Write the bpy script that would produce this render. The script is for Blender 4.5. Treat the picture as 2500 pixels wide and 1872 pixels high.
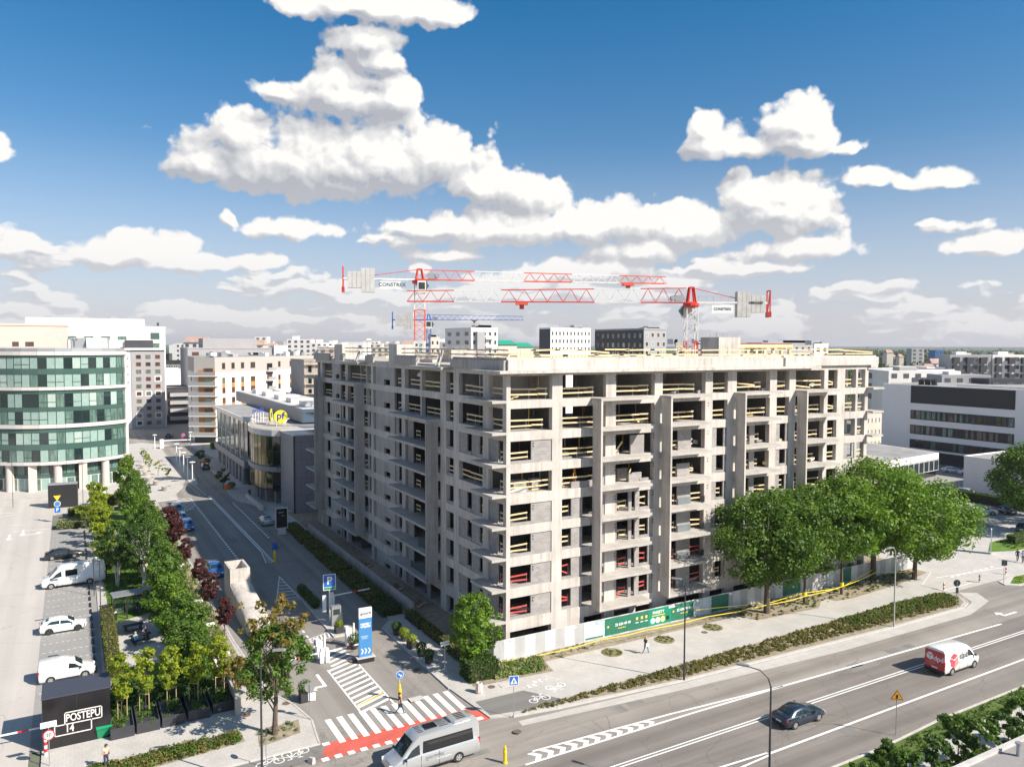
import bpy, bmesh, math, random
import numpy as np
from mathutils import Vector, Matrix

for o in list(bpy.data.objects): bpy.data.objects.remove(o, do_unlink=True)
SC = bpy.context.scene
COL = SC.collection
rad = math.radians
PI = math.pi

# ---------------------------------------------------------------- camera
# site axes: +X runs along the sunlit facade and the main road, +Y along the side street,
# the origin is the near corner of the concrete building at street level
F, CH = 1895.0, 30.0
PITCH, ROLL = math.atan(93/F), 0.0026
CU, CV = (0.86906355, 0.49470046), (-0.49470046, 0.86906355)   # site axes seen from the camera heading
CAM = Vector((-36.15, -64.573, CH))
def ray(x, y):
    a, b = x-1250.0, 936.0-y
    a, b = a*math.cos(ROLL)-b*math.sin(ROLL), a*math.sin(ROLL)+b*math.cos(ROLL)
    a /= F; b /= F
    dx, dy, dz = a, math.cos(PITCH)+b*math.sin(PITCH), -math.sin(PITCH)+b*math.cos(PITCH)
    return Vector((dx*CU[0]+dy*CU[1], dx*CV[0]+dy*CV[1], dz))
def G(x, y, z=0.0):                       # site point at height z seen at survey pixel x, y
    d = ray(x, y); t = (z-CH)/d.z
    return Vector((CAM.x+d.x*t, CAM.y+d.y*t, z))
def atD(x, y, D):                         # site point seen at pixel x, y, at camera depth D
    d = ray(x, y); t = D/(d.x*CU[1]+d.y*CV[1])
    return CAM+d*t
cam = bpy.data.cameras.new('camera'); camo = bpy.data.objects.new('camera', cam); COL.objects.link(camo)
cam.sensor_width = 36; cam.lens = F/2500*36; cam.clip_start = 0.5; cam.clip_end = 30000
fw = Vector((math.cos(PITCH)*CU[1], math.cos(PITCH)*CV[1], -math.sin(PITCH)))
rt = Vector((CU[0], CV[0], 0)); up = rt.cross(fw)
rt2 = rt*math.cos(ROLL)+up*math.sin(ROLL); up2 = up*math.cos(ROLL)-rt*math.sin(ROLL)
M = Matrix((rt2, up2, -fw)).transposed().to_4x4(); M.translation = CAM
camo.matrix_world = M
SC.camera = camo

# ---------------------------------------------------------------- light
SUN = Vector((0.578, -0.816, 0)).normalized()*math.cos(rad(39)); SUN.z = math.sin(rad(39))
sl = bpy.data.lights.new('sun', 'SUN'); sl.energy = 5.0; sl.angle = rad(0.53); sl.color = (1.0, 0.915, 0.80)
so = bpy.data.objects.new('sun', sl); COL.objects.link(so)
so.rotation_euler = SUN.to_track_quat('Z', 'Y').to_euler()

W = bpy.data.worlds.new('World'); SC.world = W; W.use_nodes = True
W.cycles.sampling_method = 'MANUAL'; W.cycles.sample_map_resolution = 256
NT = W.node_tree; NT.nodes.clear()
class NB:                                    # small node builder
    def __init__(s, nt): s.nt = nt
    def n(s, t, **k):
        n = s.nt.nodes.new(t)
        for a, b in k.items(): setattr(n, a, b)
        return n
    def put(s, sock, v):
        if isinstance(v, (int, float)): sock.default_value = v
        elif isinstance(v, (tuple, list)):
            v = tuple(v)
            sock.default_value = v if len(sock.default_value) == len(v) else v+(1.0,)*(len(sock.default_value)-len(v))
        else: s.nt.links.new(v, sock)
    def m(s, op, a, b=None, c=None, clamp=False):
        n = s.n('ShaderNodeMath', operation=op, use_clamp=clamp)
        for i, v in enumerate((a, b, c)):
            if v is not None: s.put(n.inputs[i], v)
        return n.outputs[0]
    def v(s, op, a, b=None, sc=None):
        n = s.n('ShaderNodeVectorMath', operation=op)
        s.put(n.inputs[0], a)
        if b is not None: s.put(n.inputs[1], b)
        if sc is not None: s.put(n.inputs[3], sc)
        return n.outputs['Value'] if op in ('LENGTH', 'DOT_PRODUCT', 'DISTANCE') else n.outputs[0]
    def mix(s, f, a, b):
        n = s.n('ShaderNodeMix', data_type='RGBA')
        s.put(n.inputs[0], f); s.put(n.inputs[6], a); s.put(n.inputs[7], b)
        return n.outputs[2]
    def ramp(s, f, stops):
        n = s.n('ShaderNodeValToRGB'); cr = n.color_ramp
        while len(cr.elements) < len(stops): cr.elements.new(0.5)
        for e, (p, c) in zip(cr.elements, stops):
            e.position = p; e.color = tuple(c)+(1,)*(4-len(c)) if not isinstance(c, (int, float)) else (c, c, c, 1)
        s.put(n.inputs[0], f); return n.outputs[0]
    def noise(s, vec, scale, detail=4, rough=0.55, dist=0.0, out=0, dim='3D'):
        n = s.n('ShaderNodeTexNoise', noise_dimensions=dim)
        if vec is not None: s.put(n.inputs['Vector'], vec)
        n.inputs['Scale'].default_value = scale; n.inputs['Detail'].default_value = detail
        n.inputs['Roughness'].default_value = rough; n.inputs['Distortion'].default_value = dist
        return n.outputs[out]
    def mapr(s, v, a, b, c, d, smooth=False):
        n = s.n('ShaderNodeMapRange')
        if smooth: n.interpolation_type = 'SMOOTHSTEP'
        s.put(n.inputs[0], v)
        for i, q in enumerate((a, b, c, d)): s.put(n.inputs[1+i], q)
        return n.outputs[0]
# cumulus as soft lobes by azimuth and elevation; survey pixels are only used to read those angles
LOBES = [(880,15,230,42),(1050,38,105,34),(900,105,105,42),(935,150,60,34),(740,20,80,34),
 (835,235,140,66),(828,200,64,58),(955,240,70,60),(680,228,60,26),
 (585,335,90,74),(500,400,80,66),(740,400,260,105),(950,405,220,105),(1060,395,120,85),(1180,455,125,46),(1290,480,80,70),
 (1080,560,130,28),(1220,560,170,55),(1400,560,220,46),(1560,545,140,54),(1560,618,120,36),
 (1905,520,150,84),(1840,485,88,60),(1925,480,110,60),(1930,612,140,30),(1690,560,110,56),
 (1735,355,72,50),(1725,322,44,44),(1830,368,80,32),(1945,310,84,68),(1960,350,112,42),(2060,360,50,20),
 (2125,440,58,30),(2290,437,74,32),(2205,450,36,20),
 (700,560,110,30),(556,540,18,20),(355,615,135,46),(255,625,75,36),(460,645,120,34),(640,640,62,24),
 (-5,370,36,40),(30,605,110,44),(1440,668,165,38),(1260,690,120,30),(1090,622,80,16),(2420,592,110,34),(1660,690,90,22),(1850,660,130,22),(1030,655,24,20)]
def azel(x, y):
    d = ray(x, y); return math.degrees(math.atan2(d.x, d.y)), math.degrees(math.atan2(d.z, math.hypot(d.x, d.y)))
def lobe_group():
    g = bpy.data.node_groups.new('cloud_lobe', 'ShaderNodeTree')
    for nm, ty in (('P','Vector'),('C','Vector'),('S','Vector'),('A','Float'),('B','Float'),('D','Float')): g.interface.new_socket(nm, in_out='INPUT', socket_type='NodeSocket'+ty)
    for nm in 'ABD': g.interface.new_socket(nm, in_out='OUTPUT', socket_type='NodeSocketFloat')
    b = NB(g); gi = b.n('NodeGroupInput'); go = b.n('NodeGroupOutput')
    d = b.v('SUBTRACT', gi.outputs[0], gi.outputs[1])
    for i, off in enumerate(((0,0,0),(0.30,0.45,0),(1.1,1.7,0))):
        q = b.v('MULTIPLY', b.v('ADD', d, off) if i else d, gi.outputs[2])
        q = b.v('MAXIMUM', q, b.v('MULTIPLY', q, (-1,-1.35,0)))
        b.put(go.inputs[i], b.m('SMOOTH_MIN', gi.outputs[3+i], b.v('LENGTH', q), 0.5))
    return g
def build_world():
    LG = lobe_group()
    gt = bpy.data.node_groups.new('sky_and_clouds', 'ShaderNodeTree')
    gt.interface.new_socket('Sky', in_out='OUTPUT', socket_type='NodeSocketShader')
    b = NB(gt)
    tc = b.n('ShaderNodeTexCoord'); d = b.v('NORMALIZE', tc.outputs['Generated'])
    sp = b.n('ShaderNodeSeparateXYZ'); b.put(sp.inputs[0], d)
    az = b.m('MULTIPLY', b.m('ARCTAN2', sp.outputs[0], sp.outputs[1]), 180/PI)
    el = b.m('MULTIPLY', b.m('ARCSINE', sp.outputs[2]), 180/PI)
    cb = b.n('ShaderNodeCombineXYZ'); b.put(cb.inputs[0], az); b.put(cb.inputs[1], el)
    P = cb.outputs[0]
    sky = b.n('ShaderNodeTexSky', sky_type='NISHITA'); sky.sun_disc = False
    sky.sun_elevation = rad(39); sky.sun_rotation = rad(144.7); sky.altitude = 100
    sky.air_density = 1.0; sky.dust_density = 0.9; sky.ozone_density = 2.5
    hs = b.n('ShaderNodeHueSaturation'); hs.inputs['Saturation'].default_value = SAT; hs.inputs['Hue'].default_value = 0.492
    b.put(hs.inputs['Color'], sky.outputs[0])
    g = b.n('ShaderNodeMix', data_type='RGBA', blend_type='MULTIPLY'); g.inputs[0].default_value = 1
    b.put(g.inputs[6], hs.outputs[0]); b.put(g.inputs[7], b.ramp(b.m('DIVIDE', el, 40.0), SKYG))
    clear = b.mix(b.mapr(el, -1.0, HZT, HZM, 0.0, True), g.outputs[2], HZC)
    def bgd(c):
        n = b.n('ShaderNodeBackground'); b.put(n.inputs[0], c); n.inputs[1].default_value = 0.07; return n.outputs[0]
    # shared fields
    wob = b.noise(P, 0.33, 3, 0.5, out=1, dim='2D')
    dis = b.v('MULTIPLY', b.v('SUBTRACT', wob, (0.5,0.5,0.5)), (1.1,1.1,0))
    p2 = b.v('ADD', P, dis)
    OFF = (0.30, 0.45, 0)
    def detail(q):
        q = b.v('MULTIPLY', q, (1,1.12,0))
        v1 = b.n('ShaderNodeTexVoronoi', feature='F1', voronoi_dimensions='2D'); b.put(v1.inputs['Vector'], q)
        v1.inputs['Scale'].default_value = 0.40; v1.inputs['Detail'].default_value = 2.0; v1.inputs['Roughness'].default_value = 0.45; v1.inputs['Lacunarity'].default_value = 2.3
        n1 = b.noise(q, 0.30, 10, 0.57, dim='2D')
        return b.m('ADD', b.m('MULTIPLY', b.m('SUBTRACT', v1.outputs['Distance'], 0.42), 0.62), b.m('MULTIPLY', b.m('SUBTRACT', n1, 0.5), 1.15))
    d0 = detail(p2); d1 = detail(b.v('ADD', p2, OFF))
    # low streaky cumulus toward the horizon
    def band(q, out=False):
        if out:
            n = b.noise(b.v('MULTIPLY', q, (0.06, 0.09, 0)), 1.0, 3, 0.55, dim='2D')
            return b.m('ADD', 1.42, b.m('MULTIPLY', b.m('SUBTRACT', 0.5, n), 3.6))
        n = b.noise(b.v('MULTIPLY', q, (0.11, 0.42, 0)), 1.0, 3, 0.55, dim='2D')
        cov = b.m('ADD', b.mapr(el, 2.0, 11.5, 0.74, 2.5), b.mapr(el, 0.0, 1.2, 0.9, 0.0)); cov = b.m('ADD', cov, b.mapr(el, 34.0, 42.0, 0.0, -0.35))
        return b.m('ADD', cov, b.m('MULTIPLY', b.m('SUBTRACT', 0.52, n), 4.4))
    bnd = band(p2); bnd1 = band(b.v('ADD', p2, (0.3,0.5,0)))
    bo = band(p2, True); bo1 = band(b.v('ADD', p2, (1.0,1.6,0)), True)
    soft = b.mapr(el, 0.3, 6.0, 0.5, 1.0)
    def clouds(lobes):
        acc = [None]*3
        for (a0, e0, ra, re) in lobes:
            n = b.n('ShaderNodeGroup'); n.node_tree = LG
            b.put(n.inputs[0], p2); n.inputs[1].default_value = (a0, e0, 0); n.inputs[2].default_value = (1/ra, 1/re, 0)
            for i in range(3): b.put(n.inputs[3+i], 9.0 if acc[i] is None else acc[i]); acc[i] = n.outputs[i]
        if not lobes: acc = [bo, bo, bo1]
        A = [b.m('SMOOTH_MIN', acc[0], bnd, 0.2), b.m('SMOOTH_MIN', acc[1], bnd1, 0.2), b.m('SMOOTH_MIN', acc[2], bnd1, 0.2)]
        f0 = b.m('ADD', A[0], d0); f1 = b.m('ADD', A[1], d1)
        dens = b.m('MULTIPLY', b.mapr(f0, 1.40, 1.08, 0, 1, True), soft)
        s1 = b.m('MULTIPLY', b.m('SUBTRACT', f1, f0), 1.15); s2 = b.m('MULTIPLY', b.m('SUBTRACT', A[2], A[0]), 0.72)
        lit = b.m('ADD', b.m('ADD', s1, s2), LITB, clamp=True)
        lit = b.m('ADD', lit, b.mapr(el, 1.0, 12.0, 0.42, 0.0), clamp=True)
        ccol = b.ramp(lit, [(0.0, CL0), (0.35, CL1), (0.62, CL2), (0.95, CL3)])
        ccol = b.mix(b.mapr(el, 0.0, 8.0, 0.35, 0.0), ccol, HZC)
        return bgd(b.mix(dens, clear, ccol))
    LB = []
    for (x, y, rx, ry) in LOBES:
        a0, e0 = azel(x, y); a1, _ = azel(x+rx, y); _, e1 = azel(x, y-ry); LB.append((a0, e0, max(.2, a1-a0), max(.2, e1-e0)))
    a_lo, _ = azel(-120, 700); a_hi, _ = azel(2620, 700)
    edges = [a_lo-6]+[azel(x, 500)[0] for x in (480, 800, 1060, 1330, 1620, 1950)]+[a_hi+6]
    secs = []
    for q0, q1 in zip(edges, edges[1:]):
        secs.append(clouds([l for l in LB if l[0]+l[2]*1.9+1.2 > q0 and l[0]-l[2]*1.9-1.2 < q1]))
    node = clouds([])
    for q0, s in reversed(list(zip(edges, secs))):
        mx = b.n('ShaderNodeMixShader'); b.put(mx.inputs[0], b.m('LESS_THAN', az, edges[edges.index(q0)+1])); b.put(mx.inputs[1], node); b.put(mx.inputs[2], s); node = mx.outputs[0]
    mx = b.n('ShaderNodeMixShader'); b.put(mx.inputs[0], b.m('LESS_THAN', az, edges[0])); b.put(mx.inputs[1], node); b.put(mx.inputs[2], clouds([])); node = mx.outputs[0]
    mx = b.n('ShaderNodeMixShader'); b.put(mx.inputs[0], b.m('LESS_THAN', el, 0.0)); b.put(mx.inputs[1], node); b.put(mx.inputs[2], bgd(clear)); node = mx.outputs[0]
    go = b.n('NodeGroupOutput'); b.put(go.inputs[0], node)
    gn = NT.nodes.new('ShaderNodeGroup'); gn.node_tree = gt; out = NT.nodes.new('ShaderNodeOutputWorld'); NT.links.new(gn.outputs[0], out.inputs[0])
SAT, HZT, HZM, LITB = 1.2, 15.0, 0.72, 0.46
CL0, CL1, CL2, CL3 = (4.1,4.25,4.7), (5.6,5.7,5.9), (6.7,6.7,6.8), (8.9,8.7,8.4)
SKYG = [(0.0,(1.1,1.05,1.2)),(0.3,(0.92,0.98,1.08)),(0.62,(0.24,0.86,1.1)),(1.0,(0.2,0.75,1.0))]
HZC = (5.9,5.85,6.5)
build_world()
SC.view_settings.view_transform = 'Standard'; SC.view_settings.look = 'None'
SC.view_settings.exposure = 0.72; SC.view_settings.gamma = 1.0; SC.view_settings.use_curve_mapping = False
HAZE = True
SC.render.resolution_x = 1024; SC.render.resolution_y = 766

# ---------------------------------------------------------------- helpers
rng = random.Random(7)
NR = np.random.RandomState(5)
class MB:
    def __init__(s): s.v = []; s.f = []; s.sm = False
    def add(s, vs, fs):
        n = len(s.v); s.v += [tuple(v) for v in vs]; s.f += [tuple(i+n for i in f) for f in fs]; return s
    def box(s, x0, x1, y0, y1, z0, z1):
        return s.add([(x0,y0,z0),(x1,y0,z0),(x1,y1,z0),(x0,y1,z0),(x0,y0,z1),(x1,y0,z1),(x1,y1,z1),(x0,y1,z1)],
                     [(0,3,2,1),(4,5,6,7),(0,1,5,4),(1,2,6,5),(2,3,7,6),(3,0,4,7)])
    def cbox(s, c, sz, rz=0, rx=0, ry=0):
        m = Matrix.Translation(c) @ Matrix.Rotation(rz,4,'Z') @ Matrix.Rotation(ry,4,'Y') @ Matrix.Rotation(rx,4,'X')
        h = [q/2 for q in sz]
        vs = [m @ Vector((a*h[0],b*h[1],c_*h[2])) for c_ in (-1,1) for a,b in ((-1,-1),(1,-1),(1,1),(-1,1))]
        return s.add(vs, [(0,3,2,1),(4,5,6,7),(0,1,5,4),(1,2,6,5),(2,3,7,6),(3,0,4,7)])
    def beam(s, a, b, w, h=None):            # square bar between two points
        a = Vector(a); b = Vector(b); d = b-a; L = d.length
        if L < 1e-6: return s
        h = h or w; q = d.to_track_quat('X', 'Z').to_matrix()
        vs = []
        for t in (0, L):
            for (y, z) in ((-w/2,-h/2),(w/2,-h/2),(w/2,h/2),(-w/2,h/2)): vs.append(a+q@Vector((t,y,z)))
        return s.add(vs, [(0,1,2,3),(7,6,5,4),(0,4,5,1),(1,5,6,2),(2,6,7,3),(3,7,4,0)])
    def tube(s, pts, rs, n=8, cap=True):
        pts = [Vector(p) for p in pts]; N = len(pts)
        if isinstance(rs, (int, float)): rs = [rs]*N
        base = len(s.v)
        for i, p in enumerate(pts):
            d = (pts[min(i+1,N-1)]-pts[max(i-1,0)]).normalized()
            q = d.to_track_quat('Z', 'Y').to_matrix()
            for k in range(n):
                a = 2*PI*k/n; s.v.append(tuple(p+q@Vector((math.cos(a)*rs[i], math.sin(a)*rs[i], 0))))
        for i in range(N-1):
            for k in range(n):
                a = base+i*n+k; b = base+i*n+(k+1)%n; s.f.append((a,b,b+n,a+n))
        if cap:
            s.f.append(tuple(base+k for k in reversed(range(n)))); s.f.append(tuple(base+(N-1)*n+k for k in range(n)))
        return s
    def prism(s, poly, z0, z1):
        n = len(poly); ar = sum(poly[i][0]*poly[(i+1)%n][1]-poly[(i+1)%n][0]*poly[i][1] for i in range(n))
        if ar < 0: poly = poly[::-1]
        vs = [(p[0],p[1],z0) for p in poly]+[(p[0],p[1],z1) for p in poly]
        return s.add(vs, [tuple(reversed(range(n))), tuple(range(n,2*n))]+[(i,(i+1)%n,(i+1)%n+n,i+n) for i in range(n)])
    def sheet(s, poly, z):
        n = len(poly); ar = sum(poly[i][0]*poly[(i+1)%n][1]-poly[(i+1)%n][0]*poly[i][1] for i in range(n))
        if ar < 0: poly = poly[::-1]
        return s.add([(p[0],p[1],z) for p in poly], [tuple(range(n))])
    def lathe(s, prof, c=(0,0,0), n=12):     # prof: (r, z)
        base = len(s.v)
        for r, z in prof:
            for k in range(n):
                a = 2*PI*k/n; s.v.append((c[0]+r*math.cos(a), c[1]+r*math.sin(a), c[2]+z))
        for i in range(len(prof)-1):
            for k in range(n):
                a = base+i*n+k; b = base+i*n+(k+1)%n; s.f.append((a,b,b+n,a+n))
        s.f.append(tuple(base+k for k in reversed(range(n)))); s.f.append(tuple(base+(len(prof)-1)*n+k for k in range(n)))
        return s
    def build(s, name, m=None, parent=None, loc=None, rz=0, smooth=False, kind=None, label=None):
        me = bpy.data.meshes.new(name); me.from_pydata(s.v, [], s.f); me.update()
        if m is not None: me.materials.append(m)
        if smooth or s.sm:
            me.polygons.foreach_set('use_smooth', [True]*len(me.polygons))
            try: me.set_sharp_from_angle(angle=rad(38))
            except Exception: pass
        return inst(name, me, parent, loc, rz, kind, label)
def inst(name, me, parent=None, loc=None, rz=0, kind=None, label=None):
    o = bpy.data.objects.new(name, me); COL.objects.link(o)
    if parent: o.parent = parent
    if loc is not None: o.location = loc
    if rz: o.rotation_euler = (0,0,rz)
    if kind: o['kind'] = kind
    if label: o['label'] = label
    return o
def tag(o, label, cat, group=None):
    o['label'] = label; o['category'] = cat
    if group: o['group'] = group
    return o
def thing(name, label, cat, loc=(0,0,0), rz=0, group=None):
    o = bpy.data.objects.new(name, None); COL.objects.link(o); o.empty_display_size = 0.3
    o.location = loc; o.rotation_euler = (0,0,rz)
    return tag(o, label, cat, group)
def struct(name, mb, m, **k): return mb.build(name, m, kind='structure', **k)
KIDS = {}
def dup(root, loc, rz=None, label=None, group=None, scale=None):
    def rec(o, par):
        c = o.copy(); COL.objects.link(c)
        if par: c.parent = par
        for ch in list(o.children): rec(ch, c)
        return c
    r = rec(root, None); r.location = loc
    if rz is not None: r.rotation_euler = (0,0,rz)
    if scale: r.scale = scale if isinstance(scale, tuple) else (scale,)*3
    if label: r['label'] = label
    if group: r['group'] = group
    return r
def text(body, size, m, parent, loc, rot=(0,0,0), name='lettering', ext=0.004, align='CENTER', bold=0.0, sx=1.0, space=1.0):
    c = bpy.data.curves.new('t', 'FONT'); c.body = body; c.size = size; c.extrude = ext; c.align_x = align; c.align_y = 'CENTER'
    c.offset = bold; c.resolution_u = 3; c.space_character = space
    t = bpy.data.objects.new('t', c); COL.objects.link(t)
    bpy.context.view_layer.update()
    me = bpy.data.meshes.new_from_object(t.evaluated_get(bpy.context.evaluated_depsgraph_get()))
    bpy.data.objects.remove(t); me.materials.clear(); me.materials.append(m)
    o = inst(name, me, parent, loc); o.rotation_euler = rot; o.scale = (sx,1,1)
    return o

# ---------------------------------------------------------------- materials
def mat(name, col, rough=0.7, metal=0.0, spec=None, var=0.0, vscale=1.0, bump=0.0, bscale=20.0, col2=None, streak=False, space='pos', coat=0.0, emis=None, alpha=None):
    m = bpy.data.materials.new(name); m.use_nodes = True; nt = m.node_tree; b = NB(nt)
    bs = nt.nodes['Principled BSDF']
    col = tuple(col)
    if var > 0 or bump > 0:
        if space == 'pos':
            ge = b.n('ShaderNodeNewGeometry'); P = ge.outputs['Position']
        else:
            tc = b.n('ShaderNodeTexCoord'); P = tc.outputs['Object']
    if var > 0:
        V = b.v('MULTIPLY', P, (1,1,0.18)) if streak else P
        n1 = b.noise(V, vscale, 5, 0.6); n2 = b.noise(P, vscale*7.3, 3, 0.6)
        f = b.m('ADD', b.m('MULTIPLY', n1, 0.7), b.m('MULTIPLY', n2, 0.3))
        c2 = col2 or tuple(c*(1-var) for c in col); c1 = tuple(min(1, c*(1+var*0.55)) for c in col) if not col2 else col
        C = b.mix(b.mapr(f, 0.36, 0.64, 0, 1), c2, c1)
        b.put(bs.inputs['Base Color'], C)
    else: bs.inputs['Base Color'].default_value = col+(1,)
    bs.inputs['Roughness'].default_value = rough; bs.inputs['Metallic'].default_value = metal
    if spec is not None: bs.inputs['Specular IOR Level'].default_value = spec
    if coat: bs.inputs['Coat Weight'].default_value = coat; bs.inputs['Coat Roughness'].default_value = 0.05
    if bump > 0:
        bn = b.n('ShaderNodeBump'); bn.inputs['Strength'].default_value = bump; bn.inputs['Distance'].default_value = 0.02
        b.put(bn.inputs['Height'], b.noise(P, bscale, 4, 0.6)); b.put(bs.inputs['Normal'], bn.outputs[0])
    if emis: bs.inputs['Emission Color'].default_value = tuple(emis)+(1,); bs.inputs['Emission Strength'].default_value = 1
    return m
def leafmat(name, c1, c2, c3=None, trans=0.35):
    m = bpy.data.materials.new(name); m.use_nodes = True; nt = m.node_tree; b = NB(nt)
    bs = nt.nodes['Principled BSDF']; out = nt.nodes['Material Output']
    ge = b.n('ShaderNodeNewGeometry'); r = ge.outputs['Random Per Island']
    oi = b.n('ShaderNodeObjectInfo')
    C = b.ramp(r, [(0.0, c1), (0.55, c2), (1.0, c3 or c2)])
    n = b.noise(ge.outputs['Position'], 0.5, 2)
    C = b.mix(b.mapr(n, 0.4, 0.6, 0.0, 0.45), C, c1)
    C = b.mix(b.m('MULTIPLY', oi.outputs['Random'], 0.25), C, c2)
    b.put(bs.inputs['Base Color'], C); bs.inputs['Roughness'].default_value = 0.55; bs.inputs['Specular IOR Level'].default_value = 0.35
    tr = b.n('ShaderNodeBsdfTranslucent')
    g = b.n('ShaderNodeMix', data_type='RGBA', blend_type='MULTIPLY'); g.inputs[0].default_value = 1
    b.put(g.inputs[6], C); g.inputs[7].default_value = (1.6,1.7,0.6,1)
    b.put(tr.inputs[0], g.outputs[2])
    mx = b.n('ShaderNodeMixShader'); mx.inputs[0].default_value = trans
    b.put(mx.inputs[1], bs.outputs[0]); b.put(mx.inputs[2], tr.outputs[0]); b.put(out.inputs[0], mx.outputs[0])
    return m
def facade_concrete(name, c, var=0.28):
    m = bpy.data.materials.new(name); m.use_nodes = True; b = NB(m.node_tree); bs = m.node_tree.nodes['Principled BSDF']
    P = b.n('ShaderNodeNewGeometry').outputs['Position']
    st = b.noise(b.v('MULTIPLY', P, (1.6,1.6,0.10)), 1.2, 5, 0.65)
    bl = b.noise(P, 0.35, 4, 0.6); fi = b.noise(P, 7.0, 3, 0.6)
    sp = b.n('ShaderNodeSeparateXYZ'); b.put(sp.inputs[0], P)
    xy = b.m('ADD', sp.outputs[0], sp.outputs[1])
    jx = b.m('LESS_THAN', b.m('ABSOLUTE', b.m('SUBTRACT', b.m('FRACT', b.m('DIVIDE', xy, 2.4)), 0.5)), 0.008)
    f = b.m('ADD', b.m('ADD', b.m('MULTIPLY', st, 0.5), b.m('MULTIPLY', bl, 0.35)), b.m('MULTIPLY', fi, 0.15))
    C = b.ramp(f, [(0.36, tuple(q*(1-var*1.5) for q in c)), (0.47, tuple(q*(1-var*0.3) for q in c)), (0.60, tuple(min(1,q*(1+var*0.5)) for q in c))])
    C = b.mix(b.m('MULTIPLY', jx, 0.35), C, tuple(q*0.55 for q in c))
    dr = b.noise(b.v('MULTIPLY', P, (5.0,5.0,0.22)), 1.0, 4, 0.7); C = b.mix(b.mapr(dr, 0.56, 0.72, 0, 0.55), C, tuple(q*0.48 for q in c))
    C = b.mix(b.m('MULTIPLY', b.n('ShaderNodeObjectInfo').outputs['Random'], 0.22), C, tuple(q*0.66 for q in c))
    b.put(bs.inputs['Base Color'], C); bs.inputs['Roughness'].default_value = 0.85
    bn = b.n('ShaderNodeBump'); bn.inputs['Strength'].default_value = 0.35; bn.inputs['Distance'].default_value = 0.02
    b.put(bn.inputs['Height'], b.noise(b.v('MULTIPLY', P, (4,4,0.8)), 3, 4)); b.put(bs.inputs['Normal'], bn.outputs[0])
    return m
def brickmat(name, c1, c2, mortar, bw=0.5, bh=0.24, plane='wall', ms=0.012, rough=0.85, bump=0.4, var=0.25):
    m = bpy.data.materials.new(name); m.use_nodes = True; b = NB(m.node_tree); bs = m.node_tree.nodes['Principled BSDF']
    P = b.n('ShaderNodeNewGeometry').outputs['Position']
    sp = b.n('ShaderNodeSeparateXYZ'); b.put(sp.inputs[0], P); cb = b.n('ShaderNodeCombineXYZ')
    if plane == 'wall':
        b.put(cb.inputs[0], b.m('ADD', sp.outputs[0], sp.outputs[1])); b.put(cb.inputs[1], sp.outputs[2])
    elif plane == 'floorY':
        b.put(cb.inputs[0], sp.outputs[1]); b.put(cb.inputs[1], sp.outputs[0])
    else:
        b.put(cb.inputs[0], sp.outputs[0]); b.put(cb.inputs[1], sp.outputs[1])
    br = b.n('ShaderNodeTexBrick'); b.put(br.inputs['Vector'], cb.outputs[0])
    br.inputs['Scale'].default_value = 1; br.inputs['Brick Width'].default_value = bw; br.inputs['Row Height'].default_value = bh
    br.inputs['Mortar Size'].default_value = ms; br.inputs['Mortar Smooth'].default_value = 0.2
    b.put(br.inputs['Color1'], c1); b.put(br.inputs['Color2'], c2); b.put(br.inputs['Mortar'], mortar)
    n = b.noise(P, 0.6, 5, 0.6)
    C = b.mix(b.mapr(n, 0.38, 0.62, var, 0), br.outputs['Color'], tuple(q*0.5 for q in c2))
    b.put(bs.inputs['Base Color'], C); bs.inputs['Roughness'].default_value = rough
    bn = b.n('ShaderNodeBump'); bn.inputs['Strength'].default_value = bump; bn.inputs['Distance'].default_value = 0.01; bn.invert = True
    b.put(bn.inputs['Height'], br.outputs['Fac']); b.put(bs.inputs['Normal'], bn.outputs[0])
    return m
def asphalt(name, c, c2, along='X'):
    m = bpy.data.materials.new(name); m.use_nodes = True; b = NB(m.node_tree); bs = m.node_tree.nodes['Principled BSDF']
    P = b.n('ShaderNodeNewGeometry').outputs['Position']
    tr = b.noise(b.v('MULTIPLY', P, (0.012,0.75,1) if along == 'X' else (0.75,0.012,1)), 1.0, 4, 0.55)
    bl = b.noise(P, 0.12, 5, 0.6); fi = b.noise(P, 9, 3, 0.7)
    f = b.m('ADD', b.m('ADD', b.m('MULTIPLY', tr, 0.55), b.m('MULTIPLY', bl, 0.30)), b.m('MULTIPLY', fi, 0.15))
    C = b.ramp(f, [(0.40, c2), (0.60, c)])
    pt = b.noise(b.v('MULTIPLY', P, (0.05,0.05,1)), 1.0, 2, 0.4); C = b.mix(b.mapr(pt, 0.50, 0.515, 0, 0.16), C, c2)
    cr = b.n('ShaderNodeTexVoronoi', feature='DISTANCE_TO_EDGE'); b.put(cr.inputs['Vector'], b.v('ADD', P, b.v('SCALE', b.noise(P, 0.8, 3, out=1), None, 1.5))); cr.inputs['Scale'].default_value = 0.11
    C = b.mix(b.m('MULTIPLY', b.m('LESS_THAN', cr.outputs['Distance'], 0.0035), 0.35), C, tuple(q*0.5 for q in c2))
    b.put(bs.inputs['Base Color'], C); bs.inputs['Roughness'].default_value = 0.82
    bn = b.n('ShaderNodeBump'); bn.inputs['Strength'].default_value = 0.25; bn.inputs['Distance'].default_value = 0.01
    b.put(bn.inputs['Height'], b.noise(P, 40, 3)); b.put(bs.inputs['Normal'], bn.outputs[0])
    return m
def glassmat(name, c, rough=0.08, var=0.0, vs=1.0, spec=0.9, c2=None):
    m = mat(name, c, rough, spec=spec, var=var, vscale=vs, col2=c2)
    return m
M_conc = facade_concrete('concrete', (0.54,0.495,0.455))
M_conc_d = facade_concrete('concrete_grey', (0.40,0.37,0.345))
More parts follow.
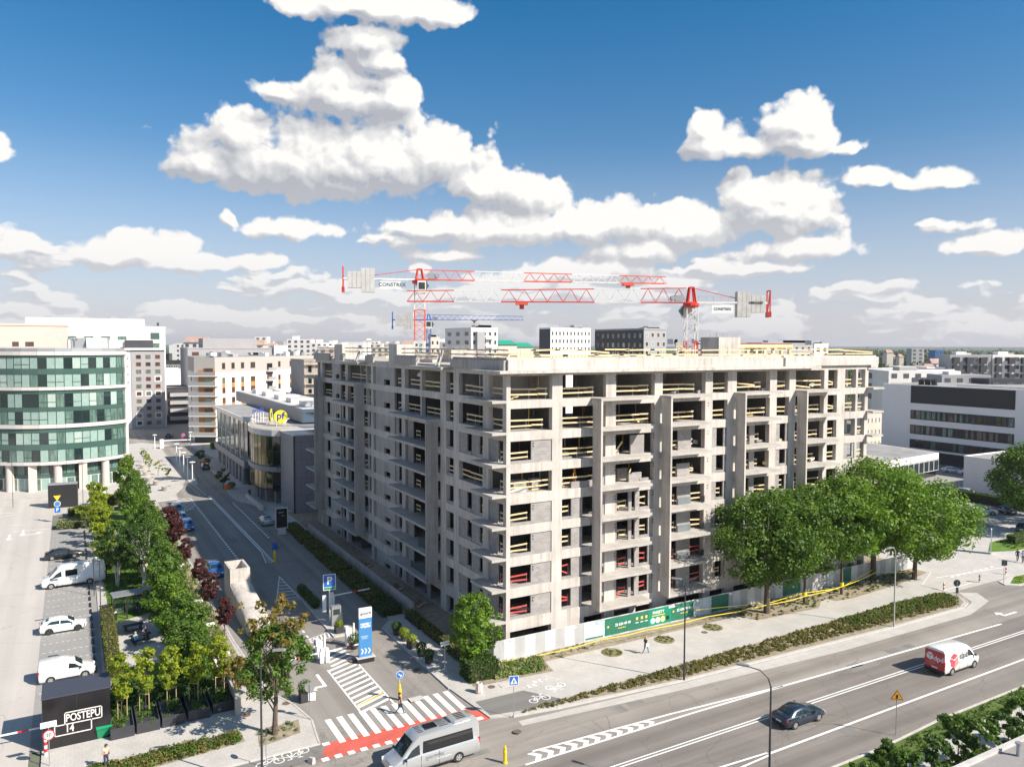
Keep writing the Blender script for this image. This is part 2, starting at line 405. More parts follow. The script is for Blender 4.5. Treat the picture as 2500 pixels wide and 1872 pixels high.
M_slab = mat('slab_concrete', (0.44,0.41,0.38), 0.85, var=0.2, vscale=0.7, bump=0.2, bscale=10)
M_block = brickmat('grey_blocks', (0.36,0.335,0.325), (0.28,0.262,0.255), (0.42,0.39,0.365), 0.5, 0.24)
M_inner = mat('shaded_interior_concrete', (0.11,0.105,0.10), 0.9, var=0.3, vscale=0.5)  # concrete coloured far darker than the frame, painting in the rooms' shade
M_wood = mat('yellow_timber', (0.74,0.56,0.32), 0.7, var=0.2, vscale=3)
M_redwood = mat('red_painted_timber', (0.55,0.075,0.06), 0.6, var=0.2, vscale=3)
M_steel = mat('galvanised_steel', (0.42,0.43,0.44), 0.45, metal=0.6)
M_white = mat('white_paint', (0.78,0.78,0.76), 0.45, var=0.06, vscale=0.8)
M_wall_w = mat('white_render', (0.80,0.755,0.72), 0.8, var=0.06, vscale=0.15, streak=True)
M_wall_g = mat('grey_render', (0.36,0.35,0.36), 0.8, var=0.07, vscale=0.15)
M_wall_d = mat('dark_cladding', (0.045,0.045,0.055), 0.6, var=0.2, vscale=0.3)
M_mark = mat('road_paint', (0.80,0.79,0.77), 0.6, var=0.14, vscale=1.3)
M_black = mat('black_plastic', (0.02,0.02,0.022), 0.5)
M_rubber = mat('rubber', (0.025,0.025,0.025), 0.8)
M_orange = mat('orange_cladding', (0.52,0.24,0.07), 0.6, var=0.1)
M_roofgrey = mat('roof_membrane', (0.30,0.295,0.29), 0.9, var=0.25, vscale=0.25)
M_bark = mat('bark', (0.12,0.09,0.065), 0.9, var=0.4, vscale=6, bump=0.6, bscale=14)
M_barkw = mat('birch_bark', (0.62,0.58,0.53), 0.8, var=0.35, vscale=5)
M_soil = mat('dry_soil', (0.30,0.25,0.18), 0.95, var=0.35, vscale=1.8, bump=0.6, bscale=9)
M_green = mat('green_banner_cloth', (0.02,0.16,0.10), 0.55, var=0.15, vscale=2)
M_yel = mat('yellow_plastic', (0.85,0.55,0.02), 0.4)
M_blue = mat('sign_blue', (0.02,0.14,0.50), 0.35)
M_lblue = mat('totem_blue', (0.055,0.22,0.48), 0.35)
M_redp = mat('red_paint', (0.62,0.03,0.03), 0.4)
M_signw = mat('sign_white', (0.80,0.80,0.80), 0.4)
L_mid = leafmat('leaves_mid', (0.040,0.085,0.014), (0.095,0.175,0.024), (0.175,0.265,0.034))
L_dark = leafmat('leaves_dark', (0.026,0.062,0.014), (0.062,0.125,0.022), (0.120,0.195,0.030))
L_yel = leafmat('leaves_yellowgreen', (0.12,0.18,0.014), (0.27,0.33,0.022), (0.42,0.44,0.04), 0.4)
L_red = leafmat('leaves_purple', (0.035,0.010,0.012), (0.085,0.022,0.022), (0.150,0.045,0.035), 0.25)
L_aut = leafmat('leaves_turning', (0.10,0.08,0.02), (0.20,0.17,0.035), (0.33,0.20,0.05), 0.35)
L_bed = leafmat('bed_plants', (0.075,0.090,0.025), (0.16,0.165,0.04), (0.30,0.17,0.07), 0.3)
L_heath = leafmat('bed_plants_pale', (0.14,0.17,0.06), (0.26,0.29,0.12), (0.40,0.38,0.20), 0.3)
L_grass = leafmat('grass_blades', (0.045,0.095,0.012), (0.080,0.150,0.018), (0.130,0.190,0.03), 0.3)
L_hedge = leafmat('hedge_olive', (0.085,0.095,0.018), (0.17,0.18,0.028), (0.29,0.27,0.05), 0.3)
L_far = leafmat('leaves_far', (0.030,0.055,0.022), (0.055,0.090,0.032), (0.085,0.12,0.04), 0.2)

# ---------------------------------------------------------------- ground, roads, markings
M_ground = mat('urban_ground', (0.24,0.235,0.21), 0.95, var=0.45, vscale=0.02, col2=(0.07,0.10,0.045))
M_pave = brickmat('paving_slabs', (0.50,0.475,0.445), (0.47,0.445,0.42), (0.34,0.32,0.30), 0.5, 0.5, 'floor', 0.010, var=0.22, bump=0.15)
M_pave2 = brickmat('paving_setts', (0.33,0.32,0.31), (0.30,0.29,0.28), (0.22,0.21,0.20), 0.22, 0.11, 'floorY', 0.008, var=0.2, bump=0.2)
M_asph = asphalt('asphalt_worn', (0.33,0.30,0.27), (0.20,0.18,0.162), 'X')
M_asphY = asphalt('asphalt_side_street', (0.30,0.275,0.25), (0.20,0.185,0.17), 'Y')
M_lot = asphalt('asphalt_pale', (0.50,0.465,0.43), (0.42,0.39,0.36), 'Y')
M_cyc = asphalt('cycle_asphalt', (0.20,0.19,0.18), (0.16,0.155,0.15), 'X')
M_cycw = mat('cycle_path_pale', (0.44,0.425,0.405), 0.85, var=0.12, vscale=0.3)
M_shoul = brickmat('gutter_concrete', (0.50,0.475,0.445), (0.46,0.44,0.41), (0.36,0.34,0.32), 2.0, 1.2, 'floor', 0.02, var=0.2, bump=0.1)
M_kerb = mat('kerb_stone', (0.50,0.48,0.46), 0.85, var=0.15, vscale=1.5)
M_redroad = mat('red_cycle_crossing', (0.58,0.115,0.085), 0.7, var=0.2, vscale=0.9)
M_pinkpav = mat('pink_pavers', (0.46,0.34,0.29), 0.8, var=0.2, vscale=0.6)
M_lawn = mat('lawn', (0.085,0.135,0.022), 0.95, var=0.4, vscale=0.7, bump=0.8, bscale=14)
M_lawnb = mat('lawn_bright', (0.10,0.19,0.015), 0.95, var=0.35, vscale=0.9, bump=0.8, bscale=14)

gm = MB(); gm.sheet([(-9000,-3000),(9000,-3000),(12000,14000),(-12000,14000)], -0.06); struct('ground', gm, M_ground)
r = MB(); r.sheet([(-160,-29.2),(320,-29.2),(320,-9.9),(62,-9.9),(-160,-9.9)], 0.0); struct('main_road', r, M_asph)
r = MB(); r.sheet([(-160,-29.15),(320,-29.15),(320,-18.6),(46,-18.6),(18,-17.95),(6,-17.9),(-160,-17.9)], 0.002); struct('road_near_lanes', r, asphalt('asphalt_dark_lanes', (0.235,0.212,0.192), (0.15,0.135,0.122), 'X'))
r = MB(); r.sheet([(-23,-9.9),(-6.0,-9.9),(-6.0,150),(-23,150)], 0.0); struct('side_street', r, M_asphY)
r = MB(); r.sheet([(-150,-8.0),(-39.4,-8.0),(-39.4,92),(-33,96),(-33,112),(-150,112)], 0.0); struct('car_park', r, M_lot)
r = MB(); r.sheet([(-39.4,1.2),(-34.3,1.2),(-33.6,80),(-39.4,80)], 0.004); struct('parking_bays', r, M_pave2)
# plaza and pavements (10 cm above the carriageway)
def slab(name, poly, m=M_pave, z=0.10):
    r = MB(); r.prism(poly, -0.05, z); return struct(name, r, m)
EASTP = [(-5.6,-11.3),(-1.8,-11.9),(11.4,-13.0),(39.7,-13.95),(52.5,-13.95),(54.6,-13.2),(55.9,-11.8),(56.2,-10.2),(56.2,-6.5),(63,-3.5),(63,10),(-3.2,10),(-3.2,62),(-6.3,62),(-6.3,14.5),(-8.0,12.5),(-8.0,-4.2),(-7.4,-10.6)]
slab('pavement_east', EASTP)
slab('pavement_corner', [(-33.4,-7.9),(-20.5,-7.9),(-20.0,-4.0),(-20.6,-0.5),(-21.9,3.0),(-22.4,16),(-22.4,98),(-25.2,98),(-25.2,4),(-34.2,1.2),(-38.6,1.2),(-38.6,-7.9)])
slab('pavement_pf', [(-6.3,62),(-3.2,62),(4,72),(4,150),(-7.4,150),(-7.6,112),(-8.9,98),(-8.7,90.5),(-6.6,84),(-6.4,66)], M_pave)
slab('pavement_lawn_side', [(-34.3,1.2),(-33.3,1.2),(-32.6,90),(-33.6,90)])
slab('plaza', [(-33,96),(-24.5,96),(-18.6,97.5),(-18.4,103),(-16.3,110),(-14.6,120),(-14.0,150),(-14.0,178),(-30,178),(-30,128),(-60,121),(-60,112),(-33,112)], M_pave)
slab('lamp_island', [(-14.2,111.5),(-12.9,112.5),(-11.6,128),(-11.8,158),(-14.6,158)], M_pave)
slab('kiosk_island', [(-13.2,12.5),(-12.0,12.5),(-12.0,29),(-13.0,29)], M_pave)
slab('traffic_island_east', [(65.5,-11.6),(66.9,-12.6),(72,-12.6),(84,-12.9),(84,-10.2),(70,-10.0),(66.2,-10.4)], M_kerb)
r = MB(); r.sheet([(66.6,-11.6),(67.4,-12.3),(83,-12.6),(83,-10.5),(70,-10.3)], 0.106); struct('island_grass', r, M_lawnb)
r = MB(); r.sheet([(56.2,-9.9),(62,-9.9),(320,-9.9),(320,24),(95,24),(84,6),(63,10),(63,-3.5),(56.2,-6.5)], 0.004); struct('access_road', r, M_pave)
r = MB(); r.sheet([(80,-1.5),(84,-3.0),(102,-4.0),(102,2.0),(86,1.5)], 0.02); struct('corner_grass', r, M_lawnb)
r = MB(); r.sheet([(86,7),(160,7),(160,60),(96,60),(90,26)], 0.010); struct('east_car_park', r, M_pave2)
r = MB(); r.sheet([(-60,150),(30,150),(60,260),(-40,260)], 0.004); struct('far_street', r, M_asphY)
slab('far_pavement', [(-3.6,150.5),(3,150.5),(6,186),(-6,186)]); slab('far_kerb_island', [(-24,178.5),(-15,179),(-11,186),(-18,196),(-26,192)])
r = MB(); r.sheet([(10,36),(110,36),(110,130),(10,130)], 0.0); struct('rear_yard', r, M_roofgrey)
# site ground inside the hoarding
r = MB(); r.sheet([(-3.2,-1.1),(63,-1.1),(63,75),(-3.2,75)], 0.112); struct('site_ground', r, M_soil)
# gutter strips and kerbs
r = MB(); r.sheet([(-5.6,-12.1),(11.4,-13.2),(39.7,-14.1),(52.6,-14.1),(55.5,-13.2),(56.6,-11.6),(57.6,-10.4),(59.5,-11.5),(57.5,-14.0),(51,-15.6),(30,-15.4),(10.5,-14.3),(-5.7,-12.9)], 0.004); struct('gutter_strip', r, M_shoul)
def kerb(pts, w=0.16, z=0.13, name='kerb'):
    r = MB()
    for a, b in zip(pts, pts[1:]):
        a = Vector((a[0],a[1],z-0.12)); b = Vector((b[0],b[1],z-0.12)); d = (b-a).normalized()*0.03
        r.beam(a-d, b+d, w, 0.24)
    return struct(name, r, M_kerb)
kerb(EASTP[:9]); kerb([(-8.0,-4.2),(-8.0,12.5),(-6.3,14.5),(-6.3,66),(-6.6,84),(-8.7,90.5),(-8.9,98),(-7.6,112),(-7.4,150)])
kerb([(-38.6,-7.9),(-20.5,-7.9),(-20.0,-4.0),(-20.6,-0.5),(-21.9,3.0),(-22.4,16),(-22.4,98)])
kerb([(-24.5,96),(-18.6,97.5),(-18.4,103),(-16.3,110),(-14.6,120),(-14.0,178)])
kerb([(-160,-29.1),(16,-29.1),(24,-28.6),(320,-27.5)]); kerb([(-12,12.5),(-12,29),(-13,29),(-13.2,12.5),(-12,12.5)])
r = MB(); r.prism([(-160,-33),(320,-33),(320,-27.6),(24,-28.7),(16,-29.2),(-160,-29.2)], -0.05, 0.06)
struct('verge_grass', r, M_lawn)
r = MB(); r.prism([(-160,-36),(320,-36),(320,-29.6),(24,-30.4),(16,-31.2),(-160,-31.2)], -0.05, 0.09); struct('pavement_south', r, M_pave)
# cycle paths
r = MB(); r.sheet([(-60,-11.2),(-20.5,-9.9),(-21.2,-8.0),(-60,-8.0)], 0.016); struct('cycle_path_dark', r, M_cyc)
r = MB(); r.sheet([(-60,-12.6),(-24,-11.5),(-22.3,-10.9),(-22.6,-10.2),(-60,-11.3)], 0.03); struct('verge_dry', r, M_soil)
r = MB(); r.sheet([(-7.2,-10.3),(-4.2,-10.9),(-0.6,-11.0),(-0.6,-8.3),(-2.6,-7.7),(-7.2,-7.6)], 0.106); struct('cycle_path_patch', r, M_cyc)
r = MB(); r.sheet([(-0.6,-10.6),(14,-10.3),(47.3,-9.1),(56,-9.2),(56,-6.7),(30,-7.0),(-2.6,-7.7)], 0.108); struct('cycle_path', r, M_cycw)
# lawns and soil
r = MB(); r.prism([(-33.3,3.6),(-25.2,4.4),(-25.2,62),(-25.6,92),(-32.6,90)], -0.05, 0.12); struct('lawn', r, M_lawnb)
r = MB(); r.prism([(-33.0,27.5),(-28.8,29.6),(-28.2,14.2),(-32.3,14.2)], 0, 0.14); struct('picnic_pad', r, M_pave)
for nm, poly, m in [('planting_bed', [(-1.5,-11.3),(5,-12.2),(11.4,-12.7),(39.7,-13.6),(52.3,-13.6),(54.3,-12.9),(55.6,-11.6),(55.7,-10.3),(54.9,-9.4),(47.3,-9.1),(14,-10.3),(-0.5,-10.7)], M_soil),
                ('corner_bed', [(-6.0,-5.0),(-5.4,-1.5),(-4.0,2.0),(-3.4,-1.4),(2.6,-1.9),(1.9,-5.6)], M_soil),
                ('dirt_strip', [(2.6,-1.4),(62,-1.4),(62,-3.6),(54,-4.9),(44,-5.6),(41.5,-5.3),(41,-3.8),(37.8,-5.9),(28.6,-5.4),(27.5,-3.4),(2.2,-3.4)], M_soil),
                ('street_bed', [(-24.9,6),(-22.7,6),(-22.7,92),(-24.9,92)], M_soil),
                ('hedge_bed', [(-7.0,15.5),(-4.2,15.5),(-3.4,0.0),(-3.4,60),(-6.0,60)], M_soil),
                ('south_bed', [(-37,-3.3),(-25.3,-3.2),(-25.3,-4.9),(-37,-6.1)], M_soil),
                ('tree_pit', [(-24.5,-6.3),(-21.3,-5.6),(-20.9,-3.4),(-24.2,-3.9)], M_soil)]:
    r = MB(); r.sheet(poly, 0.12 if nm != 'corner_bed' else 0.125); struct(nm, r, m)
for (x, y) in [(1494,1592),(1622,1561),(1740,1531)]:
    p = G(x, y, 0.1); r = MB(); r.lathe([(1.05,0.0),(1.05,0.05),(0.95,0.06)], (p.x,p.y,0.08), 20); struct('round_tree_pit', r, mat('pit_soil', (0.20,0.19,0.09), .95, var=.5, vscale=2.5, bump=.6, bscale=12) if 'pit_soil' not in bpy.data.materials else bpy.data.materials['pit_soil'])
# painted markings
mk = MB()
def stripe(x0, y0, x1, y1, w=0.15, z=0.006, mb=None):
    d = Vector((x1-x0, y1-y0)).normalized(); n = Vector((-d.y, d.x))*w/2
    (mb or mk).sheet([(x0+n.x,y0+n.y),(x1+n.x,y1+n.y),(x1-n.x,y1-n.y),(x0-n.x,y0-n.y)], z)
stripe(-7.0,-16.6,6,-17.15,.2); stripe(6,-17.15,18,-18.0,.2); stripe(18,-18.0,51,-18.9,.24); stripe(-8.4,-17.95,7.9,-17.9,.2); stripe(7.9,-17.9,18,-18.05,.2)
stripe(-12,-21.2,52,-21.2,.13); stripe(-12,-21.52,52,-21.52,.13); stripe(52,-21.36,120,-21.36,.3)
stripe(8,-25.45,70,-25.15,.22); stripe(-2,-24.75,8,-25.3,.18); stripe(-2,-26.2,8,-25.6,.18)
for i in range(11):
    a = -7.6+i*1.05; y0 = -16.75-0.035*(a+7); y1 = -17.9; ym = (y0+y1)/2
    mk.sheet([(a,y0),(a+.5,y0),(a+.95,ym),(a+.45,ym)], 0.0062); mk.sheet([(a+.45,ym),(a+.95,ym),(a+.5,y1),(a,y1)], 0.0062)
for i in range(12):
    a = -19.1+i*0.94; stripe(a+.27,-4.35,a+.27,-8.45 if i < 11 else -8.2,.5,.012)
for x0 in (57,63): stripe(x0,-18.9,x0+3,-18.95,.15)
# zebra, cycle crossing
rc = MB(); rc.sheet([(-19.9,-8.0),(-8.6,-8.0),(-6.9,-9.9),(-6.4,-10.7),(-21.2,-10.2)], 0.008); struct('cycle_crossing', rc, M_redroad)
for i in range(15):
    a = -20.7+i*0.97; mk.sheet([(a-.25,-10.45),(a+.27,-10.45),(a+.27,-9.95),(a-.25,-9.95)], 0.014)
mk.sheet([(-20.3,-8.3),(-19.75,-8.3),(-19.75,-7.85),(-20.3,-7.85)], 0.014)
# hatched median
stripe(-16.1,-4.3,-16.1,5.0,.16); stripe(-13.15,-4.7,-13.15,5.3,.16)
b0 = -3.6
for i in range(15):
    y = b0+i*0.92; stripe(-16.05+(0.0 if y < 6 else .5),y-0.9,-13.2,y+0.35,.34)
stripe(-16.1,-3.2,-13.15,-1.7,.10)
yl = MB(); stripe(-16.0,-3.3,-13.3,-1.95,.18,.0095,yl); struct('yellow_marking', yl, M_yel)
# street centre lines
for dx in (-.17,.17): stripe(-12.45+dx,50.5,-12.75+dx,98,.19)
for i in range(36): stripe(-16.35,46.5+i*1.42,-16.33,46.5+i*1.42+.8,.3)
for i in range(22): stripe(-9.9,58+i*1.42,-9.85,58+i*1.42+.8,.27)
for i in range(6):
    stripe(-13.1-i*.12,99.5+i*2.2,-13.15-i*.12,100.7+i*2.2,.16); stripe(-14.2-i*.1,100.2+i*2.2,-14.25-i*.1,101.4+i*2.2,.16)
stripe(-12.6,50.5,-13.3,43.8,.14); stripe(-12.3,50.5,-12.25,43.8,.14)
for i in range(7): stripe(-12.35-0.09*(6-i)-.1,43.9+i*.95,-12.3,44.3+i*.95,.22)
tri = [G(*p) for p in [(682,1406),(675,1472),(733,1461)]]
for i in range(3): a, b = tri[i], tri[(i+1)%3]; stripe(a.x,a.y,b.x,b.y,.12)
for i in range(1,8):
    t = i/8.0; a = tri[0].lerp(tri[1], t); b = tri[0].lerp(tri[2], min(1, t+.05)); stripe(a.x,a.y,b.x,b.y,.2)
qd = [G(*p) for p in [(753,1560),(806,1540),(820,1552),(765,1566)]]
for i in range(4): a, b = qd[i], qd[(i+1)%4]; stripe(a.x,a.y,b.x,b.y,.1)
for i in range(6): a = qd[0].lerp(qd[1], (i+.3)/6); b = qd[3].lerp(qd[2], max(0,(i-.6)/6)); stripe(a.x,a.y,b.x,b.y,.16)
for i in range(9): stripe(-15.6+i*.02,9+i*1.6,-15.6+i*.02,9.7+i*1.6,.22)
# ellipse-shaped hatch by the ramp wall
for i in range(9):
    y = 86.0+i*1.35; hw = 1.5*math.sqrt(max(0.05,1-((i-4)/4.8)**2)); stripe(-18.0-hw,y-.4,-18.0+hw,y+.5,.3)
stripe(-16.4,97.5,-16.3,90,.12); stripe(-16.3,90,-18.6,84.8,.12); stripe(-16.4,97.5,-19,99,.12)
def arrow(x, y, rz, L=3.2, z=0.006, bend=0):
    c, s = math.cos(rz), math.sin(rz); T = lambda p: (x+c*p[0]-s*p[1], y+s*p[0]+c*p[1])
    mk.sheet([T(p) for p in [(-L/2,-.14),(L*.15,-.14),(L*.15,.14),(-L/2,.14)]], z)
    if bend: mk.sheet([T(p) for p in [(L*.15-.34,0),(L*.15,0),(L*.15,bend*.9),(L*.15-.34,bend*.9)]], z+.0004); mk.sheet([T(p) for p in [(L*.15-.85,bend*.85),(L*.15+.5,bend*.85),(L*.15-.17,bend*1.9)]], z+.0008)
    else: mk.sheet([T(p) for p in [(L*.15,-.45),(L/2,0),(L*.15,.45)]], z+.0004)
p = G(790,1668); arrow(p.x, p.y, -PI/2, 4.4, bend=-1)
arrow(54.5,-17.6,PI,4.0,bend=-.6); arrow(55.5,-20.2,PI,5.0)
# car park arrows and bay dots
for (x, y, rz) in [(22,1312,-PI/2),(56,1300,-PI/2),(86,1303,0.1)]: p = G(x,y); arrow(p.x,p.y,rz,4.5,bend=(0 if x < 80 else .6))
for (x0,y0,x1,y1) in [(30,1298,121,1290),(0,1262,40,1255),(0,1252,35,1252),(20,1283,60,1280)]:
    p, q = G(x0,y0), G(x1,y1); stripe(p.x,p.y,q.x,q.y,.16)
for i in range(27):
    y = 12.2+i*2.52
    for k in range(9): stripe(-39.1+k*.52,y,-38.85+k*.52,y,.09,.010)
# cycle and walker symbols
def ring(cx, cy, r, rz, z, sq=1.0):
    N = 18; pr = None
    for i in range(N+1):
        t = 2*PI*i/N; p = (cx+math.cos(rz)*r*sq*math.cos(t)-math.sin(rz)*r*math.sin(t), cy+math.sin(rz)*r*sq*math.cos(t)+math.cos(rz)*r*math.sin(t))
        if pr: stripe(pr[0],pr[1],p[0],p[1],.085,z)
        pr = p
def bike(x, y, rz, z):
    c, s = math.cos(rz), math.sin(rz); T = lambda p: (x+c*p[0]-s*p[1], y+s*p[0]+c*p[1])
    for q in (-.62,.62): a = T((q,0)); ring(a[0],a[1],.36,rz,z,1.0)
    for a, b in [((-.62,0),(-.1,.55)),((-.1,.55),(.45,.5)),((.62,0),(.4,.8)),((-.1,0),(-.2,.75)),((-.62,0),(-.1,0)),((-.1,0),(.45,.5)),((.4,.8),(.75,.8)),((-.38,.78),(-.02,.78))]:
        a = T(a); b = T(b); stripe(a[0],a[1],b[0],b[1],.085,z+.0005)
for (x, y, rz, z) in [(721,1837,PI,.022),(660,1862,0,.022),(1356,1677,PI,.113),(1318,1709,0,.113)]: p = G(x,y); bike(p.x,p.y,rz,z)
for (x, y, rz) in [(1282,1680,0),(1328,1661,PI)]:
    p = G(x,y); c = math.cos(rz)
    for a, b in [((0,0),(.6*c,0)),((.6*c,0),(1.1*c,.2)),((.6*c,0),(1.1*c,-.2)),((.12*c,0),(.5*c,.28)),((.12*c,0),(.5*c,-.28))]: stripe(p.x+a[0],p.y+a[1],p.x+b[0],p.y+b[1],.14,.113)
    ring(p.x-.2*c,p.y,.08,0,.1135)
stripe(57,-8.9,63,-8.9,.12); 
for i in range(8): stripe(63+i*1.3,-6.2,63.7+i*1.3,-6.1,.3)
p, q = G(2285,1410,0), G(2460,1383,0); stripe(p.x,p.y,q.x,q.y,.14,.01)
struct('road_markings', mk, M_mark)
# repair patches and sealed cracks
rp = random.Random(8); pa = MB()
for i in range(16):
    x = rp.uniform(-18,70); y = rp.uniform(-28,-14.5); w, d = rp.uniform(.8,4.5), rp.uniform(.5,1.4); pa.sheet([(x,y),(x+w,y+rp.uniform(-.05,.05)),(x+w,y+d),(x,y+d)], 0.0035)
for i in range(9):
    x = rp.uniform(-17.5,-8.5); y = rp.uniform(14,120); w, d = rp.uniform(.6,1.6), rp.uniform(1,6); pa.sheet([(x,y),(x+w,y),(x+w,y+d),(x,y+d)], 0.0035)
for i in range(10):
    x = rp.uniform(-60,-41); y = rp.uniform(5,90); w, d = rp.uniform(.6,3), rp.uniform(1,5); pa.sheet([(x,y),(x+w,y),(x+w,y+d),(x,y+d)], 0.0035)
struct('asphalt_patches', pa, asphalt('patch_asphalt', (0.25,0.235,0.22), (0.17,0.16,0.15), 'Y'))
sl_ = MB()
for i in range(22):
    x = rp.uniform(-15,60); y = rp.uniform(-28,-15); a = rp.choice([0,PI/2])+rp.uniform(-.15,.15); 
    for k in range(rp.randint(3,8)):
        a += rp.uniform(-.3,.3); x2 = x+math.cos(a)*rp.uniform(.5,1.3); y2 = y+math.sin(a)*rp.uniform(.4,1.0)
        if y2 < -28.8 or y2 > -14.6: break
        stripe(x,y,x2,y2,.035,.0052,sl_); x, y = x2, y2
stripe(-22,62.5,-6.6,62.2,.06,.0052,sl_); stripe(-18,87.5,-9,88.2,.12,.0052,sl_); stripe(-20,43.2,-6.6,43.4,.1,.0052,sl_)
struct('sealed_cracks', sl_, M_asphY if 0 else mat('bitumen_seal', (.09,.085,.08), .7))
# manhole covers, drains
mh = MB()
for (x, y) in [(699,1716),(602,1745),(1018,1633),(1200,1676),(1263,1785),(1720,1543),(1005,1560),(860,1612)]:
    p = G(x,y,.1); mh.lathe([(.33,0),(.33,.006)], (p.x,p.y,.122), 14)
mh.build('manhole_cover', mat('rusty_iron', (0.16,0.11,0.08), 0.8, var=.3, vscale=4), kind='structure')
ip = MB()
for (x, y) in [(1016,1705),(1236,1671)]: p = G(x,y,.1); ip.box(p.x-.6,p.x+.6,p.y-.35,p.y+.35,.10,.135)
struct('inspection_cover', ip, M_kerb)

# ---------------------------------------------------------------- the concrete frame
M_signwh = mat('white_sheet', (.70,.69,.67), .6); M_wallg2 = mat('bitumen_band', (.16,.19,.20), .7, var=.2); M_tarp = mat('dark_teal_sheet', (.03,.06,.07), .6)
B = thing('unfinished_building', 'large grey concrete apartment frame under construction on the street corner', 'building')
FL = [0.12,3.3,6.4,9.45,12.5,15.6,18.55,21.65,24.7]          # floor levels
TP = [2.15,5.45,8.55,11.6,14.6,17.65,20.75,23.9,27.05]       # soffits of the edge beams
RF = 27.85
LW, LL, DP = 53.8, 66.2, 15.0
# floor slabs (L shape)
for k, z in enumerate(FL[1:]+[RF]):
    mb = MB(); mb.prism([(.04,.04),(LW-.3,.04),(LW-.3,DP),(DP,DP),(DP,LL-.05),(.04,LL-.05)], z-.26, z-.003); mb.build('floor_slab', M_slab, B)
mb = MB(); mb.prism([(.0,.0),(LW,.0),(LW,DP),(DP,DP),(DP,LL),(.0,LL)], -0.5, FL[0]+.02); mb.build('ground_slab', M_slab, B)
def rbox(x0, x1, z0, z1, name='wall_panel', m=M_conc, y0=0.0, y1=.28):
    return MB().box(x0,x1,y0,y1,z0,z1).build(name, m, B)
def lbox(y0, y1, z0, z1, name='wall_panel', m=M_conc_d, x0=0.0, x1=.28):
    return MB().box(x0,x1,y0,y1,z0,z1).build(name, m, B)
# edge beams: real frames are full of small steps
for k in range(9):
    top = FL[k+1] if k < 8 else RF
    for x0, x1 in ((0,12.1),(12.1,19.2),(19.2,30.3),(30.3,LW)):
        o = (0.0,0.012,0.006,0.018)[int(x0) % 4]; rbox(x0+.004,x1,TP[k],top,'edge_beam',y0=o-.004)
    for y0, y1 in ((.3,20.7),(20.7,36.5),(36.5,52.3),(52.3,LL)):
        o = (0.0,0.015,0.008)[int(y0) % 3]; lbox(y0,y1-.004,TP[k],top,'edge_beam',M_conc,x0=o-.004)
# columns of the sunlit face, storey by storey
RC8 = [(0,.45),(5.2,6.4),(11.75,13.05),(18.2,19.3),(25.5,26.6),(28.9,30.3),(35.75,36.9),(39.05,40.15),(45.3,46.0),(47.75,49.25),(51.35,51.75),(53.2,53.8)]
def sill(k): return FL[k]
for k in range(0, 9):
    z0, z1 = FL[k], TP[k]
    for i, (a, b) in enumerate(RC8):
        mb = MB().box(a+.002,b,.003 if i else 0,.62 if b-a < 1.3 else .5,z0,z1); mb.build('column', M_conc, B)
# masonry infill on the storeys that have it: (x0, x1, storeys)
BR = [(2.85,5.2,(1,2,3,4,6)),(9.5 if 0 else 7.6,8.95,(1,2,3,4)),(15.75,16.35,(1,2,3,4)),(13.05,13.35,(1,2,3,4)),
      (11.4,11.75,(1,2,3,4,5)),(14.9,15.3,(1,2,3,4)),(17.55,18.2,(1,2,3,4)),
      (21.65,23.55,(1,2,3,4,6)),(26.6,27.35,(1,2,3,4,5,6)),(28.45,28.9,(1,2,3,4,5,6)),(32.6,33.4,(1,2,3,4,5,6)),
      (36.9,37.6,(1,2,3,4,5,6)),(38.6,39.05,(1,2,3,4,5,6)),(41.3,42.2,(4,5)),(49.25,50.0,(1,2,3,4,5)),(50.9,51.35,(1,2,3,4,5))]
for (a, b, ks) in BR:
    for k in ks: rbox(a+.003,b-.003,FL[k],TP[k],'block_wall',M_block,.09,.27)
for k in (1,2,3,4,6):   # sill courses under the windows
    for (a, b) in ((.45,2.85),(6.4,7.6)): rbox(a,b,FL[k],FL[k]+.28,'sill_course',M_block,.06,.26)
for k in (1,2,3,4,5):
    for (a, b) in ((16.35,17.55),(27.35,28.45),(37.6,38.6),(50.0,50.9)): rbox(a+.003,b-.003,FL[k],FL[k]+.3,'sill_course',M_block,.06,.26)
rbox(7.6,11.75,FL[5]+.02,FL[5]+.62,'block_wall',M_block,.1,.32)
rbox(15.1,16.9,FL[6],FL[6]+2.0,'block_wall',M_block,.1,.3); rbox(14.9,16.6,FL[5],FL[5]+.95,'block_wall',M_block,.1,.3); rbox(21.6,23.4,FL[5],FL[5]+1.45,'block_wall',M_block,.1,.3)
# ground storey: long low openings
for (a, b) in ((5.2,9.2),(12.1,12.9),(15.1,15.9),(18.9,20.2)): rbox(a+.01,b-.01,FL[0],TP[0]+.0,'wall_panel',M_conc,.02,.3)
rbox(.45,5.2,FL[0],.5,'wall_panel'); rbox(9.2,12.1,FL[0],.55,'wall_panel')
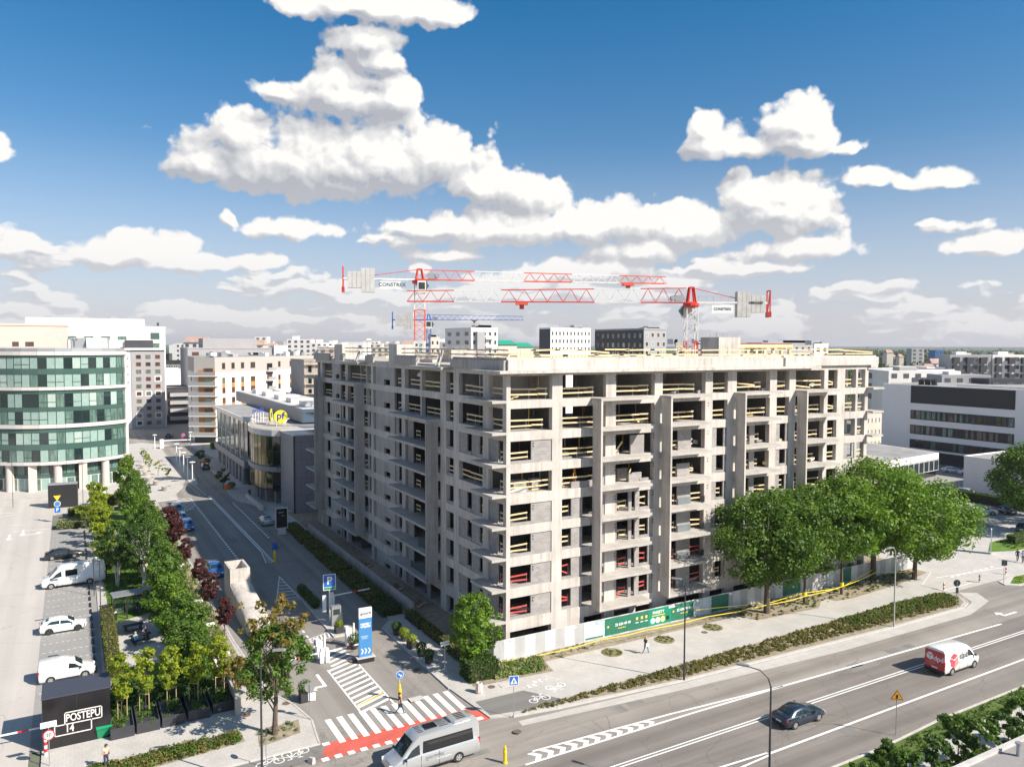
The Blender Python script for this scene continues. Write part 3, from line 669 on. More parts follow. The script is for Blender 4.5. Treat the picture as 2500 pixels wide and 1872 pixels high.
# balconies on the sunlit face: (x of the fin, end, top storey)
YB = -1.75
def fin(x, k0, k1, w=.22):
    for k in range(k0, k1+1):
        z1 = FL[k+1]-.012 if k < 8 else RF
        mb = MB().box(x,x+w,YB,-.30,FL[k]-.26,z1-.262)
        mb.build('balcony_fin', M_conc, B)
        MB().box(x+.003,x+w-.003,-.303,.0,z1-.62,z1-.265).build('fin_tie', M_conc, B); MB().box(x+.003,x+w-.003,-.303,.0,FL[k]-.25,FL[k]+.02).build('fin_tie', M_conc, B)
for (x, xe, k1) in ((9.9,16.6,7),(19.0,24.9,7),(29.9,35.9,7),(40.1,46.1,7)):
    fin(x, 1, k1)
    for k in range(1, 9):
        if k == 8: mb = MB().box(x,xe,YB,-.002,FL[k]-.26,FL[k]-.006)
        else: mb = MB().box(x+.225,xe,YB+.004,-.002,FL[k]-.26,FL[k]+.012)
        mb.build('balcony_slab', M_slab, B)
# long eaves slab and the upstand above it
mb = MB().box(-1.45,43.0,-1.35,-.002,RF-.52,RF-.26); mb.build('eaves_slab', M_conc, B)
mb = MB().box(-1.45,-.002,-.002,4.6,RF-.52,RF-.26); mb.build('eaves_slab', M_conc, B)
for x0, x1, zt in ((0,20.0,28.62),(20.0,37.5,28.66),(37.9,LW+1.4,28.60)):
    MB().box(x0+.01,x1-.01,-.35,-.08,RF-.25,zt).build('parapet', M_conc, B)
    MB().box(x0,x1,-.06,.22,RF+.01,zt+.22).build('parapet', M_conc, B)
MB().box(LW-.02,LW+1.4,-.38,9,RF-.6,RF-.24).build('eaves_slab', M_conc, B)
for k in range(1, 9): MB().box(LW-.3,LW+1.9,-1.0,2.6,FL[k]-.24,FL[k]+.01).build('balcony_slab', M_slab, B)
# corner balconies on the shaded face
for k in range(1, 9):
    mb = MB().box(-1.55,-.002,.0,6.3 if k > 6 else 4.6,FL[k]-.25,FL[k]+.012); mb.build('balcony_slab', M_slab, B)
# columns and solid walls of the shaded face
LC8 = [(.5,.75),(3.7,4.9),(10.5,11.8),(13.75,15.25),(20.6,21.0),(25.85,27.05),(37.55,38.5),(40.2,40.45),(48.8,50.0),(62.3,63.5)]
for k in range(0, 9):
    for (a, b) in LC8:
        if b-a < .5 and k < 7: continue
        MB().box(.004,.5,a,b,FL[k],TP[k]).build('column', M_conc, B)
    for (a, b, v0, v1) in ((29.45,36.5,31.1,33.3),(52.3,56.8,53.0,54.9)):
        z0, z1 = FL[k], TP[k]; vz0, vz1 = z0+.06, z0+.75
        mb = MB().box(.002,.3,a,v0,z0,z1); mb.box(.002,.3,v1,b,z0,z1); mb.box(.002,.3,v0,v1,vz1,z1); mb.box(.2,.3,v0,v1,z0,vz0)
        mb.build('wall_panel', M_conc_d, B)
LBR = [(4.9,5.0),(5.9,7.7),(8.75,10.5),(1.95,3.7),(18.6,19.6),(23.6,25.3),(26.4,27.0),(28.4,29.4),(36.5,36.8),(39.6,40.3),(45.3,46.1),(50,50.6),(51.7,52.3),(56.8,58.6),(60.2,62.3),(63.5,66.2)]
for (a, b) in LBR:
    for k in range(0 if a < 30 or a > 50 else 1, 7):
        if k == 5 and a < 12: continue
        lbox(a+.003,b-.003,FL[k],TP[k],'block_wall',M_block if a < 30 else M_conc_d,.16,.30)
for k in range(1, 7):
    if k != 5:
        for (a, b) in ((5.0,5.9),(7.7,8.75)): lbox(a,b,FL[k],FL[k]+.35,'sill_course',M_block,.07,.26)
    for (a, b) in ((11.8,13.75),(27.1,28.3),(38.5,39.6),(50.6,51.7),(58.6,60.2)): lbox(a,b,FL[k],FL[k]+.3,'sill_course',M_block,.07,.26)
# deep balcony boxes on the shaded face
XB = -1.75
for (y0, y1, k1) in ((15.3,27.6,6),(40.45,51.8,7),(61.0,66.6,7)):
    for k in range(1, k1+1):
        z1 = FL[k+1]-.27; zz = FL[k]-.26
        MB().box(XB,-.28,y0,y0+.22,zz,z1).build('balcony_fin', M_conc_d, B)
        MB().box(-.283,0,y0+.003,y0+.217,z1-.4,z1-.003).build('fin_tie', M_conc, B); MB().box(-.283,0,y0+.003,y0+.217,zz+.003,zz+.26).build('fin_tie', M_conc, B)
    for k in range(1, k1+2):
        z = FL[k]
        MB().box(XB,-.002,y0+(0 if k == k1+1 else .224),y1,z-.262,z+.008).build('balcony_slab', M_slab, B)
# eaves of the shaded face
for (a, b) in ((9.0,14.6),(31.5,36.0),):
    pass
for (a, b, zt) in ((-.08,11.9,28.55),(21.5,28.6,28.55),(36.6,39.9,28.5),(49.9,51.4,28.5),(57.2,66.2,28.45)):
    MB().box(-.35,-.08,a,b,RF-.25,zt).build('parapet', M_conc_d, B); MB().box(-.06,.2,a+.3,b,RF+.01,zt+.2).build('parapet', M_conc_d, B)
for (a, b) in ((12.0,21.4),(40.0,49.8)):
    MB().box(-1.4,-.002,a,b,RF-.5,RF-.25).build('eaves_slab', M_slab, B)
    for q in (a+1.0,a+1.8): MB().beam((-1.2,q,RF-.2),(.5,q+2.6,RF+1.5),.12,.3).build('shoring_panel', M_conc, B)
for (a, b, h) in ((28.7,31.6,30.1),(51.6,55.6,30.1)):
    MB().box(.05,.4,a,b,RF,h).box(.405,3.6,b-.3,b,RF,h-.02).build('stair_core', M_conc, B)
MB().box(28.6,32.0,1.2,4.2,RF,31.0).build('stair_core', M_conc, B)
MB().box(5.5,9.0,24,28,RF,29.5).build('stair_core', M_conc, B)
# back faces, cross walls and cores keep the rooms dark
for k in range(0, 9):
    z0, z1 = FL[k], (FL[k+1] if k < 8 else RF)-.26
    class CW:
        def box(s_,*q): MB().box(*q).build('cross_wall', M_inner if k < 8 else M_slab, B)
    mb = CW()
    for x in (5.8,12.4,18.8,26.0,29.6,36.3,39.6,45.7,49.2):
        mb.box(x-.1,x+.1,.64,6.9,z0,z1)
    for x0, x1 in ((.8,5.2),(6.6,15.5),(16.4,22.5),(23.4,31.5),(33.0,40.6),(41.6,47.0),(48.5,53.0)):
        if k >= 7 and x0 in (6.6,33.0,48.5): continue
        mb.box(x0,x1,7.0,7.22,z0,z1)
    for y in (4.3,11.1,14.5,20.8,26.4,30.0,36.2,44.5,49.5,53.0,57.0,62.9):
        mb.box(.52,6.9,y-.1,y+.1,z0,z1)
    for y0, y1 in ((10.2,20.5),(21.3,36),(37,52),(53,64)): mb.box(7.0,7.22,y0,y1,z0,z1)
    mb = MB(); x = DP
    while x < LW-1: mb.box(x,x+1.6,DP-.25,DP,z0,z1); x += 3.4
    y = DP
    while y < LL-1: mb.box(DP-.25,DP,y,y+1.6,z0,z1); y += 3.4
    mb.box(LW-.3,LW-.05,4.0,DP,z0,z1); mb.box(.3,DP,LL-.3,LL-.08,z0,z1)
    mb.build('rear_walls', M_conc, B)
for k in range(9):   # end bay seen open through the corner
    MB().box(LW-.5,LW-.05,3.0,3.5,FL[k],TP[k]).build('column', M_conc, B)
# timber edge protection
rail_n = 0
def rail(p0, p1, z, m=M_wood, h=(.55,1.05), sag=.04, posts=True, r=None):
    r = r or rng
    a = Vector((p0[0],p0[1],z)); b = Vector((p1[0],p1[1],z)); L = (b-a).length
    n = max(1, int(L/1.9)); g = bpy.data.objects.new('guard_rail', None); COL.objects.link(g); g.parent = B
    for i in range(n+1):
        t = min(.97, max(.03, i/n+r.uniform(-.05,.05))); p = a.lerp(b, t); MB().tube([p, p+Vector((0,0,1.2))], .022, 5).build('post', M_steel, g)
    for hh in h:
        t = 0.0
        while t < .98:
            t2 = min(1.0, t+r.uniform(2.6,3.9)/max(L,.1)); 
            if 1-t2 < .15: t2 = 1.0
            q0 = a.lerp(b, max(0,t-.02))+Vector((0,0,hh+r.uniform(-sag,sag))); q1 = a.lerp(b, t2)+Vector((0,0,hh+r.uniform(-sag,sag)))
            if r.random() < .06: q1.z -= .3
            MB().beam(q0, q1, .035, .15).build('plank', m, g)
            t = t2
R8 = [(.45,5.2),(6.4,11.7),(13.05,18.2),(19.3,25.5),(26.6,28.9),(30.3,35.7),(36.9,39.0),(40.2,45.3),(46,47.7),(49.25,51.35),(51.75,53.2)]
for k in (8,7,5,6):
    for (a, b) in R8:
        if k in (5,6) and a in (.45,13.05,26.6,36.9,49.25): continue
        e = b-(rng.uniform(0,.25)*(b-a) if k > 6 else rng.uniform(0,.4)*(b-a)); rail((a,.35),(e,.35),FL[k])
rail((.45,.35),(2.6,.35),FL[6]); rail((.5,.4),(5.2,.4),FL[5])
for k in range(1, 5):
    for (a, b) in ((.45,2.6),(7.0,7.6) if 0 else (6.4,7.5),(11.8,13.9),(13.4,14.9) if 0 else (15.35,15.75) if 0 else (13.4,14.8),(16.4,17.4),(19.4,21.5),(23.7,25.4),(27.4,28.3),(30.3,32.4),(33.5,35.6),(37.7,38.5),(40.4,41.2),(42.4,45),(50.05,50.8),(51.8,53.1)):
        rail((a,.42),(b,.42),FL[k]+(.25 if b-a < 1.3 else 0), M_redwood if (k <= 2 and a < 26) else M_wood, sag=.09)
for k in (8,7):
    for (a, b) in ((.8,3.6),(5.0,10.4),(11.8,13.7),(15.3,20.5),(21.1,25.8),(27.2,29.3),(38.6,40.2),(41,48.7),(50.1,52.2),(57.0,62.2)):
        rail((.4,a+.1),(.4,b-rng.uniform(0,.2)*(b-a)),FL[k])
for k in range(1, 7):
    rail((.4,.8),(.4,1.9),FL[k], M_redwood if k < 3 else M_wood)
    if k > 2:
        for (a, b) in ((21.9,23.2),(41,42.1),(5.1,5.8)): rail((.4,a),(.4,b),FL[k])
    if k == 5:
        for (a, b) in ((5.0,10.4),(11.9,13.7)): rail((.4,a),(.4,b),FL[k])
for (p0, p1) in (((.4,.3),(30,.3)),((30,.35),(55,.35)),((.4,.4),(.4,28)),((.3,32),(.3,51)),((.3,56),(.3,66)),((3.5,9),(50,9)),((9,12),(9,60)),((14.5,16),(14.5,64)),((15,14.6),(52,14.6)),((55,.3),(55,8))):
    rail(p0, p1, RF+(.75 if p0[1] < .9 or p0[0] < .9 else .0), h=(.45,.95), sag=.05)
# roof clutter: formwork, stacked boards, starter bars
for i in range(26):
    x = rng.uniform(2,52); y = rng.uniform(2.5,13); L = rng.uniform(1.5,4)
    MB().cbox((x,y,RF+rng.uniform(.1,.35)),(L,rng.uniform(.3,1.2),rng.uniform(.15,.5)),rng.uniform(0,3)).build('board_stack', rng.choice([M_wood,M_wood,M_white,M_slab]), B)
for i in range(16):
    x = rng.uniform(2,13); y = rng.uniform(16,63); MB().cbox((x,y,RF+.2),(rng.uniform(1,3),.8,.4),rng.uniform(0,3)).build('board_stack', rng.choice([M_wood,M_slab,M_white]), B)
fw_ = MB().box(37,50.5,9.5,14,RF+2.35,RF+2.5); fw_.build('formwork_deck', mat('red_formwork', (0.30,0.06,0.05), .6), B)
fp = MB()
for i in range(9): fp.box(37.2+i*1.6,37.6+i*1.6,9.6,9.9,RF,RF+2.34)
fp.build('formwork_props', M_wood, B)
MB().box(37,50.5,9.4,9.5,RF+1.9,RF+2.34).build('formwork_edge', M_wood, B)
MB().beam((26.5,2,RF+.1),(24.2,3.2,RF+2.4),.08,.2).build('leaning_board', M_wood, B)
MB().box(38.0,40.0,.3,.8,RF,28.9).build('parapet_block', M_conc, B)
rb = MB()
for i in range(60): x = rng.choice([rng.uniform(28.6,32),rng.uniform(5.5,9)]); y = (1.2 if x > 20 else 24)+rng.uniform(0,3); rb.tube([(x,y,29.4 if x < 20 else 31.0),(x+rng.uniform(-.05,.05),y,(29.4 if x < 20 else 31)+.5)],.012,3,False)
o = rb.build('starter_bars', M_steel, B); o['kind'] = 'stuff'
# drain hole markers and wall socket dots
sd = MB()
for k in range(1,9):
    for x in (3.0,9.05,12.95,18.1,25.9,28.7,39.2): 
        for dz in (.35,.65): sd.box(x,x+.12,-.01 if x in (12.95,18.1,25.9) else .035,.04,TP[k]-dz,TP[k]-dz+.12)
o = sd.build('socket_holes', M_black, B); o['kind'] = 'stuff'
# steel props, loose boards, sheets and netting inside the open storeys
pr = random.Random(21)
for k in (8,7,6,5):
    for i in range(16):
        x = pr.uniform(1,52); y = pr.uniform(1.2,5.5); MB().tube([(x,y,FL[k]),(x+pr.uniform(-.05,.05),y,TP[k]+.4)],.035,5).build('steel_prop', pr.choice([M_steel,M_redwood,M_yel]), B)
for k in range(1,9):
    for i in range(7):
        x = pr.uniform(1,52); L = pr.uniform(.8,2.4); MB().cbox((x,pr.uniform(.6,1.6),FL[k]+pr.uniform(.05,.5)),(L,pr.uniform(.15,.6),pr.uniform(.06,.5)),pr.uniform(-.6,.6),0,pr.uniform(-.25,.25)).build('loose_material', pr.choice([M_wood,M_signwh,M_block,M_steel,M_wood]), B)
for (a, b, k) in ((13.2,14.6,6),(31,32.2,6),(14.9,15.8,5)): MB().beam((a,.5,FL[k]+.1),(b,.9,FL[k]+1.3),.05,.2).build('leaning_board', M_wood, B)
for (x, k) in ((11.0,1),(11.0,2),(25.0,3),(25.0,2),(25.0,4),(35.6,3)): MB().box(x,x+.5,-.12,-.06,FL[k],FL[k]+.7).build('black_sheet', M_black, B)
for k in (2,3,4): MB().box(21.66,23.5,-.02,.03,FL[k],FL[k]+.75).build('insulation_strip', M_wallg2, B)
for (y0, y1, k) in ((17,19.5,2),(42,44,3),(17,22,1),(43,46,5)): MB().box(-.9,-.85,y0,y1,FL[k],FL[k]+.8).build('tarpaulin', M_tarp, B)
# stacks of blocks on the floors
def block_stack(x, y, z, w, h, lab):
    t = thing('block_stack', lab, 'building blocks', (x,y,z), 0, 'block pallets standing on the upper floors')
    MB().box(-w/2,w/2,-.4,.4,0,.12).build('pallet', M_wood, t); n = max(2, int(h/.25))
    for i in range(n):
        for j in range(max(1,int(w/.5))): MB().box(-w/2+j*.5+.01,-w/2+j*.5+.49,-.38,.38,.12+i*.25,.12+i*.25+.24).build('block', M_block, t)
for (x, y, z, w, h, lab) in [(2.2,1.5,FL[5],1.5,1.2,'grey block pallet behind the timber rail at the building corner, fifth floor'),(4.1,1.6,FL[5],1.0,1.0,'smaller pale block stack right of the corner pallet, fifth floor'),
    (7.0,1.2,FL[5],.9,.9,'low block stack left of the worker in orange'),(12.6,1.3,FL[5],1.2,1.0,'block stack on the balcony floor right of the orange worker'),
    (15.8,2.6,FL[5],1.8,1.0,'block pallet deep inside the fifth floor bay behind the low block wall'),(13.8,1.8,FL[6],1.3,1.3,'tall block stack in the sixth floor bay beside the half built block pier'),
    (20.8,1.6,FL[5],1.6,1.7,'high block stack beside the half built wall of the second balcony')]: block_stack(x,y,z,w,h,lab)
# floodlights on the shaded floors
for (x, y, k, lab) in [(1.2,44.5,8,'white floodlight panel on the top floor of the shaded face, left bay'),(1.0,23.6,8,'tilted white site lamp on the top floor of the shaded face, middle bay')]:
    t = thing('site_lamp', lab, 'lamp', (x,y,FL[k])); MB().tube([(0,0,0),(0,0,1.5)],.03,5).build('stand', M_steel, t); MB().cbox((0,0,1.7),(.1,.7,.45),.2,0,.4).build('lamp_head', M_signw, t)

# ---------------------------------------------------------------- hoarding
H_ = thing('hoarding_fence', 'white and grey sheet metal hoarding in front of the concrete frame', 'fence', (0,0,0))
M_fw = mat('fence_white', (.78,.78,.77), .5, var=.06, vscale=1); M_fg = mat('fence_grey', (.58,.58,.575), .5, var=.06, vscale=1)
me_w = None
x = -2.0; i = 0
FY = -1.2
while x < 63:
    w = 1.15; mb = MB(); n = 9
    for j in range(n): mb.box(x+j*w/n+.01,x+(j+.55)*w/n,FY-.035,FY,.1,2.05); 
    mb.box(x,x+w-.01,FY,FY+.02,.1,2.06)
    mb.build('panel', M_fw if i % 2 else M_fg, H_); x += w; i += 1
for i in range(5): MB().beam((-2.0,-1.15+i*.9,1.0),(-2.0,-.3+i*.9,1.0),.03,1.9).build('panel', M_fg, H_)
def banner(x0, x1, m, name='banner'):
    return MB().box(x0,x1,FY-.06,FY-.045,.22,1.98).build(name, m, H_)
M_green2 = mat('green_banner_bright', (0.0,0.24,0.13), .5, var=.1); M_pic = mat('banner_picture', (.62,.70,.76), .5, var=.35, vscale=1.2, col2=(.30,.36,.38)); M_gold = mat('gold_print', (.75,.52,.12), .5)
RX = PI/2
banner(8.3,10.9,M_pic); banner(10.9,16.7,M_green); banner(16.7,19.8,M_green2); banner(19.8,23.0,M_green); banner(23.1,25.6,M_pic); banner(25.7,28.3,M_green)
banner(47.5,49.6,M_green); banner(37.2,40.2,M_green)
# printed building on the first banner
pb = MB()
for c_ in range(7):
    for r_ in range(7):
        pb.box(8.75+c_*.26,8.9+c_*.26,FY-.066,FY-.062,.45+r_*.17-(c_*.01),.54+r_*.17)
pb.build('printed_building', M_white, H_); MB().box(8.5,10.7,FY-.064,FY-.061,.25,.42).build('printed_trees', M_green, H_)
text('22 624 49 49', .38, M_signw, H_, (13.25,FY-.066,1.15), (RX,0,0), bold=.01); text('www.nowapark.pl', .2, M_gold, H_, (13.1,FY-.066,.78), (RX,0,0), bold=.006) if 0 else text('mieszkania.pl', .2, M_gold, H_, (13.1,FY-.066,.78), (RX,0,0), bold=.006)
text('PAKIETY', .42, M_signw, H_, (18.0,FY-.066,1.55), (RX,0,0), bold=.012)
text('22 624 49 49', .38, M_signw, H_, (21.6,FY-.066,1.3), (RX,0,0), bold=.01); text('mieszkania.pl', .2, M_gold, H_, (21.6,FY-.066,.9), (RX,0,0), bold=.006)
MB().box(17.1,18.9,FY-.066,FY-.061,1.18,1.28).build('gold_line', M_gold, H_)
for i, c_ in enumerate([(.45,.75,.65),(.62,.66,.68),(.75,.6,.25),(.02,.02,.02)]):
    m_ = mat('disc_print', c_, .5); d = MB().lathe([(.33 if i < 3 else .25,0),(.33 if i < 3 else .25,.006)], (0,0,0), 18).build('disc', m_, H_, (17.25+i*.68,FY-.06,.72)); d.rotation_euler = (PI/2,0,0)
for i, (cx, cz) in enumerate(((11.35,1.1),(19.95+.15,1.25))): d = MB().lathe([(.13,0),(.13,.006)], (0,0,0), 8).build('phone_symbol', M_gold, H_, (cx,FY-.06,cz)); d.rotation_euler = (PI/2,0,0)
for cx in (15.1,15.75,16.35): MB().box(cx-.14,cx+.14,FY-.068,FY-.061,1.2,1.5).build('icon', M_gold, H_); MB().box(cx-.2,cx+.2,FY-.068,FY-.061,.88,.96).build('caption', M_signw, H_)
for cx in (-.5,6.9,19.9,28.9): MB().box(cx-.45,cx+.45,FY-.07,FY-.05,1.72,1.95).build('name_plate', M_signw, H_); MB().box(cx-.1,cx+.35,FY-.075,FY-.071,1.8,1.86).build('plate_print', M_blue, H_)
# low block wall along the street side of the site
t = thing('site_wall', 'low grey concrete retaining wall behind the hedges along the side street', 'wall', (0,0,0)); MB().box(-3.75,-3.55,14.5,58,.1,1.5).build('wall', M_conc_d, t)

# ---------------------------------------------------------------- neighbouring buildings
G_lite = mat('glass_light_curtain', (.28,.40,.36), .12, spec=.9, var=.12, vscale=1.5); G_lite2 = mat('glass_pale_blind', (.40,.50,.45), .12, spec=.9, var=.1, vscale=1.5)
G_dark = mat('glass_dark', (.015,.03,.03), .05, spec=1.0); G_mid = mat('glass_half_curtain', (.12,.20,.17), .08, spec=.9, var=.55, vscale=2.5, streak=True)
G_green = mat('glass_green_spandrel', (.055,.11,.095), .15, spec=.8); G_win = mat('window_glass', (.035,.045,.055), .06, spec=1.0, var=.3, vscale=.7)
G_brown = mat('window_glass_warm', (.10,.06,.05), .08, spec=.9, var=.5, vscale=.8)
G_gold = mat('glass_gold_reflecting', (.38,.27,.12), .12, metal=.35, var=.75, vscale=.8, col2=(.03,.028,.02), streak=True)
G_bal = mat('balcony_glass', (.36,.35,.34), .1, spec=.8); G_blk = mat('glass_black', (.008,.01,.012), .04, spec=1.0)
M_alu = mat('white_aluminium', (.62,.58,.55), .4); M_cream = mat('cream_stone', (.60,.52,.47), .8, var=.08, vscale=.5)
M_panel = brickmat('grey_facade_panels', (.25,.25,.275), (.235,.235,.26), (.12,.12,.14), 1.9, 3.2, ms=.03, rough=.5, bump=.2, var=.08)
M_frame = mat('dark_frame', (.03,.035,.035), .4); M_frw = mat('window_frame_brown', (.30,.12,.04), .5); M_frl = mat('window_frame_white', (.62,.62,.6), .5)
M_pink = mat('pinkish_render', (.60,.49,.43), .85, var=.05, vscale=.3); M_beige = mat('beige_render', (.62,.55,.48), .85, var=.08, vscale=.2)
M_blueclad = mat('dark_blue_cladding', (.05,.09,.13), .5); M_tile = mat('red_roof', (.42,.29,.24), .8, var=.2, vscale=.4); M_teal = mat('green_metal_roof', (.02,.30,.19), .5, var=.1)
WC = {}
def window(parent, p, t, w, h, mg=None, mf=None, fr=.07, name='window', proud=.05, cross=False, zc=None):
    """p = lower left corner on the wall, t = direction along the wall (outside on the right-hand side of t)"""
    mg = mg or G_win; mf = mf or M_frame
    k = (round(w,2),round(h,2),mf.name,fr,proud,cross)
    if k not in WC:
        mb = MB(); mb.box(0,w,-proud,.02,0,fr).box(0,w,-proud,.02,h-fr,h).box(0,fr,-proud,.02,fr,h-fr).box(w-fr,w,-proud,.02,fr,h-fr)
        if cross: mb.box(w/2-fr/2,w/2+fr/2,-proud,.02,fr,h-fr)
        me = bpy.data.meshes.new('window'); me.from_pydata(mb.v,[],mb.f); me.materials.append(mf); WC[k] = me
    k2 = (round(w,2),round(h,2),mg.name,fr)
    if k2 not in WC:
        mb = MB().box(fr,w-fr,-.02,.01,fr,h-fr); me = bpy.data.meshes.new('pane'); me.from_pydata(mb.v,[],mb.f); me.materials.append(mg); WC[k2] = me
    a = inst(name, WC[k], parent, p, math.atan2(t[1],t[0])); inst('pane', WC[k2], a); return a
def walls(parent, poly, z0, z1, m, name='wall', roof=M_roofgrey, par=.5, pm=None):
    MB().prism(poly, z0, z1).build(name, m, parent)
    cx = sum(p[0] for p in poly)/len(poly); cy = sum(p[1] for p in poly)/len(poly)
    if roof:
        r = MB(); r.sheet([(cx+(p[0]-cx)*.995,cy+(p[1]-cy)*.995) for p in poly], z1+.01); r.build('roof', roof, parent)
    if par:
        r = MB(); n = len(poly)
        for i in range(n):
            a = Vector((*poly[i],z1+par/2)); b = Vector((*poly[(i+1)%n],z1+par/2)); r.beam(a,b,.25,par)
        r.build('parapet', pm or m, parent)
def proj(P):
    q = camo.matrix_world.inverted() @ Vector(P); return 1250+F*q.x/-q.z, 936-F*q.y/-q.z
def cornerbox(xl, xc, xr, ytop, D):
    c = atD(xc, ytop, D); top = c.z
    def solve(d, xt):
        lo, hi = .05, 400.0
        for _ in range(40):
            m_ = (lo+hi)/2; px = proj((c.x+d[0]*m_, c.y+d[1]*m_, top))[0]
            if (px < xt) == (d[0] > 0): lo = m_
            else: hi = m_
        return lo
    return c, solve((1,0), xr) if xr > xc else 8.0, solve((0,1), xl) if xl < xc else 8.0, top
# curved hotel
hotel = thing('glass_hotel', 'curved hotel with green glass bands and beige ground floor columns on the left edge', 'building', (0,0,0))
HC = [(-58,131.5),(-52.5,125),(-49,122),(-45.2,119.4),(-41.6,118),(-38,117.6),(-34,118.3),(-30.4,119.9),(-27.9,121.6),(-26.6,122.7),(-25.8,124.2)]
def resample(pts, n):
    P = [Vector(p) for p in pts]; L = [0]
    for a, b in zip(P, P[1:]): L.append(L[-1]+(b-a).length)
    out = []
    for i in range(n+1):
        s = L[-1]*i/n
        for j in range(len(L)-1):
            if L[j+1] >= s-1e-9: t = (s-L[j])/(L[j+1]-L[j]); break
        out.append(P[j].lerp(P[j+1], t))
    return out
HR = resample(HC, 26)
back = [(-25.8,140),(-58,140)]
def strip(pts, off, z0, z1, th=.15):
    mb = MB()
    for a, b in zip(pts, pts[1:]):
        d = (b-a).normalized(); n = Vector((d.y,-d.x)); a2 = a+n*off; b2 = b+n*off; a1 = a-n*th; b1 = b-n*th
        mb.add([(a2.x,a2.y,z0),(b2.x,b2.y,z0),(b1.x,b1.y,z0),(a1.x,a1.y,z0),(a2.x,a2.y,z1),(b2.x,b2.y,z1),(b1.x,b1.y,z1),(a1.x,a1.y,z1)],[(0,3,2,1),(4,5,6,7),(0,1,5,4),(1,2,6,5),(2,3,7,6),(3,0,4,7)])
    return mb
MB().prism([(p.x,p.y+.35) for p in HR]+back, 6.0, 28.0).build('core', M_frame, hotel)
MB().prism([(p.x,p.y+.2) for p in HR]+back, 28.02, 28.3).build('roof', M_roofgrey, hotel)
for (z0,z1,o,m_) in [(27.75,28.5,.35,M_alu),(27.3,27.74,.05,G_green),(23.9,25.0,.05,G_green),(20.7,21.35,.35,M_alu),(20.0,20.69,.05,G_green),(16.4,17.2,.05,G_green),(13.0,13.75,.35,M_alu),(12.1,12.99,.05,G_green),(8.6,9.7,.05,G_green),(5.55,6.2,.35,M_alu)]:
    strip(HR, o, z0, z1).build('ledge' if o > .1 else 'spandrel', m_, hotel)
rows = [(25.0,27.3),(21.35,23.9),(17.2,20.0),(13.75,16.4),(9.7,12.1),(6.2,8.6)]
r2 = random.Random(3)
for (z0, z1) in rows:
    run = 0
    for i in range(26):
        a, b = HR[i], HR[i+1]; L = (b-a).length
        mg = r2.choice([G_lite,G_lite,G_lite2,G_mid,G_dark,G_mid,G_lite,G_dark] if i < 24 else [G_green,G_mid])
        d = (b-a).normalized()
        w = window(hotel, (a.x,a.y,z0), d, L, z1-z0, mg, M_frame, .06, proud=.04)
        if r2.random() < .35: MB().box(.05,L-.05,-.05,.0,(z1-z0)*.36,(z1-z0)*.36+.1).build('transom', M_frame, w)
HG = [p+Vector((0,1.4)) for p in HR]
strip(HG, 0, 2.6, 3.4).build('spandrel', G_green, hotel)
for i in range(0, 26, 1):
    a, b = HG[i], HG[i+1]; L = (b-a).length; d = (b-a).normalized()
    window(hotel, (a.x,a.y,3.4), d, L, 2.2, G_mid if i % 3 else G_dark, M_frame, .05)
    window(hotel, (a.x,a.y,.12), d, L, 2.5, r2.choice([G_lite,G_mid,G_mid,G_dark]), M_frl, .08)
for i in range(1, 26, 3):
    p = HR[i]; (MB().box(p.x-.75,p.x+.75,p.y+.1,p.y+.9,0,5.6) if i % 2 else MB().tube([(p.x,p.y+.8,0),(p.x,p.y+.8,5.6)],.75,14)).build('column', M_cream, hotel)
MB().box(-26.6,-25.4,124.0,125.2,0,28.4).build('corner_post', M_alu, hotel); MB().box(-25.6,-25.3,125.5,139.9,.0,28.2).build('side_wall', M_wall_w, hotel)
for i in range(6): window(hotel, (-25.3,126+i*2.2,8.2), (0,1), 1.6, 12, G_green, M_frl, .08)
rl = MB()
for a, b in zip(HR[::2], HR[2::2]): rl.beam((a.x,a.y+.6,29.35),(b.x,b.y+.6,29.35),.06); rl.beam((a.x,a.y+.6,28.3),(a.x,a.y+.6,29.35),.05); rl.beam((a.x,a.y+.62,28.8),(b.x,b.y+.62,28.8),.02,.8)
rl.build('roof_railing', M_steel, hotel)
# roof plant and pinkish penthouse
pt = thing('pink_penthouse', 'pale pink rooftop block with coloured squares and small dark windows', 'building', (0,0,0))
walls(pt, [(-66,136),(-36.5,136),(-36.5,150),(-66,150)], 28.3, 34.0, M_pink)
for (x, w, h, z) in [(-47,1.2,1.0,29.5),(-44.6,1.6,1.0,29.5)]: window(pt, (x,136,z), (1,0), w, h, G_brown, M_frame)
for (x, z, c) in [(-50.5,29.7,(.4,.6,.58)),(-49.1,29.7,(.8,.7,.45)),(-42.5,29.6,(.8,.65,.45)),(-40.6,30.6,(.8,.7,.42)),(-38.9,31.3,(.4,.65,.5)),(-45,31.6,(.5,.65,.45))]: MB().box(x,x+.8,135.96,136.01,z,z+.8).build('coloured_square', mat('square',c,.8), pt)
pl_ = thing('roof_plant', 'grey metal air handling unit with sloped hood on the hotel roof', 'roof unit', (0,0,0))
MB().box(-36,-28.5,129,131,28.3,31.4).build('housing', M_steel, pl_); MB().add([(-33,127,28.3),(-29,127,28.3),(-29,129,28.3),(-33,129,28.3),(-33,127.0,29.4),(-29,127,29.4),(-29,129,31.4),(-33,129,31.4)],[(0,1,5,4),(4,5,6,7),(1,2,6,5),(3,0,4,7)]).build('hood', M_alu, pl_)
for x in (-36.5,-35.9,-35.2): MB().tube([(x,128.8,28.3),(x,128.8,31),(x+.5,128.8,31.2)],.13,6).build('duct', M_steel, pl_)
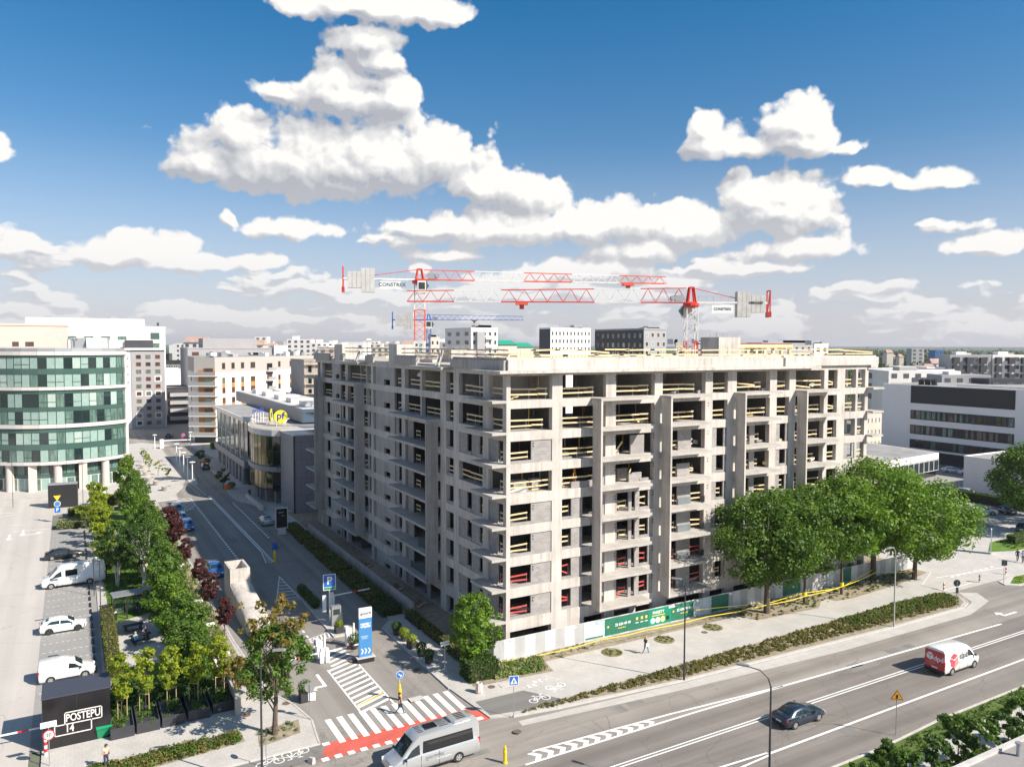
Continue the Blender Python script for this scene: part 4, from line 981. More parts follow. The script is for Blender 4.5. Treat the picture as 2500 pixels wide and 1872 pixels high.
# white office behind the hotel
c, lx, ly, top = cornerbox(60, 61, 403, 797, 262)
wo = thing('white_office', 'long white office block with flat roof behind the glass hotel', 'building', (0,0,0))
walls(wo, [(c.x-24,c.y),(c.x+lx,c.y),(c.x+lx,c.y+22),(c.x-24,c.y+22)], 0, top, M_wall_w)
c2, l2, _, t2 = cornerbox(60, 61, 353, 774, 272); MB().box(c2.x,c2.x+l2,c2.y,c2.y+12,top-1,t2).build('upper_storey', M_alu, wo)
for k in range(9): window(wo, (c.x+lx-5.0,c.y,top-4.2-k*3.7), (1,0), 3.2, 2.6, G_mid if k % 2 else G_green, M_frl, .1)
for x in (.28,.40,.52,.64): window(wo, (c.x+lx*x,c.y,top-4.4), (1,0), 3.0, 1.4, G_mid, M_frl, .08); MB().box(c.x+lx*x,c.x+lx*x+3,c.y-.04,c.y,top-1.8,top-1.6).build('vent', M_steel, wo)
window(wo, (c.x+lx*.66,c.y,top-8.2), (1,0), 1.8, 1.4, G_brown, M_frl)
for x in (.15,.45,.7): MB().box(c2.x+l2*x,c2.x+l2*x+2.5,c2.y+2,c2.y+4,t2,t2+.7).build('roof_box', M_steel, wo)
MB().tube([(c.x+lx-2,c.y+1,top),(c.x+lx-2,c.y+1,top+2.2)],.06,5).build('mast', M_frame, wo); MB().cbox((c.x+lx-2.3,c.y+1,top+1.4),(.7,.1,1.1),.3).build('dish', M_frame, wo)
# grey tower with brown windows
gt = thing('grey_tower', 'tall grey and white apartment tower with three columns of brown windows', 'building', (0,0,0))
walls(gt, [(-17.5,240),(-6.6,240),(-6.6,256),(-17.5,256)], 0, 28.0, M_wall_g, roof=M_roofgrey)
MB().box(-19.9,-17.52,240.2,256,0,28.0).build('side_bay', M_wall_w, gt); MB().box(-20,-6.3,239.4,256,28.0,28.7).build('cornice', M_white, gt); MB().box(-19,-10,243,252,28.7,31.5).build('penthouse', M_wall_d, gt)
for r_ in range(10):
    for c_ in range(3):
        z = 24.9-r_*2.62-(.0)
        if r2.random() < .35 and r_ > 0: MB().box(-15.9+c_*3.1-.3,-15.9+c_*3.1+1.9,239.96,240.0,z-.3,z+1.7).build('white_surround', M_white, gt)
        window(gt, (-15.9+c_*3.1,239.95,z), (1,0), 1.6, 1.4, r2.choice([G_brown,G_win,G_mid]), M_frw, .12)
for r_ in range(4): MB().box(-19.4,-18.3,240.1,240.18,24.6-r_*2.8,25.4-r_*2.8).build('vent', M_steel, gt)
dk = thing('dark_balcony_block', 'dark charcoal building with stacked grey balconies beside the grey tower', 'building', (0,0,0))
walls(dk, [(-6.0,252),(3.0,252),(3.0,268),(-6,268)], 0, 13.5, M_wall_d)
for r_ in range(4): MB().box(-3.9,2.4,250.9,252,1.6+r_*2.95,2.9+r_*2.95).build('balcony', M_wall_g, dk); window(dk, (-4.6,251.95,1.6+r_*2.95), (1,0), 1.2, 1.7, G_blk, M_frame)
wb = thing('white_plant_block', 'white windowless block above the dark balcony building', 'building', (0,0,0))
c, lx, ly, top = cornerbox(384, 388, 446, 903, 345); walls(wb, [(c.x,c.y),(c.x+lx,c.y),(c.x+lx,c.y+15),(c.x,c.y+15)], 0, top, M_wall_w)
gl = thing('glass_office_far', 'low office with dark glass bands seen between the tower and the apartments', 'building', (0,0,0))
c, lx, ly, top = cornerbox(400, 404, 446, 883, 365); walls(gl, [(c.x,c.y),(c.x+lx,c.y),(c.x+lx,c.y+15),(c.x,c.y+15)], 0, top, M_frame)
for i in range(7): window(gl, (c.x+.2+i*lx/7,c.y,top-3.4), (1,0), lx/7-.3, 2.0, G_brown if i % 2 else G_win, M_frl, .12)
for i in range(7): window(gl, (c.x+.2+i*lx/7,c.y,top-7.2), (1,0), lx/7-.3, 2.4, G_win, M_frl, .12)
# white and orange apartments, turned 45 degrees
ap = thing('orange_apartments', 'white apartment building with orange corner, brown windows and glass balconies', 'building', (0,0,0))
P0, P1 = Vector((-3.4,189.0)), Vector((2.1,185.7)); dR = Vector((41,36.5)).normalized(); P2 = P1+dR*56; dB = Vector((-dR.y,dR.x)); P3 = P2+dB*16; P4 = Vector((-.6,226)); 
poly = [tuple(P0),tuple(P1),tuple(P2),tuple(P3),tuple(P4)]
walls(ap, poly, 0, 21.4, M_wall_w, roof=None, par=0); MB().prism(poly, 21.41, 26.1).build('attic', mat('warm_grey_render',(.44,.405,.375),.8,var=.05), ap)
r = MB(); r.sheet(poly, 26.12); r.build('roof', M_roofgrey, ap)
for i in range(22): 
    q = P1+dR*rng.uniform(2,52)+dB*rng.uniform(2,12); MB().cbox((q.x,q.y,26.12+rng.uniform(.3,.9)),(rng.uniform(.8,3),rng.uniform(.8,2),rng.uniform(.6,1.9)),.7).build('roof_unit', rng.choice([M_steel,M_white,M_wall_g]), ap)
nO = Vector((dR.y,-dR.x))
def on(s, z): q = P1+dR*s; return (q.x+nO.x*.01, q.y+nO.y*.01, z)
cols = [(3.2,1.5),(7.6,1.6),(12.2,1.6),(17.0,2.4),(31.8,1.4),(38.5,1.5),(43.0,1.5),(49.0,.9)]
for (s, w) in cols:
    window(ap, on(s,22.4), dR, w, 2.0, G_win, M_frw, .14)
    for k in range(6):
        z = 18.0-k*3.1; window(ap, on(s,z), dR, w, 1.8, r2.choice([G_win,G_mid,G_brown]), M_frw, .14)
        if k % 2 == 0 and s < 45: q = on(s+.02,z-1.28); m_ = MB().box(0,w-.04,-.03,0,0,1.26).build('orange_panel', M_orange, ap, q, math.atan2(dR.y,dR.x))
# recessed balcony stack
for k in range(7): 
    window(ap, on(25.6,2.9+k*3.1), dR, 3.0, 2.3, G_brown if k % 2 else G_blk, M_frw, .1)
    q = on(24.8,2.5+k*3.1); MB().box(0,4.2,-1.3,0,0,.25).build('balcony', M_white, ap, q, math.atan2(dR.y,dR.x)); MB().box(0,4.2,-1.3,-1.26,.3,1.25).build('balustrade', G_bal, ap, q, math.atan2(dR.y,dR.x))
dO = (P1-P0).normalized()
q = (P0.x+dO.x*2.2,P0.y+dO.y*2.2,2.0); Lo = (P1-P0).length
MB().box(1.3,Lo+.05,-.08,-.01,2.2,22.2).build('orange_cladding', M_orange, ap, (P0.x,P0.y,0), math.atan2(dO.y,dO.x))
for k in range(7):
    z = 2.4+k*3.05; w = window(ap, (P0.x+dO.x*3.0-.02,P0.y+dO.y*3.0-.1,z), dO, 2.9, 2.1, G_lite if k % 2 else G_brown, M_frw, .1)
    bb = MB().box(-1.2,Lo+.8,-1.7,1.0,0,.28).build('balcony', M_white, ap, (P0.x,P0.y,z-.4), math.atan2(dO.y,dO.x))
    MB().box(-1.2,Lo+.8,-1.7,-1.66,.3,1.3).box(-1.2,-1.16,-1.66,1.0,.3,1.3).build('balustrade', G_bal, bb)
    MB().box(-1.22,Lo+.82,-1.73,-1.62,1.3,1.37).build('handrail', M_alu, bb)
MB().box(0,Lo,-.3,0,0,2.0).build('dark_base', M_wall_d, ap, (P0.x,P0.y,0), math.atan2(dO.y,dO.x))
for k in range(6):
    for j in range(4): window(ap, (-3.3+.9*j,190+8*j+6,3+k*3.1), Vector((P0-P4)).normalized(), 1.3, 1.7, G_win, M_frame, .1)
gp = thing('grey_apartments', 'long grey apartment building with penthouse behind the orange and white one', 'building', (0,0,0))
c, lx, ly, top = cornerbox(440, 458, 700, 852, 300); walls(gp, [(c.x,c.y),(c.x+lx,c.y),(c.x+lx,c.y+18),(c.x,c.y+ly)], 0, top, M_wall_g)
MB().box(c.x+6,c.x+lx*.7,c.y+3,c.y+15,top,top+4.2).build('penthouse', M_wall_g, gp)
for x in (1.5,8.0): window(gp, (c.x+x,c.y,top-3), (1,0), 2.6, 1.9, G_brown, M_frw, .14)
MB().box(c.x+lx*.86,c.x+lx,c.y-1,c.y+6,top-6,top+1.5).build('white_bay', M_wall_w, gp)
for k in range(4): window(gp, (c.x+lx*.6,c.y,top-3-k*3), (1,0), 4, 1.8, G_blk, M_frl, .12)
# second unfinished block behind
sb = thing('scaffolded_building', 'grey unfinished block with scaffolding behind the big concrete frame', 'building', (0,0,0))
c, lx, ly, top = cornerbox(736, 742, 1000, 882, 205)
walls(sb, [(c.x,c.y),(c.x+lx,c.y),(c.x+lx,c.y+14),(c.x,c.y+14)], 0, top, M_block)
for k in range(7):
    for j in range(11): window(sb, (c.x+1+j*2.7,c.y,top-3-k*3.1), (1,0), 1.1, 1.9, G_blk, M_conc_d, .08)
sc_ = MB()
for j in range(13): sc_.tube([(c.x+j*2.4,c.y-1,0),(c.x+j*2.4,c.y-1,top+1)],.05,4)
for k in range(10): sc_.beam((c.x,c.y-1,1.5+k*2.6),(c.x+lx,c.y-1,1.5+k*2.6),.08,.08); sc_.beam((c.x,c.y-.6,1.5+k*2.6),(c.x+lx,c.y-.6,1.5+k*2.6),.7,.06)
o = sc_.build('scaffold', M_wood, sb); o['kind'] = 'stuff'
# glass showroom with the round corner
pf = thing('glass_showroom', 'grey and gold glass commercial building with a rounded corner by the side street', 'building', (0,0,0))
DR = resample([(-1.5,106),(-3.6,103),(-5.2,98),(-6.0,93),(-6.0,88.5),(-5.2,85),(-3.9,82.6),(-2.6,81.5)], 16)[::1]
drum = [tuple(p) for p in DR]
DRi = [(-1.2,105)]+[tuple(Vector(p).lerp(Vector((2,92)), .09)) for p in drum]+[(-2.4,81.6)]
MB().prism([(2,106)]+drum+[(2,81.5)], 13.0, 14.1).build('rim', M_alu, pf)
MB().prism([(1.9,105.8)]+[tuple(Vector(p).lerp(Vector((2,92)), .04)) for p in drum]+[(1.9,81.7)], 14.11, 14.16).build('roof', mat('gravel_roof',(.42,.38,.34),.95,var=.2,vscale=.8), pf)
MB().prism([(2,106)]+drum+[(2,81.5)], 6.3, 7.2).build('rim', M_panel, pf)
MB().prism([(2,105)]+[tuple(Vector(p).lerp(Vector((2,92)), .06)) for p in drum]+[(2,82)], 2.6, 12.9).build('core', G_blk, pf)
RV = DR[::-1]
for (z0, z1, nseg) in ((7.25,12.95,2),(2.9,6.25,1)):
    for i in range(16):
        a, b = DR[i], DR[i+1]; d = (b-a); L = d.length; d = d.normalized()
        # outside of the drum lies toward -x: walk so that it is on the right
        n_ = Vector((d.y,-d.x)); inw = Vector((2,92))-a
        if n_.dot(inw) > 0: a, b = b, a; d = -d
        a3 = a.lerp(Vector((2,92)), .03)
        for s_ in range(nseg):
            h = (z1-z0)/nseg; window(pf, (a3.x,a3.y,z0+s_*h), d, L*.97, h, (G_gold if 4 < i < 14 else (G_mid if i < 5 else G_blk)), M_frame, .05, proud=.05)
for i in range(1, 16, 2): p = DR[i].lerp(Vector((2,92)), .18); MB().tube([(p.x,p.y,0),(p.x,p.y,2.6)],.28,8).build('column', M_panel, pf)
MB().prism([(-2.5,81.48),(-2.0,73.1),(30,73.1),(30,106),(1.95,106),(1.95,81.48)], 0, 13.9).build('wall', M_panel, pf)
MB().prism([(-2.7,81.6),(-2.2,72.9),(30,72.9),(30,81.6)], 13.91, 14.15).build('coping', M_alu, pf)
MB().box(-2.24,-2.0,72.95,73.15,0,13.9).build('downpipe', M_frame, pf)
MB().prism([(4.5,93),(16,93),(16,165),(4.5,165)], 14.2, 16.9).build('upper_storey', M_panel, pf); MB().box(4.6,16,92.9,92.99,14.2,16.9).build('blue_end', M_blueclad, pf)
MB().prism([(4.8,93.5),(15.8,93.5),(15.8,164.5),(4.8,164.5)], 16.91, 16.95).build('roof', M_alu, pf)
for y in (100,112,124,138,150): MB().box(7,12,y,y+5,16.95,17.9).build('skylight', M_alu, pf)
MB().box(-4.6,4.4,106.2,146,13.6,14.5).build('wing_fascia', M_alu, pf); MB().box(-3.5,4.4,106.3,145.7,.1,13.6).build('wing_core', G_blk, pf); MB().sheet([(-4.2,106.5),(4.3,106.5),(4.3,145.6),(-4.2,145.6)], 14.52).build('roof', M_roofgrey, pf)
for i in range(13):
    y = 145.6-i*3.0
    for (z0, z1) in ((.2,3.6),(5.2,9.2),(9.2,13.5)):
        window(pf, (-3.6,y,z0), (0,-1), 3.0, z1-z0, (G_mid if z0 > 5 and i < 7 else r2.choice([G_blk,G_win,G_brown])), M_steel, .06)
    if i % 2: MB().tube([(-4.0,y,0),(-4.0,y,13.6)],.12,6).build('column', M_alu, pf)
MB().box(-4.4,-3.4,106.5,145.6,3.7,5.1).build('wing_band', M_panel, pf)
for i in range(5): MB().tube([(-4.2,108+i*4,0),(-4.2,108+i*4,3.7)],.5,10).build('pillar', M_panel, pf)
# round advertising signs on the roof
M_yelpf = mat('sign_yellow', (.72,.64,.03), .4); M_navy = mat('sign_navy', (.03,.05,.30), .4)
def pfsign(x, y, z, rz, lab, rr=1.3):
    t = thing('round_sign', lab, 'sign', (x,y,z), rz, 'rooftop signs of the showroom')
    d = MB().lathe([(rr,-.12),(rr,.12)], (0,0,0), 28).build('disc', M_yelpf, t, (0,0,1.7)); d.rotation_euler = (PI/2,0,0)
    d = MB().lathe([(rr+.06,-.1),(rr+.06,.1)], (0,0,0), 28).build('rim', M_frame, t, (0,.01,1.7)); d.rotation_euler = (PI/2,0,0)
    MB().add([(.3,-.14,.28),(1.15,-.14,.72),(1.43,-.14,1.25),(.9,-.14,.95)],[(0,1,2,3)]).build('corner_fold', M_signw, t)
    text('pf', 1.9, M_navy, t, (-.05,-.14,1.85), (PI/2,0,0), bold=.05)
    for s in (-.8,.8): MB().beam((s,0,.5),(s*1.2,.9,-.3),.1).beam((s,0,.5),(s,-.1,-.3),.1).build('strut', M_alu, t)
s1 = G(685,1018,15.9); pfsign(s1.x, s1.y, 14.3, -.12, 'large round yellow rooftop sign with blue letters pf')
s1 = G(661,1014,15.9); pfsign(s1.x, s1.y, 14.3, 1.15, 'narrow edge-on yellow disc left of the large round pf sign')
t = thing('roof_letters', 'dark blue script letters standing on white posts on the showroom roof', 'sign', (s1.x-1.2,s1.y+4.5,14.2), .35)
for i in range(5): MB().beam((i*.6-1.6,0,0),(i*.6-1.6,0,2.2),.09).beam((i*.6-1.6,0,1.3),(i*.6-.9,.9,0),.07).build('post', M_signw, t)
text('profit', 1.2, M_navy, t, (-.4,-.1,2.5), (PI/2,0,0), bold=.03)
# right hand side: white office with dark window bands
ro = thing('banded_office', 'white office block with three dark window bands and a black roof panel', 'building', (0,0,0))
X0 = 154.0; yl = 66.9; ZT = 20.0
def yz(px, py):   # point on the plane x = X0
    d = ray(px, py); t_ = (X0-CAM.x)/d.x; return CAM.y+d.y*t_, CAM.z+d.z*t_
yl = yz(2155,936)[0]
MB().box(X0,X0+40,-10,yl,3.2,ZT).build('wall', mat('office_white', (.86,.82,.79), .8, var=.04, vscale=.1), ro); MB().box(X0+2,X0+40,-10,yl,0,3.2).build('undercroft', M_wall_d, ro); MB().box(X0+.5,X0+40,-9,yl-.5,ZT,ZT+.02).build('roof', M_roofgrey, ro)
MB().box(X0,X0+2,yl-3,yl,0,3.2).build('wall_foot', M_wall_w, ro)
ya, za = yz(2225,936); yb, zb = yz(2480,950); _, zc_ = yz(2225,983)
MB().box(X0-.12,X0,yb,ya,zc_,ZT-.15).build('black_panel', M_black, ro)
for (pl, pr) in ((1000,1022),(1036,1058),(1071,1092)):
    y0, z1 = yz(2225,pl); _, z0 = yz(2225,pr); n = 18; w = (ya-yb)/n
    MB().box(X0-.06,X0,yb,ya,z0,z1).build('window_band', M_black, ro)
    for i in range(n):
        if r2.random() < .8: window(ro, (X0-.065,ya-i*w-.05,z0+.15), (0,-1), w*rng.choice([.55,.75,.9]), z1-z0-.3, r2.choice([G_brown,G_win,G_mid,G_brown]), M_frame, .07)
for i in range(3): MB().tube([(X0+3+i*.1,yl-9-i*1.7,ZT),(X0+3,yl-9-i*1.7,ZT+1.5)],.7,10).build('roof_fan', M_black, ro)
MB().box(X0+8,X0+22,20,34,ZT,ZT+2.6).build('roof_plant', M_steel, ro); MB().box(X0+1,X0+2,4,48,ZT+.3,ZT+.6).build('duct', M_alu, ro)
an = thing('low_annex', 'single storey white annex with flat roof and glass strip between frame and office', 'building', (0,0,0))
A = [G(2109,1136,5.4), G(2292,1105,5.4), G(2292,1105,5.4)+Vector((3,22,0)), G(2100,1086,5.4)+Vector((0,0,0))]
ap_ = [(p.x,p.y) for p in (A[0],A[1])]+[(A[1].x+4,A[1].y+30),(A[0].x+6,A[0].y+45)]
MB().prism(ap_, 4.0, 5.4).build('fascia', M_wall_w, an); MB().prism([tuple(Vector(p)*.985+Vector((1.6,.9))) for p in ap_], 0, 4.0).build('glass_strip', G_blk, an)
r = MB(); r.sheet([tuple(Vector(p)*.985+Vector((1.6,.9))) for p in ap_], 5.42); r.build('roof', M_roofgrey, an)
dA = (Vector(ap_[1])-Vector(ap_[0])).normalized(); LA = (Vector(ap_[1])-Vector(ap_[0])).length
for i in range(14): window(an, (ap_[0][0]+dA.x*i*LA/14,ap_[0][1]+dA.y*i*LA/14,1.4), dA, LA/14, 2.5, G_win, M_frl, .1)
lb = thing('low_white_building', 'low white building with brown windows at the right edge', 'building', (0,0,0))
walls(lb, [(125.2,28.5),(125.2,-6),(146,-6),(146,28.5)], 0, 7.1, M_wall_w, par=.25)
for (y, z) in ((13,3.6),(13,.6),(5,3.6)): 
    for k in range(3): window(lb, (125.2,y-k*1.55,z), (0,-1), 1.5, 1.9, G_brown, M_frl, .1)
for i in range(6): MB().box(127+i*2.2,128.2+i*2.2,8,22,7.2,7.9).build('roof_unit', M_alu, lb)
# red-roofed and grey blocks seen between the frame and the office
for (nm, lab, xl, xc, xr, yt, D, m_, mr) in [
    ('grey_window_block','dark grey and white block with long windows right of the frame',2085,2226,2330,906,262,M_wall_w,M_roofgrey),
    ('pink_brick_block','faded pink brick building with white grid windows right of the frame',2100,2106,2160,1010,236,M_beige,M_tile)]:
    t = thing(nm, lab, 'building', (0,0,0)); c, lx, ly, top = cornerbox(xl,xc,xr,yt,D); ly = min(ly,60)
    walls(t, [(c.x,c.y),(c.x+lx,c.y),(c.x+lx,c.y+ly),(c.x,c.y+ly)], 0, top, m_, roof=mr, par=.3)
    for k in range(3):
        for j in range(6): window(t, (c.x+.8+j*lx/6,c.y,top-3-k*3.6), (1,0), lx/6-1.2, 1.6, G_win, M_frl, .12)
        for j in range(9): window(t, (c.x,c.y+ly-1-j*ly/9,top-3-k*3.6), (0,-1), ly/9*.6, 1.9, G_win, M_frame, .1)
# mid-distance towers above the roof line
def tower(nm, lab, xl, xc, xr, yt, D, m_, wn, wr, mg, mf, ms=None, cat='building', side=3, grp=None):
    t = thing(nm, lab, cat, (0,0,0), 0, grp); c, lx, ly, top = cornerbox(xl,xc,xr,yt,D); ly = min(ly, 60)
    walls(t, [(c.x,c.y),(c.x+lx,c.y),(c.x+lx,c.y+ly),(c.x,c.y+ly)], 0, top, m_, par=.6)
    h = 3.3
    for k in range(wr):
        for j in range(wn): window(t, (c.x+lx*(j+.3)/wn,c.y,top-2.7-k*h), (1,0), lx/wn*.5, 1.7, mg if not isinstance(mg, list) else r2.choice(mg), mf, .12)
        for j in range(side): window(t, (c.x,c.y+ly*(j+.7)/side,top-2.7-k*h), (0,-1), ly/side*.45, 1.7, G_win, mf, .12)
    for j in range(4): MB().box(c.x+lx*rng.uniform(.1,.8),c.x+lx*.85,c.y+2,c.y+5,top,top+rng.uniform(.8,2)).build('roof_box', M_steel, t)
    return t, c, lx, ly, top
t, c, lx, ly, top = tower('white_balcony_tower','white and grey stepped apartment block with balconies behind the cranes',1087,1150,1215,803,300,M_wall_w,5,4,G_win,M_frl)
MB().box(c.x+2,c.x+lx*.45,c.y-1.5,c.y-.02,0,top-1).build('balcony_bay', M_wall_g, t)
for k in range(4): MB().box(c.x+lx*.5,c.x+lx*.8,c.y-1.3,c.y-.02,top-4-k*3.3,top-3-k*3.3).build('balcony', M_alu, t)
t, c, lx, ly, top = tower('lettered_white_office','white office with dark end wall and antennas behind the second crane jib',1317,1344,1442,803,330,M_wall_w,11,4,G_win,M_frl)
MB().box(c.x-.1,c.x,c.y,c.y+ly,0,top).build('dark_end', M_wall_d, t)
for j in range(12): MB().tube([(c.x+j*lx/12,c.y+1,top),(c.x+j*lx/12,c.y+1,top+rng.uniform(1,2.6))],.06,4).build('antenna', M_steel, t)
text('Data Point of View', 1.2, M_frame, t, (c.x+lx*.2,c.y-.05,top-1.2), (RX,0,0), bold=.02) if 0 else None
t, c, lx, ly, top = tower('black_brick_block','black and grey block with scattered warm windows right of the white office',1453,1572,1627,805,280,M_wall_g,4,4,[G_brown,G_win,G_lite],M_frl,side=1)
MB().box(c.x-.12,c.x-.001,c.y,c.y+ly,0,top).build('black_cladding', M_wall_d, t)
for k in range(4):
    for j in range(9): window(t, (c.x-.13,c.y+ly*(j+.8)/9.2,top-3-k*3.4), (0,-1), 1.7, 1.8, r2.choice([G_brown,G_brown,G_win,G_lite]), M_frame, .1)
tower('grey_low_block','low grey block left of the white crane mast base',1648,1650,1666,840,270,M_wall_g,2,3,G_brown,M_frl)
tower('grey_penthouse_row','grey and white flat roofed block right of the white crane mast',1700,1705,1768,838,265,M_wall_g,5,3,[G_brown,G_win],M_frl)
tower('long_grey_block','long low grey block with brown windows beyond the roof stair core',1822,1860,2010,840,330,M_wall_g,10,3,[G_brown,G_win],M_frl)
tower('small_white_cube','small white rooftop cube just right of the long grey block',1985,1988,2022,842,300,M_wall_w,2,3,G_win,M_frl)
tower('cream_slab_block','cream slab block with balconies just right of the red crane mast',1046,1050,1073,826,330,M_beige,2,5,G_win,M_frl)
t = thing('green_roof_terrace', 'low cream houses with bright green metal roofs in the distance', 'building', (0,0,0))
for (xl, xr, yt, D) in ((1216,1262,832,420),(1262,1302,838,440)):
    c, lx, ly, top = cornerbox(xl-1,xl,xr,yt+9,D); MB().box(c.x,c.x+lx,c.y,c.y+10,0,top).build('wall', M_beige, t)
    MB().add([(c.x-.5,c.y-.8,top),(c.x+lx+.5,c.y-.8,top),(c.x+lx+.5,c.y+11,top),(c.x-.5,c.y+11,top),(c.x+1,c.y+5,top+2.4),(c.x+lx-1,c.y+5,top+2.4)],[(0,1,5,4),(1,2,5),(2,3,4,5),(3,0,4)]).build('roof', M_teal, t)
# roof in the near right corner
nr = thing('near_roof', 'flat grey felt roof in the bottom right corner of the picture', 'building', (0,0,0))
pA, pB = G(2348,1872,4), G(2500,1799,4)
MB().box(pA.x-30,pB.x+40,-70,pA.y,0,4.0).build('wall', M_wall_w, nr); MB().box(pA.x-30,pB.x+40,-70,pA.y-.05,4.0,4.12).build('roof', mat('felt_roof',(.26,.245,.24),.9,var=.15,vscale=.5), nr); MB().box(pA.x-30,pB.x+40,pA.y-.3,pA.y+.02,4.0,4.3).build('parapet', M_kerb, nr)
v = G(2486,1845,4.1); MB().tube([(v.x,v.y,4.1),(v.x,v.y,4.85)],.13,8).tube([(v.x,v.y,4.9),(v.x,v.y,5.0)],.22,8).build('vent_pipe', M_steel, nr)

# ---------------------------------------------------------------- tower cranes
M_cr = mat('crane_red', (.62,.05,.03), .45); M_cro = mat('crane_orange_red', (.70,.10,.05), .45); M_cw = mat('crane_white', (.74,.72,.70), .45); M_cb = mat('crane_blue', (.03,.10,.42), .45)
M_cwt = mat('counterweight_concrete', (.55,.53,.51), .8, var=.15, vscale=.8)
def mast(t, z0, z1, w, secs, rz, th=.16):
    z = z0; i = 0; h = w*.75
    while z < z1-.1:
        m_ = secs(z); mb = MB(); zt = min(z1, z+h*2)
        c, s = math.cos(rz), math.sin(rz); R_ = lambda x, y: (c*x-s*y, s*x+c*y)
        cor = [R_(a*w/2,b*w/2) for a, b in ((-1,-1),(1,-1),(1,1),(-1,1))]
        for q in cor: mb.beam((q[0],q[1],z),(q[0],q[1],zt),th)
        for k in range(4):
            a, b = cor[k], cor[(k+1)%4]; zz = z; fl = 0
            while zz < zt-.05:
                z2 = min(zt, zz+h); p, q = (a, b) if fl % 2 else (b, a)
                mb.beam((p[0],p[1],zz),(q[0],q[1],z2),th*.5); zz = z2; fl += 1
            mb.beam((a[0],a[1],zt),(b[0],b[1],zt),th*.5)
        mb.build('mast_section', m_, t); z = zt
def jib(t, x0, x1, zb, h0, h1, secs, d=1, w=1.3, name='jib_section', step=2.5):
    L = abs(x1-x0); n = max(1, round(L/9.0)); bounds = [x0+(x1-x0)*i/n for i in range(n+1)]
    for i in range(n):
        a, b = bounds[i], bounds[i+1]; m_ = secs((i+.5)/n); mb = MB(); ha = h0+(h1-h0)*i/n; hb = h0+(h1-h0)*(i+1)/n
        for y in (-w/2, w/2): mb.beam((a,y,zb),(b,y,zb),.16)
        mb.beam((a,0,zb+ha),(b,0,zb+hb),.18)
        k = max(2, round(abs(b-a)/step)); 
        for j in range(k):
            xa = a+(b-a)*j/k; xb = a+(b-a)*(j+.5)/k; xc = a+(b-a)*(j+1)/k; hm = ha+(hb-ha)*(j+.5)/k
            for y in (-w/2, w/2): mb.beam((xa,y,zb),(xb,0,zb+hm),.06); mb.beam((xb,0,zb+hm),(xc,y,zb),.06)
            mb.beam((xa,-w/2,zb),(xa,w/2,zb),.07); mb.beam((xa,-w/2,zb),(xc,w/2,zb),.04)
        mb.build(name, m_, t)
def cab(t, x, y, z, s=1.0, flip=1):
    cb_ = MB().prism([(x-.8*s,y-.8*s),(x+.8*s,y-.8*s),(x+.8*s,y+.8*s),(x-.8*s,y+.8*s)], z-2.2*s, z).build('cab', M_cw, t)
    MB().add([(x+flip*.82*s,y-.7*s,z-1.9*s),(x+flip*.82*s,y+.7*s,z-1.9*s),(x+flip*1.45*s,y+.6*s,z-.9*s),(x+flip*1.45*s,y-.6*s,z-.9*s),(x+flip*.82*s,y-.7*s,z-.1),(x+flip*.82*s,y+.7*s,z-.1)],[(0,1,2,3),(3,2,5,4),(0,3,4),(1,5,2)]).build('cab_glass', G_green, cb_)
    MB().box(x-.6*s,x+.6*s,y-.84*s,y-.81*s,z-1.6*s,z-.3*s).build('cab_side_glass', G_dark, cb_)
